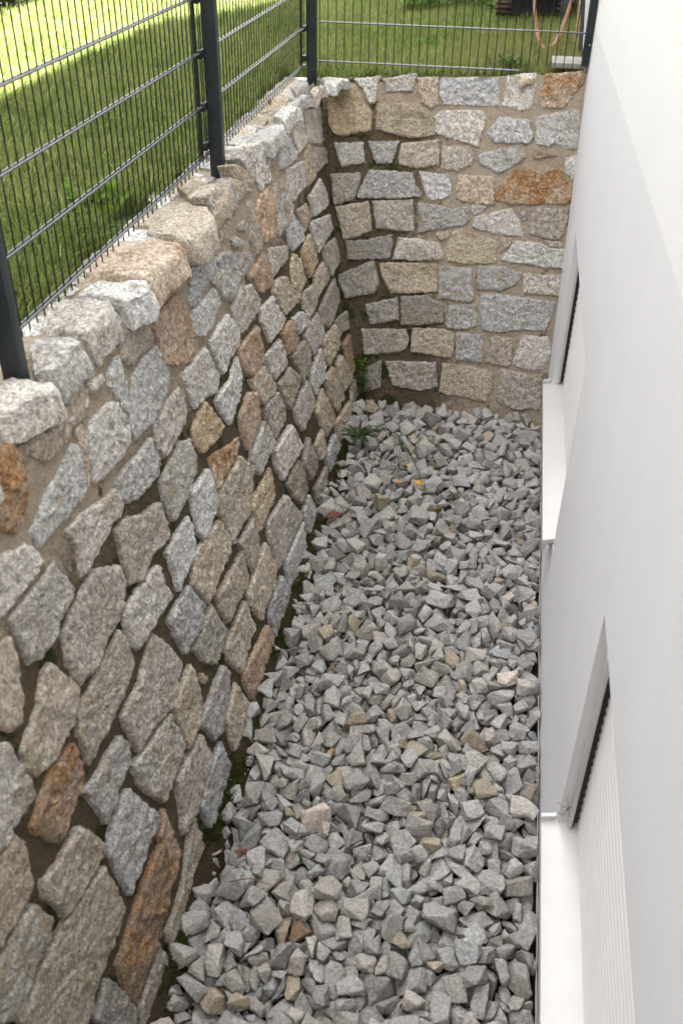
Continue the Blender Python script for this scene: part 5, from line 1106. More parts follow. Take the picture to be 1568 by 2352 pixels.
7,72,-692,1335,-1867,-167,-7,-860,6,73,351,2028,-1907,-426,773,-287,25,123,39,3845,-1868,530,784,21,35,89,-684,3264,-1831,522,-302,449,3,93,206,3214,-1874,682,304,-504,39,123,-172,5172,-1833,-509,313,670,
0,80,-81,1367,-1832,-937,214,271,10,68,77,2952,-1830,196,-8,915,17,136,321,2691,-1886,59,97,-818,25,76,-568,1276,-1833,473,-290,824,13,81,357,3901,-1884,152,724,598,2,125,-522,4980,-1797,766,591,240,
10,99,195,4103,-1839,869,-462,-131,21,122,230,4488,-1863,-192,860,-241,21,100,128,1487,-1891,-964,208,58,12,118,-708,5366,-1816,321,-109,850,35,81,-380,2354,-1835,546,-525,321,4,77,156,3935,-1843,-856,210,412,
17,100,79,4442,-1833,517,-787,-311,11,89,-543,3297,-1795,-282,734,-172,5,88,15,3736,-1821,689,391,512,25,100,-33,4248,-1826,-453,530,-287,11,92,58,5444,-1820,511,846,120,25,106,295,5449,-1843,628,-517,-545,
28,87,-180,3513,-1820,-391,-117,-878,12,153,-256,3061,-1864,-209,-750,589,25,83,-242,1996,-1867,433,382,97,19,74,-396,3013,-1836,120,-746,259,11,93,-179,4119,-1833,-550,556,-618,0,85,-137,3319,-1824,859,-158,73,
18,76,-43,2304,-1837,-300,-113,249,26,78,-316,3547,-1806,-849,248,-316,8,106,341,3311,-1902,-297,891,335,34,135,165,4158,-1889,408,-646,-99,4,89,181,4063,-1867,109,922,-352,34,120,27,4669,-1842,341,-570,-368,
37,101,17,2590,-1864,18,329,-225,30,88,-656,2830,-1855,140,301,729,2,76,-166,2469,-1848,255,41,741,34,102,-154,1359,-1859,702,206,541,7,101,-595,4576,-1837,-140,987,-61,14,83,359,1694,-1908,416,-489,532,
12,127,-458,2462,-1883,-264,954,-113,9,71,365,1996,-1899,-111,-530,63,14,99,-655,1367,-1901,-211,-335,-130,27,133,94,1428,-1873,-266,480,-491,25,108,-695,3950,-1829,-406,-673,-523,22,78,33,2546,-1828,143,914,377,
15,72,-198,2960,-1851,-172,-124,-834,9,70,-524,3585,-1801,-510,147,58,17,98,-541,1665,-1836,129,-296,-771,7,110,78,5169,-1832,40,-28,628,35,112,14,4112,-1844,-768,451,374,6,78,-633,4055,-1796,-801,-489,15,
4,75,-120,2442,-1835,404,-16,-447,29,76,33,2856,-1825,-282,-252,-521,4,104,88,4665,-1833,-294,471,553,34,107,-642,4830,-1824,196,-61,611,39,128,-499,1860,-1861,-734,-393,-50,37,103,-248,1547,-1900,632,-371,-425,
25,103,-517,3785,-1840,-538,261,-784,34,100,-663,4436,-1820,-707,-624,-300,38,131,-264,5009,-1848,-841,15,136,10,115,-304,4472,-1825,-386,669,-392,34,103,-669,4020,-1836,363,293,387,8,96,-140,5331,-1839,-913,-317,-147,
36,94,-694,3646,-1834,-203,144,817,30,136,-48,2565,-1853,-102,302,944,38,132,372,5199,-1883,-136,197,-592,22,94,-583,2508,-1818,484,-250,-553,16,99,210,4982,-1849,311,-661,-43,19,108,69,2151,-1895,7,42,-996,
30,116,253,3642,-1881,660,180,-16,10,124,-270,2341,-1867,-77,-118,-389,19,88,-316,4710,-1835,-475,-719,316,16,75,-188,3291,-1850,-934,34,-343,21,111,11,4815,-1822,-51,222,938,26,100,-727,5077,-1810,-559,613,547,
36,67,-736,2493,-1832,-547,-451,-703,26,102,-72,4508,-1818,725,-447,-349,26,109,-343,5394,-1849,44,-517,374,5,82,195,2043,-1839,886,-157,388,39,78,-230,2244,-1862,123,-354,-694,14,150,155,4467,-1879,73,935,-310,
28,81,-75,4010,-1831,156,-80,422,36,137,-572,4452,-1833,-709,425,357,27,80,-662,2032,-1857,38,294,-783,30,69,291,1668,-1891,280,680,468,28,93,-109,4511,-1856,-147,-203,-359,13,79,-415,3368,-1808,-3,-141,-483,
39,103,320,5059,-1864,-271,-953,-129,25,78,-463,3388,-1820,263,533,-526,5,95,-505,2495,-1841,316,-124,-888,25,144,-203,4415,-1858,-24,788,194,5,126,-375,2869,-1854,384,765,507,1,87,274,3215,-1853,135,-544,-323,
9,87,-92,4751,-1838,699,-263,641,8,112,244,2325,-1886,281,520,783,13,121,-123,4424,-1868,809,187,383,16,91,143,1877,-1882,-597,-426,-531,32,101,367,4080,-1885,883,-130,447,32,123,1,4268,-1875,-873,19,-484,
32,133,176,4317,-1867,-90,88,638,17,99,-22,1542,-1843,581,16,794,4,100,-343,3717,-1842,-339,656,409,8,74,-412,1611,-1868,727,531,-229,12,86,4,5442,-1836,-185,515,-164,12,76,71,1977,-1870,542,-297,8,
23,98,-327,2203,-1850,-395,-839,-84,1,97,-682,3403,-1843,-614,368,399,1,77,-438,2262,-1825,-566,-464,-480,10,67,76,2305,-1842,-646,-344,517,23,81,-147,3002,-1837,105,-763,-445,29,75,-569,3529,-1840,439,-324,799,
37,101,-399,4045,-1825,554,-396,719,26,95,-276,4316,-1811,-688,-42,-307,13,79,7,4502,-1839,428,-104,655,30,102,-377,3045,-1832,-376,245,-551,13,81,196,5438,-1836,-824,-207,-481,2,78,45,2482,-1883,609,136,-704,
37,96,194,3756,-1871,118,-746,519,37,119,-545,2146,-1865,26,336,-218,30,76,-81,2823,-1853,16,-194,-279,5,119,-432,3568,-1831,-885,-9,-387,34,79,113,2649,-1830,143,816,141,19,93,-270,4353,-1810,716,-203,70,
19,114,-611,5144,-1832,-696,566,-93,34,73,-156,3031,-1820,416,-397,387,10,99,384,2636,-1877,198,-760,-329,4,73,331,2949,-1909,-568,-816,92,20,85,-554,1576,-1836,-423,-56,501,37,87,-581,2373,-1865,334,-81,630,
29,95,-672,1513,-1874,-648,-252,-218,38,59,-392,2460,-1844,-658,-527,77,15,111,-240,4942,-1843,798,-389,190,20,115,62,5272,-1848,686,-105,231,0,102,300,4941,-1858,-607,772,181,1,81,-342,2300,-1849,212,-580,752,
1,83,353,4026,-1880,-690,358,-234,29,85,-289,3614,-1812,-373,772,357,22,121,-639,4073,-1828,2,229,844,17,101,-377,4361,-1807,-216,767,-390,33,86,-382,2837,-1815,60,-81,130,26,81,-634,3515,-1828,128,-927,13,
18,111,-586,5071,-1851,483,-611,610,24,100,94,2963,-1868,-856,446,164,32,108,-463,3961,-1844,-435,-782,420,22,116,-362,2317,-1864,-896,-233,346,28,99,-171,4268,-1845,-43,-66,829,15,86,-328,3087,-1831,-164,-439,-627,
39,74,305,3378,-1863,553,449,670,9,124,-25,5106,-1853,-748,-310,-328,13,71,-656,1867,-1866,944,82,296,27,95,-686,4987,-1818,741,207,320,34,95,-724,2455,-1869,265,-87,939,12,71,1,1490,-1895,-84,-945,-308,
9,80,-338,2918,-1847,-578,338,-633,21,88,-655,3103,-1849,-598,47,270,28,115,-267,3446,-1864,-687,-67,591,25,110,-393,2834,-1854,-576,88,-27,14,83,-97,2967,-1840,-36,-14,-562,5,101,-77,3326,-1846,-120,-83,824,
14,83,-31,2782,-1848,-227,-568,267,9,70,194,3798,-1855,-660,-169,-220,26,75,111,4004,-1848,-170,-436,675,2,90,-524,1341,-1846,-255,46,-200,38,79,285,3366,-1903,-400,290,-362,7,108,-522,1522,-1867,78,-275,628,
28,92,5,3245,-1849,-335,-324,-479,16,105,230,3242,-1898,-205,-757,608,3,61,-2,2619,-1844,-178,891,-400,28,82,65,2786,-1898,570,-440,-186,37,84,40,3513,-1867,692,-163,674,18,76,114,3953,-1861,84,881,241,
39,109,-711,3078,-1855,-494,464,601,39,75,-338,4032,-1832,322,52,331,17,82,-318,4274,-1821,-725,666,-162,28,71,156,4738,-1816,-679,-282,-20,24,75,-125,2913,-1848,197,-732,-447,36,88,183,3851,-1854,422,725,400,
38,67,126,4174,-1842,-715,-96,114,29,100,-296,4644,-1828,-982,-129,-128,10,100,345,3549,-1891,-666,-136,357,26,129,165,3008,-1898,-13,-29,381,11,115,-175,2614,-1845,742,-93,-396,2,97,376,3502,-1884,-338,37,-795,
9,109,-593,4110,-1837,-840,-491,-227,9,75,37,4405,-1814,-417,-422,201,11,82,-363,1711,-1853,484,36,612,34,82,-285,2995,-1844,925,-347,132,4,108,-202,4335,-1834,-601,-361,371,14,97,-511,2019,-1845,-858,336,367,
35,100,-657,3040,-1854,-41,-950,24,17,85,232,4521,-1833,155,797,-415,0,108,-153,5111,-1829,-42,-55,-82,29,88,-551,2583,-1817,624,-756,-61,38,103,226,2375,-1896,-279,-111,-217,38,119,-90,2344,-1886,-663,-148,-80,
35,108,161,2501,-1859,743,105,273,28,108,-713,4810,-1870,-505,-472,-410,6,126,308,3820,-1904,-900,-289,185,6,155,-374,5043,-1852,-289,-321,-805,25,101,-332,5272,-1840,-215,279,148,35,110,76,1798,-1865,-705,395,326,
35,77,-685,2073,-1861,-343,179,920,19,110,-61,3472,-1849,180,334,278,10,56,-518,1596,-1825,-778,-378,-499,22,141,-501,3858,-1847,-87,-625,524,35,101,-552,4668,-1820,432,84,-69,4,92,-510,1461,-1853,-91,206,948,
1,63,153,2852,-1825,6,-185,-606,36,66,-351,3664,-1844,781,151,-7,19,82,-149,3924,-1846,-659,514,-437,5,133,-231,4654,-1839,-163,420,885,34,78,-10,4032,-1826,317,352,-787,9,81,-155,2669,-1853,-495,285,772,
3,122,311,1900,-1908,-720,690,-55,39,71,-541,2965,-1867,866,-216,-17,17,95,-735,3478,-1847,657,-343,-537,24,86,145,4708,-1834,893,-87,204,2,96,-330,2354,-1850,-925,112,-223,35,90,-720,4424,-1805,-291,-552,-751,
11,106,52,4915,-1859,-538,-805,-171,29,76,372,2851,-1901,314,-930,-133,31,114,278,1491,-1899,383,-351,-564,5,99,206,2637,-1850,-249,-84,940,13,82,-617,3160,-1846,185,956,-177,37,76,-577,4000,-1823,-82,247,783,
12,77,-82,4218,-1821,-523,-542,652,12,64,25,5126,-1806,-29,-770,-593,16,153,297,4990,-1894,-2,199,-938,12,89,-365,4852,-1848,-117,277,-112,28,106,-296,1648,-1904,-268,398,-875,0,127,-281,1721,-1883,472,-312,-327,
8,93,-250,2588,-1884,567,-158,498,12,77,-358,3619,-1854,-383,-627,674,18,92,-299,3667,-1842,-26,437,326,19,94,234,4834,-1855,424,423,-761,5,78,-447,1575,-1877,707,-39,-509,6,70,6,2498,-1847,477,-587,594,
39,91,-45,4152,-1835,830,-10,-537,15,71,-596,4349,-1806,-632,542,50,38,91,-206,5068,-1818,655,-573,-282,19,62,-134,2641,-1818,-665,243,-575,30,101,269,3905,-1872,-782,-289,69,31,96,-597,3368,-1861,377,-106,-887,
12,77,134,3575,-1856,132,829,469,24,104,-333,4380,-1841,-201,-234,-186,22,100,-152,3215,-1836,516,512,-582,34,68,310,3506,-1862,409,342,-258,2,113,312,3176,-1895,-482,-873,6,28,76,-287,4551,-1839,-207,-828,-518,
4,77,-662,2065,-1898,-564,526,579,28,80,186,2457,-1878,-233,-117,-874,20,72,237,5461,-1839,436,354,-512,37,63,-435,1955,-1837,-424,-469,-764,26,92,-131,4680,-1845,-175,49,367,38,84,-615,4763,-1806,-530,749,394,
8,61,-504,4881,-1809,-104,193,-263,18,84,-571,5372,-1801,-124,129,-565,26,90,-104,3005,-1862,29,340,926,21,111,-362,3408,-1855,-116,634,-325,34,116,-399,5389,-1835,-823,-405,-314,12,110,354,3099,-1870,-134,-795,35,
33,86,-720,3416,-1808,23,147,631,36,96,-187,3491,-1852,-99,-705,-544,17,81,374,3854,-1899,64,326,796,36,97,-339,1732,-1889,319,-118,809,21,115,-280,3709,-1852,-299,575,79,16,72,260,5063,-1878,-2,-187,812,
12,81,-676,3333,-1868,-519,-710,270,24,109,-475,3648,-1853,-588,526,50,10,58,-661,1302,-1863,-708,152,675,4,69,-38,2892,-1859,-214,297,-612,9,73,-483,3767,-1806,230,754,317,17,105,238,3657,-1842,-310,934,-169,
25,94,340,4188,-1862,-580,-688,49,33,115,300,4576,-1897,-278,-410,730,1,81,-352,4446,-1817,15,178,-834,23,148,260,3170,-1903,-530,501,-58,5,94,363,3185,-1910,74,148,870,32,93,-203,3715,-1852,751,547,-84,
21,88,-299,2864,-1883,-687,-416,335,26,71,-269,2133,-1862,-703,-7,547,35,72,-215,3710,-1821,-179,-714,-621,38,92,-278,2401,-1842,205,310,652,12,96,-382,4305,-1853,286,335,-792,34,85,-513,2544,-1834,-888,-37,-210,
35,69,-613,2863,-1862,-526,-147,829,15,113,-391,4493,-1847,-726,111,-282,1,107,-660,5202,-1818,343,530,17,9,76,-504,4260,-1839,-808,-46,-209,0,90,-416,4914,-1842,682,-554,-472,24,86,-481,3031,-1859,-581,675,-423,
11,95,-451,4997,-1830,-868,-197,56,32,78,-282,2187,-1843,632,-308,-544,38,79,232,3449,-1844,204,-950,162,9,69,-203,4051,-1822,221,-702,-177,1,68,291,3994,-1861,-58,114,-650,10,78,-79,5324,-1831,-978,23,192,
35,90,-177,3445,-1840,-508,439,-572,27,115,-153,3017,-1892,476,87,867,36,90,369,3954,-1901,353,-533,-243,25,103,-606,2722,-1872,-658,-658,-188,26,68,92,4057,-1854,275,-457,519,3,74,-565,2900,-1866,-73,-665,121,
34,59,-697,2032,-1868,-127,415,-797,28,76,-529,4723,-1827,978,162,-48,17,92,49,5105,-1846,442,826,319,24,81,297,3171,-1852,-46,-475,-489,9,74,120,4579,-1844,-9,-908,-289,15,86,-248,5157,-1847,347,936,0,
7,105,-295,5426,-1835,-152,-316,893,35,63,-129,1494,-1846,-762,-622,37,10,82,-530,1514,-1831,-578,185,-78,18,88,143,4648,-1858,267,-331,-629,4,84,-569,3059,-1840,-652,-534,500,36,95,-418,5419,-1823,855,-1,431,
23,72,-741,1805,-1848,-638,-239,706,9,85,-542,3638,-1826,107,-431,673,8,120,168,5405,-1876,591,-406,-389,26,102,26,2056,-1896,-126,-938,308,32,88,146,3389,-1864,-373,-430,821,12,82,325,3947,-1898,-9,745,-72,
2,84,172,2291,-1873,-709,520,-453,0,137,-475,4888,-1879,-652,465,-330,11,90,201,3175,-1885,-84,-848,-139,18,119,-627,3643,-1861,210,-29,245,15,83,-123,4093,-1858,137,41,933,16,83,-95,1410,-1856,711,-687,-52,
22,74,351,3960,-1858,621,507,-212,18,81,355,4880,-1868,756,153,-58,21,117,-132,4036,-1854,-352,469,385,14,119,293,4167,-1876,-88,373,848,38,72,-402,2289,-1824,-504,-67,-681,1,115,354,4409,-1881,-680,261,-489,
36,87,247,3830,-1889,91,509,688,31,72,-241,2143,-1840,761,568,-193,17,77,-158,4072,-1846,-900,314,-216,28,140,-725,4189,-1844,111,92,518,38,144,-248,4493,-1866,374,-902,-74,35,76,-518,1657,-1871,662,239,-700,
31,108,-692,1982,-1880,317,39,-384,15,90,356,3673,-1898,-251,-422,791,32,86,273,4762,-1887,170,841,231,24,98,-510,3262,-1849,-32,464,-746,4,97,-345,3312,-1835,-739,-492,378,35,118,-403,3915,-1861,-455,-577,-12,
36,92,-642,1921,-1847,479,101,-143,35,103,-647,3438,-1844,-588,-520,-594,27,88,-456,4466,-1828,531,4,-737,12,61,250,2478,-1866,-358,48,-143,26,84,-693,2832,-1858,-58,-571,52,18,105,129,4539,-1869,-221,-836,-266,
26,145,-678,1777,-1888,-82,126,-974,0,102,261,1818,-1897,41,-17,919,1,90,17,1990,-1887,-409,505,-753,2,96,49,2530,-1880,569,5,204,17,100,-18,2625,-1879,190,650,-732,34,99,-333,1462,-1890,-699,673,-31,
38,124,162,2190,-1878,32,-281,-958,36,136,-599,1861,-1881,94,-251,-8,2,97,-283,2499,-1876,289,295,688,18,56,-731,3320,-1857,157,-55,565,14,123,53,3912,-1866,-724,-1,-679,39,99,-481,3105,-1868,332,833,-399,
12,80,-727,3827,-1835,-143,-128,605,26,96,-92,4828,-1861,256,-526,395,21,93,-597,3291,-1857,-852,47,-18,0,103,-390,4614,-1848,-402,556,-601,23,112,-105,3855,-1853,78,-239,-199,24,84,-729,4339,-1797,802,301,-440,
15,81,100,5384,-1856,-147,952,187,33,112,-604,1959,-1855,513,298,586,38,78,-405,2543,-1845,-66,-160,532,25,59,-593,2945,-1860,846,-421,-199,6,125,-36,3007,-1897,67,693,714,18,76,233,1896,-1893,434,-508,721,
25,91,-395,3590,-1858,511,509,-510,19,91,-256,3924,-1851,-130,694,-642,15,89,186,5314,-1861,-134,-824,526,28,88,-34,4534,-1847,649,198,710,39,56,-32,2083,-1883,-61,-43,-347,25,78,-144,4746,-1855,-891,-216,-391,
19,99,272,5377,-1873,662,-465,-223,11,81,-650,1961,-1856,249,-236,578,5,90,-705,4878,-1846,-483,-149,-207,20,94,-233,5216,-1848,568,-273,-775,10,95,-74,4303,-1842,824,465,292,11,100,115,4468,-1849,267,837,103,
20,74,143,5283,-1850,-282,847,412,27,87,-149,5258,-1838,562,-662,-348,34,75,-592,4714,-1815,208,-608,-636,21,118,-204,4802,-1854,-273,-698,554,3,73,231,2506,-1854,-175,953,184,9,80,320,1477,-1910,-772,-354,-21,
15,73,43,2415,-1896,-716,-306,-477,34,89,179,2777,-1879,-134,-419,460,13,132,166,1753,-1886,-356,612,192,15,56,-8,3384,-1851,-855,-252,353,10,96,143,4765,-1837,279,517,-713,5,96,-633,4494,-1816,-341,641,-321,
9,80,-668,4768,-1832,-788,-27,-612,15,82,-533,3076,-1846,604,568,-547,36,78,359,2987,-1903,719,684,56,24,91,-644,3372,-1879,-145,30,417,39,92,-217,3898,-1854,270,735,495,28,79,208,5355,-1847,-271,940,-15,
0,79,361,2228,-1898,504,165,846,35,74,-600,3502,-1836,-207,43,966,9,59,-284,1560,-1862,-865,30,452,1,88,43,4051,-1865,-723,-618,59,13,75,-709,4099,-1852,-74,73,-948,11,65,40,3450,-1848,-356,-11,-899,
26,88,-369,3345,-1849,-516,497,644,8,114,193,5127,-1877,18,355,-853,38,83,-626,2016,-1872,214,-305,371,35,117,95,3887,-1885,126,338,-390,31,83,352,2392,-1917,67,-240,-881,37,66,296,2931,-1904,-59,-675,734,
30,97,-350,2662,-1862,-822,446,138,10,73,-130,2795,-1856,-730,630,-225,37,92,-154,3595,-1867,415,305,-800,3,88,-90,2289,-1870,207,839,-414,16,87,-525,2845,-1865,115,63,983,4,104,-360,5206,-1848,-291,857,-325,
33,101,-172,1551,-1849,-88,-969,135,8,82,240,4172,-1883,135,713,395,17,96,198,3317,-1888,-830,7,552,2,112,345,5344,-1849,-175,461,795,9,86,45,4976,-1854,-195,-869,304,23,87,-129,1897,-1864,-86,239,-901,
33,140,-718,2990,-1852,-227,-121,317,39,83,-548,2570,-1843,838,369,-343,30,73,-689,4340,-1791,-270,-787,450,10,77,336,4485,-1904,-484,733,158,2,85,-545,4783,-1815,-443,-47,-828,29,98,-563,1383,-1881,-421,665,612,
19,87,-326,2274,-1906,934,-351,10,18,118,-14,5292,-1881,593,-367,652,35,86,344,1966,-1907,-813,580,-26,30,104,118,1955,-1877,440,342,-326,1,133,-612,4366,-1861,155,700,-79,36,124,-495,4699,-1865,-858,198,142,
31,84,80,2236,-1872,-798,582,31,14,97,-607,3073,-1854,-710,-439,-357,15,92,-611,4964,-1815,907,369,-101,9,73,-436,2583,-1858,371,752,182,23,79,-454,5067,-1823,-482,-213,-20,15,83,-590,2256,-1862,-283,650,233,
38,95,-101,4636,-1861,-942,-146,199,19,61,-697,3306,-1842,-420,720,40,36,93,-721,1365,-1877,-811,-306,341,12,108,333,4298,-1890,91,-731,-675,26,92,48,2286,-1899,-65,931,-75,4,90,-329,2993,-1866,137,3,199,
0,113,-354,3044,-1857,-151,-275,-742,6,82,-205,3247,-1851,233,-314,792,1,89,271,4119,-1882,236,433,-207,25,118,-405,4439,-1849,182,449,594,27,89,70,3046,-1874,-81,-926,142,17,79,-110,4298,-1843,139,534,815,
7,85,-41,2141,-1866,-48,970,-105,39,109,-49,1744,-1850,614,536,-569,33,111,-300,3845,-1853,-224,-475,768,17,63,68,4029,-1849,-195,-110,920,24,97,-650,4217,-1828,-498,-434,-749,32,90,-356,4751,-1835,-61,903,-333,
14,91,-339,5061,-1850,523,-699,79,5,103,-297,3545,-1830,-336,808,145,17,99,243,1971,-1909,276,80,-956,18,114,76,4795,-1880,558,-330,-158,39,93,311,3895,-1897,-105,-157,452,1,96,-344,5096,-1859,-770,370,49,
28,85,334,3250,-1891,-478,748,432,6,110,-489,3435,-1855,-273,37,933,1,115,-373,4672,-1877,805,15,573,7,96,-11,3313,-1850,-647,-747,-111,18,102,-152,3371,-1850,-417,-281,712,1,96,-166,4373,-1861,174,-677,354,
26,104,-27,3402,-1868,551,-108,350,31,102,238,3416,-1873,141,-957,243,4,86,-675,2251,-1846,312,-524,-781,33,109,-315,2222,-1887,-682,-475,-459,35,71,-209,3752,-1828,-697,480,231,32,75,-592,4199,-1863,-737,-108,-39,
3,67,7,3513,-1842,661,-700,-14,24,76,-329,4593,-1823,839,190,443,31,115,-264,4572,-1850,58,-993,57,29,70,-583,1954,-1825,131,-791,-3,10,102,-374,4114,-1827,-654,468,257,6,90,322,4235,-1839,933,-135,324,
12,90,126,4081,-1879,734,-99,667,30,92,-540,2039,-1861,35,-987,84,30,96,-148,4332,-1834,-897,111,-418,11,85,-530,4855,-1840,-416,-92,6,2,94,-338,4794,-1849,611,33,603,31,97,298,2487,-1889,669,154,-592,
34,95,20,2858,-1857,468,343,476,11,86,-657,3680,-1855,-331,445,784,1,93,-551,2626,-1859,649,506,-559,30,107,-443,4837,-1842,295,-614,-360,24,109,330,4797,-1875,-280,9,411,26,78,-716,4481,-1830,-37,-194,901,
25,112,-673,2429,-1892,-120,311,-826,9,123,-621,2936,-1903,-53,-847,454,15,94,-464,3893,-1860,489,600,546,38,100,-433,2975,-1863,-372,233,-223,18,95,-390,2090,-1878,76,-660,-411,4,113,-596,2193,-1881,166,135,971,
17,85,321,2346,-1912,-173,256,150,8,71,-164,3260,-1856,-594,98,598,18,96,-102,5183,-1840,597,427,677,31,102,-305,2291,-1883,690,-471,548,7,89,-55,2462,-1873,286,508,193,18,92,-161,1399,-1891,-775,29,462,
30,122,-404,1691,-1877,88,-42,-224,30,84,234,4664,-1877,301,153,-75,4,60,-593,2158,-1852,-858,-505,-82,3,57,-245,2290,-1893,-749,-480,-182,35,117,52,4525,-1864,573,792,-186,6,59,61,3220,-1847,-316,-659,394,
31,142,221,4931,-1870,51,509,731,28,75,336,4668,-1874,135,852,438,35,89,-414,4758,-1862,-866,-92,155,39,91,210,2936,-1902,309,-224,43,39,84,336,3515,-1903,424,474,-568,12,102,195,2122,-1896,-816,-568,9,
35,91,4,3523,-1875,21,-996,78,28,92,-82,4499,-1893,878,-373,-281,37,82,0,2884,-1877,-230,-450,357,18,102,-184,4162,-1857,-131,762,-588,20,113,-451,4308,-1858,-99,182,-743,2,103,-417,3386,-1847,-97,148,890,
9,96,-346,3972,-1874,827,561,4,16,108,309,4833,-1894,-52,725,-685,22,96,-91,4962,-1862,-304,46,-872,18,114,-239,5100,-1874,694,236,-230,8,88,-608,3764,-1844,-3,695,264,27,111,-138,3727,-1865,499,-627,-109,
17,122,142,3619,-1865,-597,-33,-713,30,98,-539,3953,-1835,424,-409,793,2,109,-562,5313,-1815,-916,-246,259,2,92,119,5317,-1855,-725,44,84,26,78,-27,4820,-1849,596,-481,625,0,89,-659,4719,-1830,925,-265,-154,
32,104,-435,5322,-1822,-616,739,-248,17,71,-608,2909,-1876,192,553,-569,4,69,-735,3217,-1846,380,166,-902,0,125,-45,2944,-1896,-517,135,-391,13,98,282,4433,-1907,69,-56,-988,13,112,-436,3195,-1879,705,316,115,
16,115,-12,2176,-1898,-275,959,-5,8,100,-589,3042,-1894,-133,-82,-12,19,101,-460,3762,-1857,-813,-426,203,11,92,-394,2142,-1864,892,322,-279,38,93,289,4260,-1896,-690,-689,-82,38,111,-121,4338,-1883,-654,-556,-436,
5,92,-359,5143,-1854,-219,-879,-422,31,87,-571,2849,-1878,-975,185,58,18,78,65,3977,-1858,-380,-251,-764,12,91,2,1782,-1887,-177,424,-887,14,75,-230,4881,-1841,-727,-108,661,21,89,-66,1931,-1860,-257,242,902,
14,64,-733,1420,-1886,163,-291,190,32,88,-605,2663,-1863,395,131,-43,39,67,-67,3182,-1863,-938,212,28,34,66,288,4497,-1877,584,13,740,24,123,-443,4637,-1841,-262,475,-523,23,110,-725,3268,-1882,-616,-182,-608,
29,76,216,4530,-1846,-182,776,580,30,84,212,5260,-1858,289,-725,621,27,77,-503,3616,-1843,-703,26,694,19,65,303,4228,-1868,-326,143,321,24,68,-47,4991,-1852,-291,190,-697,31,129,12,5212,-1832,331,-418,-686,
26,61,-97,2960,-1865,-52,-401,-549,25,112,-570,2482,-1866,-35,201,-952,19,101,-630,2436,-1857,-808,-373,414,28,91,-623,2807,-1872,-37,-179,307,37,93,-666,2363,-1864,-436,-826,-333,9,97,-200,4872,-1861,-139,-7,-945,
2,103,-343,2036,-1876,170,-329,-323,30,105,-652,4399,-1854,714,638,70,11,79,-316,4894,-1865,333,-904,58,24,75,-127,3573,-1841,46,101,667,17,98,19,3989,-1836,-285,-133,128,39,106,-553,3519,-1881,40,906,-15,
24,67,-638,4559,-1811,161,-801,220,15,70,127,3513,-1848,-398,-550,6,23,90,337,3633,-1862,-517,227,38,7,95,-507,4325,-1843,-202,321,921,29,102,-494,4774,-1843,63,-522,-558,22,96,-210,4742,-1862,375,562,568,
4,72,-552,5153,-1836,507,-860,17,6,75,-535,1269,-1838,606,-311,-487,12,138,-252,3304,-1886,434,-896,77,14,99,-481,1483,-1905,570,-275,745,13,108,-415,2022,-1906,-48,132,903,20,73,185,2314,-1911,-890,449,-64,
6,127,-145,4449,-1876,500,630,-439,10,130,191,4553,-1869,642,-190,-350,36,66,-740,2177,-1847,-182,-10,-589,38,109,-226,3148,-1885,635,-569,295,23,94,292,2194,-1891,-283,38,565,14,78,-129,2235,-1863,229,197,-342,
2,84,-28,3569,-1878,663,716,-83,6,81,170,3309,-1889,427,362,827,14,98,-667,2623,-1857,-736,-184,-169,20,83,-155,3073,-1880,500,-660,-545,1,85,330,3617,-1906,65,-960,-247,4,104,-241,4726,-1849,213,-234,22,
9,64,-452,5203,-1819,586,682,419,3,86,-741,4010,-1829,-132,-202,-803,10,95,345,5126,-1881,-468,-805,249,27,120,-35,3630,-1857,-555,-193,-790,13,69,8,3465,-1867,-134,-51,-447,16,57,-292,3801,-1830,-367,-891,258,
17,78,-518,4788,-1830,442,216,791,5,79,-376,4796,-1847,-610,509,536,7,62,-189,4714,-1845,-485,809,-183,31,73,-59,1460,-1840,406,-43,-825,32,90,-381,1631,-1913,573,815,15,18,99,-244,2189,-1884,232,-552,431,
12,73,178,3360,-1903,-917,113,-257,39,129,-522,1907,-1892,-703,618,333,28,87,287,4538,-1896,-138,18,-91,5,94,139,2483,-1906,645,-426,-545,14,126,-121,5430,-1847,458,-42,-886,17,71,-128,2171,-1901,257,654,683,
10,128,126,2375,-1895,-90,-405,813,37,111,-385,2980,-1898,454,579,457,16,116,-384,5446,-1850,137,-597,752,0,85,-156,1668,-1891,198,-593,-287,37,109,-106,1692,-1881,-114,824,552,39,76,-635,2548,-1852,-607,1,528,
2,83,-482,3079,-1873,-88,665,490,30,99,63,5444,-1849,209,-265,134,11,78,-443,1506,-1868,-566,-253,-171,33,65,276,1697,-1918,-459,-706,347,37,90,-147,3304,-1861,812,290,-99,0,83,-362,4249,-1851,-55,-308,159,
22,97,187,5214,-1843,-214,672,352,22,93,-583,4798,-1817,613,10,734,9,69,-30,3034,-1874,-278,721,-257,39,76,43,3093,-1857,862,107,-271,8,56,-378,3922,-1832,840,335,-270,17,103,-197,4462,-1866,-117,-798,-583,
35,64,-303,5197,-1847,218,-622,-407,32,78,-157,5391,-1821,511,606,201,33,70,-543,1380,-1886,534,84,840,22,82,-359,4717,-1840,379,519,-233,17,91,379,5096,-1887,457,-347,-334,39,99,-482,5267,-1857,605,-70,-725,
19,109,-100,2500,-1886,359,182,868,5,89,-607,1365,-1912,-120,7,72,30,103,-265,1432,-1910,-983,77,34,14,102,-720,1954,-1896,-299,-11,-221,8,107,15,4754,-1858,16,-458,562,27,97,-539,1741,-1900,560,191,-24,
12,108,-116,3997,-1887,814,529,-223,31,106,189,1982,-1894,608,-220,760,12,85,21,3359,-1884,385,343,78,39,101,-685,1445,-1893,485,-47,548,19,91,-394,1841,-1880,-304,-143,860,25,107,235,4372,-1905,-138,972,-83,
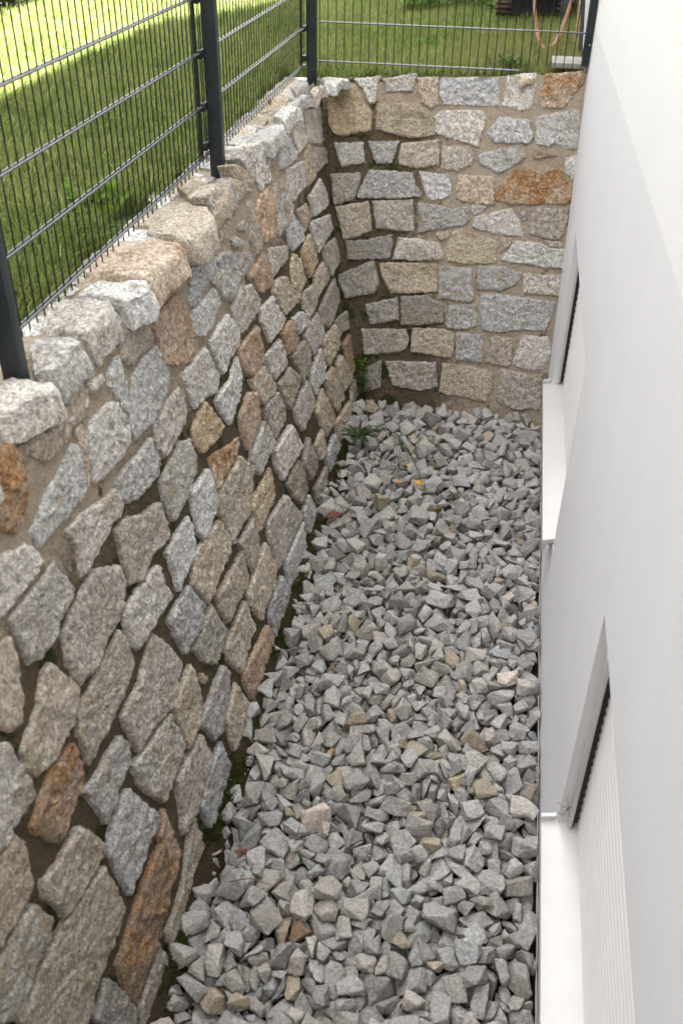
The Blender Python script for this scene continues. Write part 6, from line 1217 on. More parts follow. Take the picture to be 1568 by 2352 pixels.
5,74,315,1821,-1903,-60,527,-757,35,83,304,3084,-1906,-544,-546,532,15,108,-713,3887,-1873,-115,-873,248,39,74,-160,1927,-1860,494,415,-501,2,103,-725,3417,-1845,675,-696,-215,29,94,246,4299,-1909,194,-181,71,
1,85,-33,5253,-1856,-46,-397,779,1,77,339,5422,-1874,-61,137,765,35,65,-319,3035,-1880,616,55,-534,26,121,-639,3855,-1860,-217,-620,-560,26,95,212,2529,-1887,-202,-290,758,39,72,-359,1426,-1899,-26,798,462,
25,106,-603,3919,-1845,946,7,169,5,70,-203,5275,-1827,-287,810,-405,31,83,-504,2874,-1870,-155,-700,-622,13,75,-650,4932,-1836,-606,-290,736,4,85,300,4872,-1857,-536,-102,-150,17,88,-413,5215,-1827,-90,-774,-466,
18,101,77,3133,-1854,-484,200,734,16,66,-174,3836,-1848,762,255,593,8,70,-266,4135,-1839,243,617,-451,20,77,-725,5010,-1797,-190,-229,-636,29,128,137,5226,-1843,-160,-354,-725,5,75,-643,1461,-1908,620,-304,-637,
30,74,69,1907,-1911,-322,644,-509,4,63,-123,1459,-1909,-625,-420,204,13,76,-128,2849,-1874,-239,62,533,2,84,354,3747,-1901,-81,227,660,2,86,370,3614,-1896,524,-841,-113,7,120,163,1441,-1904,241,-223,-436,
10,128,-105,2232,-1904,-73,-72,-670,24,98,-321,2550,-1877,663,240,228,26,76,-403,2697,-1864,168,552,-804,20,97,229,3595,-1877,-265,-684,-470,12,76,147,3776,-1896,-720,260,468,31,80,-198,3962,-1865,405,-586,699,
27,59,-405,1578,-1893,912,-12,359,31,108,-714,4368,-1823,766,-219,-227,38,125,140,4889,-1876,-793,310,-34,4,89,-68,3705,-1862,707,440,-385,22,122,-251,4608,-1851,-252,614,691,24,77,374,4709,-1881,-27,-363,-294,
13,82,-312,5132,-1868,-399,743,-129,17,76,-616,3129,-1862,748,635,152,11,70,-439,3059,-1848,877,83,397,5,113,72,4213,-1873,375,513,771,12,83,-464,1990,-1861,328,-218,237,36,82,-383,4573,-1836,-81,198,754,
3,100,-515,5108,-1839,183,899,-348,5,85,-278,3523,-1836,-323,790,-496,31,104,82,2357,-1872,873,-379,-132,32,56,-319,1690,-1916,447,892,37,25,103,45,2949,-1907,-639,687,81,32,111,-512,4003,-1873,-328,576,-326,
7,123,-425,3654,-1884,312,-408,421,30,81,-517,5314,-1848,236,-367,-670,23,89,118,5444,-1869,666,-318,643,18,122,-686,4338,-1855,-237,-184,878,7,92,-706,2196,-1876,-722,382,-30,19,95,-543,3633,-1878,791,527,-242,
17,89,-450,2141,-1846,-401,547,32,32,65,216,5207,-1860,-191,140,738,10,92,-435,4860,-1875,-195,-120,964,32,69,76,2925,-1859,510,-438,420,26,89,-211,3455,-1876,652,307,679,26,86,49,1941,-1858,-878,219,130,
18,71,-275,2239,-1870,489,-72,-865,19,63,-726,4580,-1842,182,-221,237,3,73,-494,5452,-1838,-431,-761,93,37,88,-342,3897,-1830,383,-822,330,21,92,225,3999,-1888,-196,612,55,33,111,273,5147,-1890,-120,320,300,
31,109,161,4971,-1866,8,254,498,2,76,132,1417,-1876,333,-659,295,39,63,-498,2171,-1848,616,-367,-297,21,85,-479,3236,-1873,-310,825,-463,12,127,-343,3474,-1886,135,-41,-282,32,110,11,4681,-1901,920,-355,-38,
26,119,133,3199,-1891,37,-446,764,16,66,-20,3573,-1906,-551,-262,377,7,86,-722,1585,-1893,-666,-363,426,37,88,-568,1678,-1899,582,-365,-348,8,85,57,4108,-1892,501,377,620,0,106,-703,1289,-1877,715,432,-229,
0,84,-24,2528,-1880,220,936,165,34,94,237,3758,-1902,761,-258,593,23,66,-414,1566,-1912,-926,-108,298,19,100,-485,2547,-1873,462,779,-87,34,109,-231,3646,-1862,522,58,-221,10,86,-189,3993,-1885,-920,234,9,
24,85,80,5437,-1869,716,-597,359,1,104,-642,3190,-1890,-603,479,-287,11,90,-635,3498,-1865,72,-200,-757,8,75,253,4503,-1881,480,181,-706,14,92,-721,2236,-1878,-653,110,-419,33,118,-694,4047,-1857,30,513,848,
4,109,67,2726,-1881,693,15,-436,1,71,-570,3746,-1851,676,261,683,8,82,-443,4963,-1856,-450,-205,616,4,70,168,4834,-1845,240,437,24,30,102,237,5330,-1875,286,-135,-948,6,108,-704,4750,-1848,-942,-26,288,
3,72,198,4074,-1904,182,-98,975,5,65,204,1634,-1906,-325,-298,789,5,94,-659,2999,-1911,42,24,35,15,86,-158,3226,-1894,202,-173,-487,5,110,-14,2682,-1895,-208,385,-607,36,105,-157,5038,-1849,-897,127,55,
22,106,-654,1531,-1902,50,695,322,4,87,-354,1814,-1873,562,-648,-137,10,77,283,2162,-1892,-88,650,-626,12,108,-557,4068,-1867,-304,-90,-944,30,92,239,5185,-1897,124,299,-865,15,91,-144,2935,-1875,-457,-883,-37,
25,118,-518,4600,-1858,-154,680,-352,7,146,203,4602,-1885,17,-536,-841,14,102,75,1767,-1902,762,193,520,19,73,-88,2795,-1865,2,-209,-923,0,88,-16,2942,-1875,-408,184,325,8,112,92,3346,-1876,-329,-455,470,
27,73,-171,3069,-1841,78,201,-574,26,81,96,4267,-1862,-964,14,255,28,93,18,4571,-1866,-120,-862,384,13,148,-698,5245,-1849,-64,96,951,28,66,80,2905,-1849,168,136,-303,34,75,-328,3780,-1841,-163,191,586,
15,90,-293,4192,-1852,295,-184,917,15,89,-275,2028,-1863,569,78,179,21,88,355,2834,-1914,234,-183,-882,10,108,-663,4128,-1840,-252,162,948,16,106,-23,4413,-1840,4,-74,-48,25,88,-573,4759,-1842,943,23,-287,
38,83,-53,4912,-1865,327,152,829,24,78,-723,1720,-1846,-489,149,545,6,57,269,2214,-1906,437,-316,70,1,56,-236,2406,-1858,706,-663,-167,2,77,-633,2511,-1839,-687,-150,250,31,80,282,2828,-1889,91,539,819,
5,56,-27,4412,-1812,198,-43,-977,2,65,-646,3928,-1819,-968,-136,134,39,93,34,4306,-1840,-549,-629,461,34,75,-288,5094,-1836,-846,-517,35,27,58,-447,1649,-1864,75,-289,-368,38,87,-647,5393,-1809,-465,478,-38,
1,74,-577,2701,-1839,-132,-967,-173,11,70,-520,3572,-1864,-508,204,-650,33,78,282,1916,-1912,806,-572,-136,36,84,-309,1576,-1894,268,305,-716,26,109,-60,2074,-1909,-621,780,66,35,102,237,3430,-1903,698,-146,414,
9,116,-194,4203,-1891,624,294,522,18,94,-174,2326,-1898,-296,764,-350,9,64,166,2850,-1903,-75,786,349,4,119,-330,1351,-1893,-658,138,-434,18,139,-519,3345,-1861,155,-938,142,30,96,353,3388,-1914,131,-259,-891,
6,106,198,4122,-1893,29,-525,-643,12,80,-481,1798,-1894,-285,624,-679,22,126,-164,2222,-1896,36,-1,-813,33,89,319,4435,-1900,-298,-395,517,0,73,-370,2784,-1851,47,-402,143,34,119,283,2770,-1904,401,-310,-678,
35,81,13,3646,-1859,219,243,94,23,105,-190,3905,-1861,287,-402,-287,13,71,-158,2407,-1860,391,-73,-470,28,75,-251,2940,-1866,973,-172,-143,39,118,234,3303,-1906,125,980,147,1,77,-114,2989,-1893,287,382,196,
15,76,-511,3402,-1855,-584,-342,-176,39,84,352,4243,-1868,438,836,174,6,75,-141,4921,-1857,26,-456,-803,33,119,-235,1393,-1873,133,-987,-43,10,90,-541,2539,-1866,-390,107,-482,17,87,-90,2948,-1885,734,294,535,
11,97,-527,1349,-1886,-287,930,-170,36,86,20,1750,-1862,-347,-904,-64,26,68,31,4203,-1855,-501,127,-396,9,62,369,4499,-1910,-40,-792,400,5,82,-653,5339,-1858,857,-189,427,5,76,-80,5226,-1833,-423,-818,-227,
36,80,-40,3765,-1854,84,332,-536,10,96,67,4730,-1858,-147,-610,-209,17,79,-237,4541,-1834,878,405,-244,30,64,143,4851,-1840,-72,590,-708,38,71,242,4870,-1849,-269,-516,810,11,61,-481,2978,-1836,-417,-311,698,
29,108,70,2470,-1913,-67,-347,-457,13,135,-649,2849,-1901,-85,112,982,19,111,-658,3430,-1899,213,-167,135,18,76,360,4220,-1904,135,984,92,18,109,-310,3220,-1883,565,716,-401,30,132,269,3551,-1899,497,-866,-16,
24,76,-334,1592,-1903,-749,-187,393,39,109,-35,1692,-1897,-478,-876,44,20,77,21,1586,-1903,530,-565,-523,38,89,123,2286,-1906,145,513,797,34,109,-616,2382,-1901,335,-664,-424,0,123,263,2503,-1909,868,-344,-355,
25,110,24,4188,-1887,-398,36,-337,20,93,-700,2484,-1870,-764,-134,-258,30,103,-167,2790,-1884,538,708,-455,18,106,104,2591,-1894,-367,458,-718,8,85,-280,3977,-1867,247,-702,-417,0,101,-226,2124,-1890,23,-372,12,
27,85,77,3249,-1875,311,-413,778,5,121,-40,4470,-1884,231,-147,-852,9,81,-124,4890,-1865,400,-382,-479,24,89,-112,2655,-1865,-510,-150,817,4,62,-458,3298,-1889,-123,-607,-51,37,85,-284,3774,-1849,-943,-243,-8,
27,74,-30,4461,-1845,-274,956,-56,30,115,208,5033,-1877,-394,866,305,5,96,20,1432,-1869,-708,288,-614,1,87,-553,2759,-1877,374,437,533,25,113,-82,4596,-1887,-470,848,-236,9,77,167,3248,-1883,-131,296,654,
35,97,-384,4011,-1867,-250,813,-429,32,91,-493,5043,-1833,275,530,492,37,63,-180,3100,-1875,204,-734,-552,18,88,-42,5166,-1827,-390,92,706,33,84,19,5410,-1874,-302,-234,417,8,74,-550,2692,-1868,661,-650,-326,
35,89,-508,2964,-1847,-384,327,-467,17,83,-330,3567,-1857,76,-728,677,25,86,-114,4793,-1860,374,-787,-404,23,95,-413,2351,-1878,676,-397,309,25,106,-106,5271,-1871,947,-38,239,32,90,-261,4408,-1842,-288,-256,868,
34,87,-383,1448,-1872,392,116,-782,21,73,-33,4234,-1885,-609,-213,703,31,79,-149,4481,-1859,599,756,42,27,75,130,2085,-1887,-751,-515,135,2,87,46,1459,-1912,-880,-349,92,39,59,-210,1626,-1915,20,-989,-141,
28,96,-99,1981,-1900,-5,194,938,11,116,-328,4206,-1896,-427,755,-428,31,88,311,2159,-1916,-491,772,-392,1,118,-143,3648,-1895,32,-965,-170,8,91,-654,4250,-1886,-864,-458,201,26,115,-701,4543,-1891,-737,-341,169,
9,129,-25,4961,-1887,-926,-250,-57,11,90,-285,5277,-1902,-520,-418,486,35,93,-725,2528,-1878,182,-493,664,4,96,-444,2718,-1906,-70,-92,565,29,114,362,5063,-1911,-680,678,275,39,131,-536,5376,-1860,-149,966,168,
38,88,-195,2012,-1889,-629,90,-625,5,91,166,1934,-1905,606,-566,-510,35,83,-700,3473,-1870,-212,667,-42,37,94,-405,4381,-1840,434,-495,608,14,104,-97,4746,-1875,50,284,-519,9,74,-79,1988,-1859,-910,84,-24,
4,77,-424,5033,-1870,-755,-50,218,24,85,113,2019,-1861,-742,640,114,21,99,253,2925,-1907,-22,-79,332,30,111,128,3427,-1899,-546,136,-174,27,78,354,4636,-1901,499,162,340,0,121,-526,1782,-1867,262,449,650,
1,79,2,2270,-1876,-804,456,-337,24,79,-128,2549,-1860,101,314,941,6,91,21,5079,-1875,-868,235,-175,6,92,-352,1970,-1891,637,244,67,2,99,-41,4120,-1873,373,-359,-666,13,93,-532,4165,-1871,49,275,-343,
33,89,-291,3614,-1843,200,-407,-875,25,85,-362,4728,-1876,31,-925,-288,1,109,-566,3156,-1858,122,-141,-153,9,85,188,4654,-1884,-322,-651,460,30,60,41,5408,-1870,449,810,-232,31,79,-388,2409,-1861,-981,126,9,
31,71,-68,4788,-1842,-186,-304,-163,33,105,-146,4985,-1852,26,128,960,31,96,-10,3575,-1806,-68,532,163,3,68,-283,3727,-1840,939,145,-155,33,74,-46,2127,-1902,-37,-349,729,9,89,-336,2617,-1908,-836,106,-325,
20,94,194,3810,-1892,-54,-761,577,30,106,-271,4208,-1901,-683,-264,290,12,87,269,4877,-1898,97,-103,-714,36,122,135,4208,-1902,-388,842,-166,26,126,-697,4500,-1888,-823,-270,72,39,128,-683,2761,-1891,-183,-598,743,
16,122,136,4733,-1880,650,153,144,3,80,-124,2466,-1859,469,-19,-294,19,109,-689,2299,-1891,554,779,-210,4,56,-140,2309,-1908,-619,158,726,19,77,-33,2397,-1898,807,78,-570,7,116,-98,3245,-1888,729,-637,232,
7,77,-10,1550,-1884,-898,-378,-221,0,94,-587,2544,-1870,-276,-28,228,16,150,-184,2530,-1889,569,-711,-214,34,125,-705,3717,-1880,436,234,233,28,96,-652,1600,-1881,-11,656,697,13,98,-245,1816,-1877,-18,222,432,
10,86,-219,2424,-1880,-230,-207,-936,2,103,-170,3153,-1901,-539,-767,336,39,99,143,3900,-1899,-54,582,69,39,96,-329,4465,-1889,813,354,-456,24,60,-740,1751,-1845,860,196,-307,4,82,-409,2317,-1879,-301,109,-931,
12,118,-444,2905,-1865,-32,-947,13,4,84,-112,3365,-1879,326,-743,-561,6,77,-69,3871,-1878,-587,-781,-59,1,78,-142,4813,-1870,-488,-32,645,4,105,-355,1892,-1869,407,356,564,6,66,-329,3429,-1842,-337,860,-172,
34,83,292,4362,-1904,-638,-507,-426,21,93,89,1869,-1896,-446,685,-439,22,128,-338,3911,-1865,323,412,616,9,108,-219,5441,-1838,981,124,-2,3,83,-133,3458,-1897,17,712,-665,33,99,-345,4021,-1856,-997,28,-25,
11,94,161,4404,-1896,-276,-223,99,2,100,-563,4979,-1855,667,-16,-521,16,65,-4,2742,-1852,-683,551,-306,36,67,-233,3353,-1844,433,700,-515,25,77,-588,5144,-1873,-616,-260,122,2,73,-187,5106,-1860,-425,528,-668,
1,81,-701,1611,-1849,163,972,-156,4,90,-326,1973,-1853,-551,-189,756,19,99,-464,2337,-1872,655,-204,-696,39,94,180,3913,-1880,535,369,248,1,73,-86,4566,-1847,23,189,-795,10,90,-284,4857,-1875,230,716,644,
14,83,-686,5027,-1844,-357,54,-931,33,66,169,1508,-1904,-74,-345,-817,21,76,-18,5211,-1847,-700,-5,630,28,100,-431,1461,-1899,184,59,-11,32,101,-60,1847,-1896,-567,737,330,29,101,-441,2106,-1909,178,-294,525,
37,126,-526,2420,-1893,-111,252,-927,8,130,18,3274,-1897,566,-749,-338,26,82,90,4140,-1904,-17,-392,776,25,100,-189,4546,-1886,223,-420,505,16,157,59,5359,-1896,-156,0,349,3,75,-190,1598,-1914,-519,851,-61,
5,93,-189,2055,-1907,80,761,597,38,101,-178,2408,-1904,250,438,769,9,126,-583,3460,-1880,417,407,-684,27,95,-140,4949,-1890,-125,-688,372,19,106,-598,1536,-1906,-797,596,30,24,137,-55,1922,-1899,119,303,-731,
13,119,-81,2592,-1904,13,140,644,35,106,-201,3205,-1884,-363,251,-891,17,110,-706,3660,-1906,-206,975,65,21,113,-340,3559,-1906,-158,587,366,25,74,20,3996,-1895,188,-599,263,28,85,-533,5323,-1896,884,-233,63,
7,88,-109,1567,-1897,-25,238,-758,22,104,-7,2010,-1913,612,-553,-540,8,95,-490,2219,-1883,616,518,138,38,107,-163,4607,-1856,836,-447,-128,25,89,-237,1941,-1897,-304,712,-364,5,108,141,3313,-1897,-516,-821,41,
2,88,199,3614,-1899,474,417,-539,2,106,-345,4243,-1893,-114,555,483,14,84,-562,1597,-1880,-742,-408,-76,19,77,-465,1944,-1910,-900,426,40,15,61,360,3046,-1910,-716,-190,180,15,95,-561,3276,-1860,-245,-883,-256,
13,56,-410,3074,-1869,117,671,664,34,65,-610,3211,-1866,-217,-931,-112,11,93,346,4706,-1909,-399,-903,114,26,93,-50,1481,-1890,-789,522,-318,31,102,-334,2877,-1889,-311,-843,232,1,90,64,3034,-1908,40,31,-961,
29,107,2,4081,-1897,432,-502,332,30,82,298,4502,-1916,266,118,290,25,97,-293,5043,-1868,690,-199,513,29,93,-75,5345,-1866,-905,394,155,12,67,-323,3088,-1899,372,-623,-686,6,94,-375,3272,-1859,-229,-939,118,
11,95,-302,4310,-1847,-6,282,882,13,100,-522,4941,-1874,-196,-439,-452,13,72,31,1891,-1894,401,320,-256,29,81,227,2704,-1901,-508,21,-844,30,108,293,3428,-1896,-174,-313,734,17,100,-729,4088,-1887,-142,818,-16,
10,82,273,5418,-1884,-876,-154,-314,16,79,285,3121,-1874,-615,-10,57,37,89,-291,4264,-1857,-766,-623,41,31,83,-80,4982,-1878,460,-477,-693,14,77,20,2540,-1856,-454,-336,798,6,63,104,3015,-1873,-431,-453,720,
2,100,114,3104,-1872,-975,-33,-170,1,64,-437,3497,-1867,513,670,531,17,102,-215,4019,-1865,-988,-12,-117,30,102,-525,4198,-1845,-108,-405,-874,3,72,-372,4913,-1857,183,782,375,1,61,243,5294,-1871,-333,75,-938,
34,86,-535,1561,-1897,641,-736,-196,19,70,-688,2372,-1912,-145,985,-35,26,65,-89,4434,-1915,877,474,-29,0,125,-270,4679,-1886,530,-604,574,11,77,-661,1852,-1905,231,-199,79,19,103,-310,1796,-1906,-962,-252,88,
24,90,-436,3028,-1876,480,278,-430,28,104,137,3685,-1884,-91,620,238,32,97,122,3833,-1895,100,242,420,37,87,-21,4626,-1900,-255,407,-776,16,92,-559,3112,-1885,172,-749,-389,31,111,134,4305,-1900,38,13,-449,
11,139,-664,4844,-1879,720,-46,-154,35,84,372,4760,-1904,-884,49,91,33,121,-452,4945,-1881,194,709,566,27,88,-408,2192,-1892,490,-476,727,22,82,-49,2635,-1894,324,-461,-778,35,100,242,4061,-1901,-767,-196,531,
12,72,-488,4303,-1899,189,-800,-534,11,60,-365,2037,-1908,-631,152,-169,20,95,-143,2107,-1893,-241,32,487,21,110,-19,2493,-1909,-891,194,-300,38,73,182,2736,-1894,387,718,340,0,98,-490,3526,-1878,703,-695,-144,
29,95,-192,3704,-1868,-316,-184,-906,15,64,185,4232,-1911,-24,-38,-344,9,94,-171,4765,-1882,-439,-32,255,38,65,-185,4988,-1887,830,-506,-217,15,98,359,5344,-1894,206,86,707,25,77,-440,1608,-1900,-679,-293,-655,
5,78,-30,1763,-1906,506,-471,-431,35,85,-605,2759,-1872,575,-401,196,21,89,-307,2925,-1896,37,700,100,5,85,-295,3156,-1894,577,-618,4,34,117,54,3638,-1901,219,-186,-608,22,138,-431,3820,-1886,-198,521,-808,
20,112,-246,3849,-1875,-69,266,847,32,102,-90,4244,-1874,-774,-174,-307,24,84,-700,4426,-1868,324,902,267,9,76,-302,4516,-1866,-574,418,-671,39,59,-646,4877,-1833,-581,638,345,14,93,309,5110,-1897,-106,339,864,
6,89,17,5423,-1899,104,-95,-961,29,60,-584,1305,-1869,499,-316,-339,11,88,113,1901,-1893,426,281,-747,34,81,-361,3102,-1876,119,-741,-455,27,96,-508,2619,-1878,-138,313,-936,9,96,-249,1604,-1892,-515,-364,-226,
36,70,-245,2090,-1873,-686,-659,296,2,106,-307,2830,-1890,-307,-474,-806,35,93,-536,3207,-1869,-854,499,51,17,66,-349,3176,-1874,675,-458,158,1,96,-463,3253,-1897,715,-443,-215,7,78,-5,4057,-1857,-11,-35,-821,
2,85,-718,4409,-1832,-495,671,-460,4,78,-436,4796,-1866,-94,-706,384,2,68,-7,5159,-1847,-794,-162,-229,8,89,-371,4131,-1859,118,-295,485,10,114,-614,4145,-1874,-970,7,96,33,96,-94,4139,-1865,-875,450,-107,
29,135,-706,4628,-1860,-184,-330,-164,17,86,-184,4929,-1859,818,-196,354,31,74,-719,1845,-1859,99,-959,-246,7,93,-514,2358,-1857,323,403,-691,25,87,29,3135,-1883,-297,-715,161,28,56,-240,3228,-1862,-32,-564,7,
32,86,-582,4681,-1857,-335,-560,139,5,67,-415,4689,-1874,-245,-246,-33,5,62,-57,1878,-1847,-861,-292,-359,4,75,-401,3421,-1866,394,-825,-164,0,84,-512,5170,-1865,-35,-739,-615,23,78,-580,5449,-1836,771,-132,470,
27,99,-213,5370,-1863,811,512,260,10,100,343,2770,-1908,-682,730,-2,31,96,-402,5001,-1871,-179,623,380,27,56,54,5346,-1864,-854,124,-503,27,85,-386,3155,-1880,276,-43,-177,3,69,-274,3813,-1853,-463,-214,-456,
7,92,-468,4386,-1850,500,123,55,7,65,-599,4692,-1844,362,-724,-380,36,73,-508,4911,-1846,495,321,799,22,56,-74,3796,-1856,10,970,150,37,61,-613,3271,-1838,294,-97,103,1,79,-700,1383,-1911,-86,0,272,
2,88,-257,1760,-1910,353,532,704,27,90,-243,2393,-1909,-715,-670,-125,17,134,287,2586,-1905,221,215,-898,8,124,-350,2716,-1885,-2,-32,-483,35,63,-526,2907,-1895,412,-438,-603,32,112,-64,2842,-1900,-208,-118,-732,
33,103,-257,3192,-1883,-387,295,765,3,90,284,4644,-1906,-61,-4,995,19,109,239,5252,-1905,15,996,-40,20,58,-676,1492,-1912,261,-956,103,25,81,132,2050,-1906,-182,-60,138,12,81,201,3106,-1902,-902,-422,-3,
7,92,-424,3704,-1890,-451,-625,-412,7,103,-74,3795,-1904,78,5,-899,26,75,53,4040,-1905,314,901,-163,15,151,14,4421,-1895,-48,-30,-899,9,79,204,4264,-1902,249,792,221,37,101,228,4743,-1893,163,-151,521,
28,104,-630,5094,-1889,-432,237,-665,18,120,-120,1766,-1891,527,-5,-132,23,86,-585,2093,-1904,114,963,200,10,86,-620,2277,-1912,-245,-47,-579,14,128,-17,3191,-1896,294,-724,-254,18,80,-54,3525,-1904,993,16,-46,
18,107,-44,3957,-1893,-690,173,-141,11,108,-243,4899,-1908,-770,630,84,16,82,218,5437,-1889,-713,489,494,20,96,-718,1510,-1896,478,539,453,30,109,-460,1656,-1904,40,-79,-928,10,56,161,1559,-1915,675,642,-359,
38,66,-188,2772,-1911,340,372,665,1,101,242,3064,-1890,-895,-43,214,35,124,-673,4472,-1870,896,-324,114,32,95,-622,4892,-1873,278,-680,676,15,99,83,5091,-1901,105,-41,109,3,95,-104,2895,-1900,399,-545,735,
30,86,123,2913,-1907,-787,125,51,35,103,29,3952,-1898,-324,-553,-758,9,127,14,5127,-1894,643,77,180,9,76,-94,1433,-1898,-679,-95,-361,5,101,184,1860,-1904,590,439,71,3,106,-285,2402,-1896,-674,611,-317,
24,89,-123,2396,-1885,-265,-104,770,27,89,-587,3159,-1910,-740,-583,-266,9,77,-19,3878,-1892,492,-796,204,20,128,-487,4445,-1866,693,-690,-199,9,91,-92,5048,-1891,-537,342,-498,0,77,-332,2415,-1895,773,395,480,
37,110,-366,3794,-1870,-633,143,-256,0,58,343,3874,-1913,-1,-96,664,37,89,-335,4299,-1898,-542,146,-826,17,76,-540,4881,-1858,53,488,-825,28,65,11,1938,-1887,805,-356,348,22,69,-521,2245,-1901,-372,-17,150,
1,89,257,2657,-1908,-19,106,-991,29,87,-238,2795,-1893,135,610,-587,20,102,-75,3086,-1875,140,68,979,23,106,27,3458,-1900,84,-453,-314,33,105,-37,3813,-1881,160,330,48,6,69,-583,4214,-1867,870,124,-155,
16,101,-429,5105,-1857,541,-547,-260,1,62,-211,2119,-1863,969,121,177,23,63,-137,2590,-1885,-943,-24,-328,37,68,-412,2813,-1893,643,-551,-481,33,83,-259,2812,-1891,407,-237,866,0,96,-281,3492,-1881,-422,618,-309,
0,84,-247,3746,-1857,-373,677,-633,19,69,73,4167,-1867,142,-599,44,3,86,-40,4610,-1869,528,826,-179,26,63,359,4868,-1914,-859,508,39,10,89,-406,5152,-1851,537,3,842,19,84,-725,5424,-1838,-676,541,321,
38,83,149,4702,-1902,-188,315,-927,1,110,-488,5171,-1834,45,394,-464,5,111,156,5043,-1877,356,-2,177,11,95,-489,1306,-1847,-381,437,-574,21,80,-11,2416,-1891,160,721,400,13,79,-166,3442,-1873,31,956,-287,
0,80,-418,5176,-1874,206,-963,131,31,70,163,2814,-1890,555,-613,561,33,70,-520,3100,-1843,-215,20,-427,22,64,-342,1937,-1891,205,-490,563,19,61,277,3260,-1900,-638,-232,-104,7,63,-724,3676,-1875,225,-352,714,
27,72,-427,4557,-1817,604,618,359,29,93,-618,5260,-1835,-323,418,-312,0,79,-387,1372,-1914,744,566,-174,1,87,153,1617,-1904,-591,-441,387,8,102,-391,1764,-1901,-374,517,-541,35,80,48,2513,-1907,272,725,-455,
29,109,-235,2877,-1913,-184,-302,-709,12,64,-582,2977,-1898,-545,-253,654,35,77,-663,4066,-1908,-478,661,-364,37,85,-443,1876,-1895,-609,461,-198,39,111,125,3079,-1899,829,496,-104,7,81,183,3211,-1911,190,268,886,
33,75,37,3615,-1919,273,82,-220,22,117,199,3886,-1915,-502,215,-748,28,104,-518,4366,-1889,938,-232,-89,38,114,-565,4638,-1906,-445,732,-358,18,78,-146,4655,-1899,-556,218,-550,7,96,-108,4735,-1909,-45,-998,27,
37,122,-169,5070,-1888,495,-828,223,35,87,-412,1962,-1884,-250,374,-606,14,136,-374,2511,-1894,-343,-707,-589,4,95,-494,2932,-1897,750,-136,49,38,86,-352,2945,-1891,-425,212,331,22,94,-292,2946,-1914,306,766,339,
34,74,-476,3689,-1879,-5,-973,225,9,94,-309,3751,-1880,395,83,-786,27,114,-628,3988,-1896,-275,-382,-772,24,95,-487,4062,-1906,-300,-126,938,36,91,-163,4030,-1907,-578,807,-44,37,106,90,4559,-1895,-11,-294,398,
36,72,236,4678,-1912,468,304,595,9,73,328,5162,-1900,904,247,-140,25,66,-206,1701,-1909,-843,331,200,39,83,-653,2029,-1899,-224,529,-725,35,89,-231,2313,-1905,-192,-218,-658,30,90,-451,2845,-1910,-822,446,4,
16,75,-71,3070,-1911,43,137,-985,14,96,-693,3625,-1872,179,435,-759,9,110,-291,3630,-1888,-475,82,-868,2,80,181,3865,-1898,89,919,-350,32,149,-560,4280,-1882,960,183,-208,14,87,307,5408,-1903,-266,-116,-496,
11,127,-640,2126,-1903,-980,-51,-37,29,97,-520,2204,-1913,761,-545,-349,20,90,176,2016,-1894,559,678,-143,2,87,-575,2298,-1902,-189,470,832,21,91,89,2674,-1878,-638,-703,-265,17,80,-114,3196,-1905,216,-95,-923,
1,83,358,3463,-1909,-65,-163,940,25,118,-623,3531,-1891,21,18,-973,9,77,-17,3671,-1893,-689,-680,-128,1,59,-380,3700,-1884,-680,86,-688,18,88,-576,3808,-1892,-682,287,316,18,92,-313,3937,-1895,144,138,-397,
25,96,138,4807,-1873,-720,-659,113,19,83,-613,4929,-1879,530,-285,305,9,78,-164,4894,-1896,-633,178,-311,27,70,-50,5021,-1882,-977,-18,99,23,77,243,2059,-1914,981,-157,-61,27,103,-462,2538,-1898,-377,-37,525,
23,92,-552,2938,-1896,847,413,-310,7,83,111,2891,-1878,99,-957,253,26,81,-124,3099,-1906,-4,20,-944,17,89,-255,3495,-1911,273,146,-948,10,103,-101,3708,-1890,-661,289,680,20,95,17,4829,-1857,723,331,322,
28,136,-633,5002,-1873,-227,175,-474,8,108,-542,5225,-1872,752,561,240,4,84,228,5356,-1902,-595,624,444,14,116,-503,2299,-1879,-140,-879,81,36,63,-463,2656,-1871,-205,163,-688,33,88,31,2746,-1897,578,256,-344,
8,99,-121,3530,-1877,518,795,-133,11,88,-559,3584,-1884,-187,-32,-524,15,103,-622,4011,-1856,534,-761,-94,24,70,-482,3987,-1896,-449,521,-637,1,65,198,4196,-1905,-819,-424,-341,20,74,-100,5061,-1829,-921,349,-74,
4,86,71,4864,-1897,-47,339,70,17,119,-170,5263,-1867,960,4,-273,13,71,363,5425,-1903,-605,368,493,25,91,-306,2586,-1878,-231,652,-677,3,99,-245,2768,-1898,86,-85,965,38,77,178,4032,-1909,-671,384,-158,
6,112,-466,4228,-1892,225,325,251,31,72,-38,4202,-1868,72,463,882,14,87,-658,4598,-1891,636,-339,320,29,93,356,4928,-1885,-94,86,527,31,92,-296,1806,-1869,147,285,709,22,74,-568,4712,-1901,-477,138,-285,
32,68,160,5264,-1885,197,-550,-176,34,95,-669,5387,-1878,225,198,227,37,70,-49,3350,-1872,-578,402,-578,20,81,-718,3367,-1885,593,-647,386,9,62,-358,3582,-1874,-429,714,547,34,84,-66,3582,-1881,-240,356,-618,
35,92,-665,3910,-1851,-307,274,-712,30,61,-179,4035,-1878,178,205,939,33,90,348,4163,-1906,-600,-70,4,34,68,-614,4864,-1838,-292,17,-733,31,76,-154,5129,-1878,180,196,731,10,82,172,2051,-1887,-475,-322,-384,
6,82,-434,3512,-1884,-155,877,-179,31,80,-97,3040,-1912,965,247,-22,6,64,63,5048,-1857,-158,-263,102,14,97,69,3559,-1883,419,-307,797,22,88,-550,3705,-1841,-645,-436,-322,14,75,-663,3881,-1853,251,-678,-422,
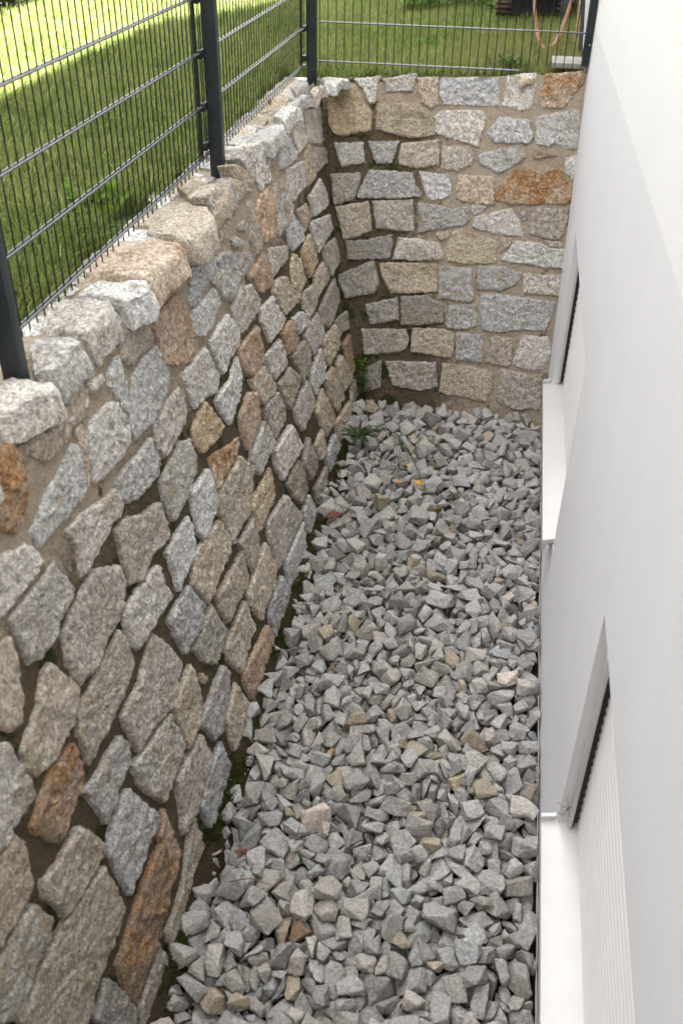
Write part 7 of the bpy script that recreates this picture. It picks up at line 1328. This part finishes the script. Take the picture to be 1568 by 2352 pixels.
33,87,-367,4071,-1879,-750,-268,124,9,73,-316,5387,-1875,-322,244,809,2,62,364,2473,-1898,690,416,-19,22,85,-623,3123,-1893,-692,-282,323,28,58,233,5416,-1875,622,229,133,26,86,-538,2092,-1859,-38,968,-122,
33,64,-388,2935,-1867,-438,373,-635,33,72,234,4239,-1918,-562,625,-490,11,63,71,5019,-1862,-114,-456,621,22,80,-348,1946,-1869,-662,-15,-181,2,93,-520,1654,-1905,69,-66,-882,19,106,-680,1922,-1900,27,-270,-594,
17,59,88,2179,-1912,222,86,-788,30,108,-508,2297,-1909,-923,347,-11,7,88,298,2248,-1907,-60,53,864,15,74,-707,2618,-1908,907,214,-201,35,114,-223,2991,-1895,768,353,527,19,79,-87,3147,-1910,-868,485,42,
16,84,181,3452,-1909,-144,-15,470,24,105,-371,3746,-1902,-524,842,-24,13,95,83,3791,-1889,277,552,766,24,106,-103,4070,-1904,-312,96,653,35,113,91,4288,-1907,-145,-629,-570,12,56,373,4363,-1907,-653,701,-282,
14,120,-102,4918,-1903,652,-499,554,18,68,90,5005,-1906,-73,62,-682,1,140,-534,5101,-1901,-115,46,-306,1,92,245,5068,-1905,-156,-950,-265,23,93,-531,5379,-1904,423,190,857,37,117,-116,5394,-1891,720,-497,471,
35,100,-188,1883,-1904,-574,-817,38,3,102,-59,2010,-1885,171,-434,739,26,90,-638,2204,-1911,-558,826,64,37,74,-251,2257,-1902,-925,-305,-152,31,106,-128,2275,-1914,-642,-651,174,23,87,-334,2445,-1908,416,-262,-132,
27,68,-429,2641,-1902,467,-325,-257,3,90,262,2808,-1907,596,219,60,7,88,-494,3017,-1894,-147,348,91,9,67,-672,3152,-1907,90,64,953,11,79,-568,3573,-1912,-224,970,63,38,100,-349,3671,-1883,953,248,-164,
29,103,-227,3564,-1910,-371,914,124,10,106,-252,3708,-1904,-285,172,-789,31,94,-296,4077,-1901,273,-638,-684,4,73,164,4524,-1909,-819,564,-31,17,110,242,5123,-1909,514,849,-67,11,139,-453,5399,-1879,558,457,347,
22,98,-293,1363,-1902,-343,456,-761,39,106,-262,1995,-1908,322,-933,-138,17,87,19,1906,-1910,129,248,-560,5,81,-513,2362,-1909,183,-690,-685,38,76,-290,2635,-1912,-792,328,-71,37,85,-579,2814,-1896,741,-222,-539,
17,90,-134,2832,-1903,748,399,467,5,130,-386,3384,-1901,502,613,280,37,119,64,3707,-1898,-157,729,665,31,124,280,4154,-1913,-670,623,-357,16,57,-275,4568,-1900,886,-51,-424,32,93,-410,4741,-1897,-121,262,904,
26,97,-239,5258,-1900,-941,140,280,17,106,-53,5413,-1898,5,235,630,2,87,-66,2296,-1911,-644,-668,212,15,74,41,2220,-1877,125,67,-426,35,80,172,2509,-1908,5,800,-579,28,75,-462,3072,-1900,195,532,23,
38,112,-634,3250,-1885,-199,-2,-12,3,91,-530,3441,-1897,-387,24,-882,34,72,-28,3483,-1902,-368,-511,-283,19,67,-109,3573,-1893,502,472,-690,20,82,-450,4062,-1895,-400,303,-668,19,97,-299,4513,-1902,175,-206,-59,
39,69,373,4975,-1914,986,90,9,35,68,-88,4977,-1912,-48,748,-22,19,102,-148,5213,-1892,-53,-441,-315,28,91,-494,5398,-1903,-481,-764,412,26,63,-401,5429,-1897,785,-424,34,34,88,-579,1315,-1900,327,-838,-425,
32,82,-597,1989,-1889,480,-194,-762,21,93,112,2102,-1914,297,37,-363,25,56,-548,2854,-1914,-927,-328,170,35,109,-254,2903,-1896,27,-819,-320,27,60,-731,3211,-1882,365,774,-339,6,95,-380,3255,-1881,367,251,562,
4,104,-437,3385,-1896,-966,65,247,24,82,-41,3706,-1903,36,487,-682,6,78,-670,4009,-1894,315,519,-204,27,79,-353,4437,-1910,-942,326,-37,37,104,212,4462,-1901,566,-385,-707,16,94,-716,4657,-1902,-198,-159,709,
12,101,59,4621,-1861,-82,-554,89,27,99,-344,4839,-1904,-560,-489,-555,2,97,-321,4908,-1896,-101,-270,-936,28,95,-419,5248,-1873,-291,611,-422,0,117,12,5223,-1898,-442,290,-610,15,121,-372,5328,-1892,-26,240,-946,
30,65,-439,1501,-1907,858,490,60,24,87,-539,1704,-1897,-408,-592,670,25,91,116,2015,-1901,732,669,113,6,74,-284,2215,-1916,-862,-411,81,28,111,-399,2393,-1893,974,-128,-140,35,115,-243,2666,-1906,396,-515,4,
18,64,-580,2871,-1904,470,-442,-481,25,82,213,2766,-1907,604,791,-73,22,78,-376,3226,-1869,442,-429,-786,0,82,-60,3430,-1883,-441,-339,315,13,91,-425,3749,-1884,-479,648,-571,19,83,-433,3981,-1895,939,158,299,
22,78,92,4115,-1882,-431,-861,-221,2,101,-529,4731,-1882,791,286,-97,5,96,158,5055,-1911,-32,-34,994,15,77,-712,1703,-1887,-996,-14,49,7,71,-36,1810,-1902,-747,-229,81,14,85,-283,2156,-1897,-120,-567,536,
5,75,-84,2156,-1908,-938,272,-129,29,72,-258,2988,-1868,-36,-334,915,13,86,-318,3403,-1889,23,-691,-578,28,88,127,4018,-1896,529,-38,-804,35,101,-253,4156,-1869,231,-890,-254,24,92,-107,4148,-1897,-294,-182,856,
15,98,-598,4476,-1872,-441,-882,-144,18,84,288,4688,-1893,-681,-192,-656,26,85,-353,5240,-1872,339,928,144,22,101,115,5189,-1865,-412,-595,186,28,79,-403,5307,-1855,-163,374,-902,29,80,-156,1956,-1899,-775,-220,139,
14,73,169,2684,-1882,-955,159,247,4,72,-719,3331,-1890,851,441,-158,27,105,-527,3732,-1866,-237,-392,756,6,97,278,3802,-1917,-572,763,-248,7,86,-566,3895,-1870,-221,953,103,32,74,-109,4280,-1892,391,-761,321,
18,109,-559,4828,-1877,-38,-364,43,38,98,-707,4924,-1881,179,520,828,25,88,-210,5193,-1879,-393,-96,-449,1,147,-593,5326,-1864,96,-19,795,17,103,47,1527,-1883,268,-16,441,38,79,373,1478,-1906,-555,-556,468,
14,65,-605,1698,-1905,-973,23,96,2,72,-731,2357,-1892,207,-644,325,26,75,-370,3215,-1855,301,-155,624,14,91,-53,4131,-1905,33,161,-939,26,106,-443,4528,-1869,429,-166,855,5,59,-335,4489,-1856,823,192,492,
32,103,-649,4681,-1860,-858,-467,-208,7,98,-70,4669,-1902,319,939,109,27,67,-252,5324,-1877,222,-220,-743,8,76,-227,5272,-1865,428,-840,-311,35,110,-535,5445,-1867,796,-447,-169,30,76,-318,3128,-1867,370,-268,-164,
4,118,195,3700,-1902,-863,224,-133,35,82,-449,4029,-1865,-474,-794,-223,3,86,-56,2201,-1884,-881,20,-440,35,77,98,2300,-1884,-761,273,553,14,92,-408,2793,-1867,-7,621,-489,21,104,-655,3060,-1898,167,212,-959,
33,92,-562,4280,-1835,-973,-219,1,3,88,-331,4556,-1861,-246,75,-931,7,91,-175,4492,-1889,227,-201,-687,31,79,-735,4896,-1894,-566,-223,-756,12,64,92,5124,-1861,105,337,911,22,79,-189,3003,-1886,-487,-23,579,
6,78,-643,4200,-1889,468,-750,-101,39,92,-711,4754,-1872,-80,226,632,23,63,-584,4839,-1835,-385,-269,-657,33,86,-341,2161,-1863,-987,13,91,4,72,150,3457,-1871,109,-622,577,39,70,267,3443,-1883,-211,834,119,
31,71,-735,3984,-1889,42,471,-400,35,76,-244,5404,-1866,-36,865,-484,7,97,-616,1715,-1869,23,-81,87,20,66,-460,5202,-1862,-93,729,-675,23,86,-307,5294,-1866,-744,652,-88,28,74,121,2761,-1862,-554,-68,-796,
38,89,-684,1024,-1905,187,519,742,23,103,-364,1038,-1912,922,371,-6,33,97,-173,1065,-1918,262,114,-107,16,93,-686,1192,-1897,-366,-850,360,1,125,-576,1204,-1895,-192,-393,828,10,160,38,1178,-1910,149,-121,826,
7,129,-492,1303,-1897,-113,48,812,32,94,-184,1296,-1895,718,557,-230,21,92,97,1275,-1914,284,-96,-711,19,117,-544,1996,-1898,-780,601,107,20,103,-405,3260,-1906,-227,-970,37,30,114,232,3973,-1913,71,-281,-946,
13,77,-286,4037,-1907,887,444,-38,18,97,-170,4315,-1890,-712,-245,603,34,103,-632,974,-1908,244,-703,-643,32,83,-373,1124,-1895,-205,377,-901,4,128,0,1066,-1898,13,38,541,33,107,-225,1247,-1906,-678,523,-514,
28,60,262,1179,-1908,-137,-189,339,9,142,-118,1287,-1867,159,259,-589,20,92,161,1361,-1900,185,-748,-632,13,73,-6,1363,-1907,-253,-876,98,4,103,167,2405,-1903,-966,237,3,24,69,-675,2587,-1888,792,75,-567,
12,108,-628,2596,-1893,138,-898,386,2,73,-540,2785,-1914,-327,-888,290,28,67,-658,3351,-1907,13,194,909,13,78,-112,3424,-1906,358,-838,327,3,86,-1,4140,-1903,-294,-357,750,1,90,-692,4989,-1906,70,345,930,
29,100,-731,999,-1893,-790,-178,-580,15,92,-626,1065,-1906,49,-27,802,12,114,-454,1114,-1891,-403,-842,173,29,63,-41,1108,-1917,641,681,-37,8,72,-724,1159,-1899,228,-540,-641,20,97,-416,1242,-1907,-8,-1,-212,
37,102,-234,1253,-1861,17,-814,-96,23,122,-149,1227,-1855,458,848,197,7,90,63,1123,-1898,-755,612,206,1,73,-115,1375,-1897,8,-897,-149,8,78,295,1296,-1907,944,72,-134,23,76,376,1411,-1915,630,-768,-100,
6,82,342,1780,-1915,422,3,201,7,87,-186,2952,-1887,129,363,429,8,67,-423,3287,-1865,-29,-105,-799,18,110,-130,3829,-1895,975,195,-8,16,97,-327,981,-1884,-259,140,881,6,90,-356,1119,-1871,263,210,-444,
1,99,-287,1101,-1893,247,965,69,6,96,-732,1195,-1867,673,629,75,17,83,270,1143,-1902,-654,387,396,26,83,-281,1295,-1889,506,631,-385,4,86,-13,1265,-1906,-205,831,-512,20,109,27,1334,-1887,-306,-835,244,
1,90,231,1323,-1904,-366,-640,575,7,86,-440,1423,-1877,42,-935,-350,17,97,-709,1843,-1896,295,-27,-505,3,100,-240,1867,-1892,-416,-400,-330,7,81,-723,1881,-1861,-328,113,644,11,59,-594,2046,-1893,-617,-669,-7,
39,84,-175,1980,-1904,363,-122,316,13,91,-187,2142,-1903,-909,59,-367,1,82,-427,2591,-1898,-926,-189,299,3,100,-331,2788,-1894,311,-181,918,5,84,121,2793,-1906,-240,631,711,7,90,-720,3009,-1896,98,319,-546,
10,102,118,3549,-1888,-107,117,984,15,104,-548,4770,-1904,27,-50,350,25,73,-697,1087,-1901,163,712,-658,15,130,-404,972,-1876,604,-505,41,15,94,-306,1115,-1850,-642,-301,-89,24,90,-325,1061,-1897,38,64,-127,
6,102,-688,1222,-1867,-30,-86,-504,5,90,-599,1127,-1905,-60,-975,192,24,97,-407,1185,-1897,29,663,-661,34,115,-282,1155,-1899,432,602,661,22,61,134,1187,-1919,339,-430,835,4,74,304,1215,-1909,-605,789,-58,
24,86,-417,1291,-1891,429,843,42,32,70,-29,1303,-1904,506,771,-83,38,85,93,1345,-1907,231,449,785,6,63,208,1298,-1899,-60,197,915,36,94,-124,1615,-1904,11,74,407,31,83,-239,2067,-1895,77,649,243,
26,88,234,2446,-1904,-640,734,115,17,92,-376,2859,-1905,912,195,302,8,94,-259,3604,-1894,-401,914,-35,8,85,-581,4553,-1871,554,-642,-392,7,103,-714,1037,-1866,-417,-666,576,18,77,-586,1022,-1902,448,197,212,
38,92,354,1112,-1900,-625,25,281,29,78,-465,1179,-1909,706,534,41,35,94,-197,1204,-1885,-188,759,365,19,94,199,1165,-1908,534,839,-86,19,64,-537,1282,-1871,-499,-788,321,27,69,-389,1326,-1903,-581,-599,-219,
37,66,-207,1333,-1897,501,-821,-159,16,81,65,1251,-1890,-438,-158,-834,14,117,221,1303,-1863,-184,-731,-114,29,112,-502,2820,-1908,441,6,862,16,94,315,3448,-1900,-363,-602,618,6,67,84,4021,-1876,-744,389,105,
39,90,-302,4159,-1892,805,501,-292,39,84,-610,4797,-1855,611,-683,-394,14,79,327,5208,-1913,111,382,-709,15,98,-724,899,-1880,607,-22,788,16,88,-708,959,-1893,-735,-137,-132,37,88,-581,978,-1884,262,367,807,
4,111,-202,1000,-1895,579,365,-726,33,160,-109,1084,-1896,57,40,-294,39,106,-8,1089,-1844,-332,-904,-224,16,83,-597,1146,-1872,-558,225,-154,11,149,-183,1158,-1882,-800,-474,98,27,90,-60,1114,-1898,-77,-819,-406,
36,70,175,1238,-1901,-309,706,-10,37,84,144,1154,-1891,763,82,-50,37,103,-302,1254,-1887,203,-808,520,5,109,-270,1338,-1882,858,418,-96,0,116,-24,1381,-1864,769,-151,-47,13,110,153,1305,-1900,448,886,35,
0,78,323,1382,-1909,-86,47,-960,20,105,230,1436,-1896,633,750,-130,4,102,-198,1927,-1875,-164,168,-689,23,92,-709,2652,-1882,-706,-509,428,37,100,-511,3178,-1884,662,335,668,8,81,-677,1062,-1874,163,-51,968,
39,99,-521,975,-1855,-975,-38,-55,21,69,-425,1030,-1886,-556,184,522,31,111,-172,993,-1850,629,-638,-382,6,105,-73,1043,-1871,320,27,-163,35,92,88,1099,-1873,280,-1,568,6,108,-667,1139,-1882,269,55,-839,
37,103,-568,1264,-1901,-128,94,-705,12,131,-260,1188,-1834,-47,710,-421,0,120,5,1218,-1866,-73,980,18,23,114,146,1214,-1892,321,885,-198,11,112,334,1168,-1907,-356,931,-60,18,89,-371,1278,-1851,386,-386,822,
7,110,-72,1327,-1869,342,237,908,35,63,131,1367,-1869,520,-458,207,17,111,353,1327,-1908,274,142,-949,11,112,346,1423,-1873,7,-623,675,3,63,-518,2075,-1880,891,-406,-56,13,81,59,2896,-1891,-686,-650,197,
28,83,-459,3310,-1838,149,462,-552,15,81,-331,4075,-1866,888,381,-247,29,128,-453,5085,-1870,320,23,667,38,88,-650,1121,-1866,405,217,851,21,117,-518,1060,-1900,-827,-171,-98,34,69,-347,1030,-1886,-236,-498,-683,
16,102,80,1046,-1846,81,38,567,3,95,-199,1101,-1869,-467,654,-534,39,103,-77,1158,-1868,459,288,-211,15,96,89,1186,-1869,-164,194,-804,25,125,266,1234,-1875,229,916,-267,16,111,-194,1305,-1827,-604,401,633,
19,108,263,1363,-1898,-822,533,-35,2,75,-650,1678,-1888,-698,-435,301,0,71,-343,2095,-1883,-596,744,-162,33,119,62,2356,-1905,-664,-742,51,26,76,-381,3744,-1851,-440,789,425,15,61,-546,3797,-1859,-401,-789,282,
38,86,-576,4932,-1840,-662,674,-308,14,77,-698,995,-1907,-5,-468,277,35,91,-614,1078,-1865,-212,-371,875,8,99,-384,1066,-1839,-471,-561,623,37,77,-255,1094,-1853,622,296,-678,26,91,33,1106,-1836,804,-206,-365,
23,78,-677,1233,-1851,232,65,87,8,68,-510,1164,-1903,850,-272,-426,3,70,-338,1168,-1871,61,264,940,37,74,-141,1187,-1825,39,89,825,17,104,3,1134,-1874,-225,372,128,13,80,223,1152,-1866,-98,-5,-158,
39,64,-424,1254,-1873,-257,591,-191,24,97,3,1271,-1862,-260,-959,40,28,72,66,1386,-1881,-520,-125,-166,31,105,-472,2153,-1913,401,611,280,24,59,-333,2134,-1872,820,-295,-125,15,82,-518,5001,-1859,-475,254,106,
12,103,-644,1028,-1835,-447,-674,84,22,94,-493,1096,-1876,-103,-851,117,11,96,-316,1005,-1807,202,461,-109,20,118,-268,1008,-1855,337,40,-250,3,88,-122,1110,-1866,202,-553,-524,21,75,-641,1197,-1868,-1,-997,-60,
13,65,-473,1174,-1885,-247,-427,496,27,114,-376,1218,-1863,228,781,538,38,90,-306,1065,-1853,334,-36,-796,28,63,140,1249,-1858,311,648,-606,0,120,258,1089,-1863,-2,968,9,35,56,-685,1260,-1846,306,673,219,
17,101,-449,1248,-1856,-755,-282,576,0,62,-152,1354,-1908,447,-866,183,15,73,39,1355,-1846,-325,-366,759,13,95,108,1282,-1875,-41,-201,-384,13,94,349,1264,-1888,-912,-323,-251,22,98,-194,2066,-1870,-211,302,-914,
33,64,-215,2874,-1869,180,149,754,26,80,354,3450,-1866,-443,94,-740,32,66,-621,4753,-1856,844,490,-173,1,98,-462,988,-1852,-886,-152,-206,37,115,-583,955,-1823,-426,262,682,17,121,-498,1010,-1885,-998,7,47,
21,118,-205,1041,-1855,320,-715,552,25,65,7,1055,-1835,-651,-634,49,2,66,36,1044,-1851,128,614,-658,23,113,-640,1206,-1832,-972,71,-5,15,80,-586,1208,-1848,-171,826,427,25,104,-341,1183,-1824,-266,-412,569,
18,86,-330,1271,-1821,292,-783,-525,19,68,152,1194,-1860,-750,-646,-99,28,88,309,1131,-1858,-244,164,-789,5,103,334,1318,-1875,-133,209,716,14,116,-476,3600,-1874,-372,358,200,25,79,-14,3619,-1894,286,-386,601,
30,85,-564,3985,-1862,-300,-204,-765,13,99,-707,947,-1831,-740,653,140,24,118,-446,1052,-1855,864,9,501,10,89,-423,1140,-1849,-710,689,75,23,112,-30,1041,-1847,284,388,875,23,119,-710,1101,-1852,-903,294,94,
35,71,-533,1149,-1882,-281,-179,-902,39,90,-326,1220,-1854,214,38,-882,13,90,-160,1096,-1862,518,-297,-799,35,90,-51,1200,-1834,-257,723,-36,32,100,113,1117,-1862,417,-774,278,20,96,340,1384,-1834,-19,741,-551,
14,77,-409,1253,-1834,45,37,-213,6,88,-247,1331,-1855,-119,-605,-768,32,78,-18,1333,-1855,-177,835,400,34,100,121,1342,-1822,-814,-361,336,37,103,271,1389,-1849,556,538,156,33,108,-57,2277,-1877,238,-253,-927,
17,71,-202,3410,-1846,-690,-531,475,8,56,-258,3578,-1850,658,168,444,13,86,-689,894,-1841,817,299,-406,20,79,-740,1002,-1790,45,-354,636,5,74,-510,1071,-1857,822,437,262,15,95,-372,997,-1841,-365,-519,-770,
15,112,-237,1032,-1809,428,-810,-279,29,109,-65,1093,-1837,-243,819,-374,12,80,117,1060,-1814,-587,-754,81,35,93,-705,1174,-1832,-48,1,-644,2,131,-524,1218,-1865,596,616,-10,32,116,-472,1182,-1826,-49,-3,-956,
36,112,-367,1128,-1826,343,633,690,10,91,-78,1215,-1810,-899,-432,50,36,95,104,1242,-1837,597,-131,428,15,86,218,1181,-1837,777,-600,-69,10,113,-66,1289,-1824,-379,-60,-875,15,111,78,1308,-1818,-145,218,-484,
36,107,275,1319,-1847,905,324,271,20,63,-367,5143,-1902,-131,984,9,31,70,-654,959,-1875,733,85,472,18,69,-541,1124,-1848,284,-424,844,14,56,-328,1054,-1824,-668,108,-518,12,111,-61,1121,-1805,294,890,-319,
12,74,174,1092,-1839,-845,-381,280,7,82,-743,1200,-1816,510,597,17,34,117,-599,1168,-1826,242,554,-795,33,62,-388,1175,-1849,-195,704,191,3,89,-229,1108,-1830,42,-598,542,35,71,-47,1126,-1861,77,833,74,
18,114,27,1169,-1830,-561,188,44,36,123,335,1221,-1861,-815,-561,-132,35,76,-192,1362,-1855,-177,27,-127,3,130,8,1285,-1819,-101,7,-668,0,104,244,1331,-1834,-648,481,-389,33,100,-119,1803,-1870,-54,-490,-679,
31,86,81,2346,-1912,-626,-775,45,31,95,-563,4606,-1878,848,427,69,34,138,-634,907,-1813,-119,150,980,3,130,-720,1031,-1815,-923,247,-192,12,128,-540,1055,-1818,-864,-363,-298,39,57,-324,1082,-1814,818,-257,233,
35,90,-149,1037,-1826,41,-604,768,4,102,-110,1024,-1834,-623,-313,652,24,87,-23,991,-1833,-453,460,-740,17,85,-723,1130,-1819,795,-528,-226,15,70,-310,1226,-1791,148,464,716,3,105,-199,1092,-1810,393,-702,498,
15,74,-119,1138,-1838,173,542,-821,13,81,56,1121,-1812,545,-757,-88,37,107,204,1239,-1853,-374,-331,737,23,67,-351,1321,-1869,-863,475,164,21,67,-198,1348,-1876,-825,-353,253,32,60,164,1281,-1850,748,-332,40,
16,85,184,1342,-1854,-696,-55,127]
rocks = []
for k in range(0, len(ROCK_DATA), 8):
    vi, s, x, y, z, a, b, c = ROCK_DATA[k:k+8]; q = Vector((a, b, c))/999
    rocks.append((vi, s/1000, Vector((397-(397-x)*1.06, y, z+30))/1000, Quaternion((math.sqrt(max(0, 1-q.length_squared)), *q)).normalized()))
rnd = random.Random(77)
def rock_tint():
    k = rnd.uniform(.80, 1.22); w = rnd.gauss(.0, .022); u = rnd.random()
    if u < .035: return (.36*k, .305*k, .235*k, .05)
    if u < .06: return (.40*k, .375*k, .345*k, 0)
    return (.365*k*(1+w), .350*k, .330*k*(1-w), 0)
SPECIAL = [((-.43, 1.76), (.30, .20, .135, .30), 'rusty brown oblong stone lying on the grey gravel'), ((.222, 3.06), (.62, .53, .48, 0), 'pinkish white stone lying in the gravel near the near window'),
           ((-.465, 2.26), (.62, .53, .47, 0), 'small pinkish white stone in the gravel near the side wall'), ((-.47, 2.55), (.42, .31, .19, .05), 'tan sandy stone among the grey gravel near the side wall'),
           ((-.178, 4.31), (.30, .18, .07, .25), 'small ochre brown stone in the gravel below the yellow flowers'), ((.26, 3.64), (.55, .49, .44, 0), 'pale cream stone in the gravel below the far window sill'),
           ((.088, 2.49), (.45, .38, .27, .03), 'pale tan stone in the middle of the near gravel')]
special = {}
for (x, y), tint, lab in SPECIAL:
    i = min((i for i in range(len(rocks)) if i not in special and i < 1300 and rocks[i][2].z > -1.83), key=lambda i: (rocks[i][2].x-x)**2+(rocks[i][2].y-y)**2-.004*(rocks[i][1]/.1)); special[i] = (tint, lab)
solo = [i for i in range(len(rocks)) if i in special]
solo += [i for i in range(len(rocks)) if i not in special][:300-len(solo)]; solo_set = set(solo)
protos = {}
for i in solo:
    vi, s, p, q = rocks[i]
    o = bpy.data.objects.new('gravel_stone', ROCKM[vi]) if vi not in protos else protos[vi].copy()
    COL.objects.link(o); protos.setdefault(vi, o)
    o.location = p; o.rotation_mode = 'QUATERNION'; o.rotation_quaternion = q; o.scale = (s, s, s)
    if i in special: o.color = special[i][0]; tag(o, special[i][1], 'stone', 'crushed stones in the trench')
    else: o.color = rock_tint(); tag(o, 'large angular grey crushed granite stone on top of the gravel bed', 'stone', 'crushed stones in the trench')
VV = [np.array([v.co for v in me.vertices]) for me in ROCKM]; FF = [[tuple(p.vertices) for p in me.polygons] for me in ROCKM]
V = []; F = []; T = []; b = 0
for i, (vi, s, p, q) in enumerate(rocks):
    if i in solo_set: continue
    M = np.array(q.to_matrix()); v = VV[vi]*s @ M.T + np.array(p); V.append(v); F += [tuple(b+k for k in f) for f in FF[vi]]; b += len(v); T.append(np.tile(rock_tint(), (len(v), 1)))
me = bpy.data.meshes.new('gravel'); me.from_pydata(np.concatenate(V).tolist(), [], F); me.update(); smooth(me, 28)
a = me.attributes.new('tint', 'FLOAT_COLOR', 'POINT'); a.data.foreach_set('color', np.concatenate(T).astype('f').ravel())
tag(link('gravel', me, MAT['rock_bed']), 'bed of smaller and farther crushed grey granite filling the trench', 'gravel', 'crushed stones in the trench', 'stuff')
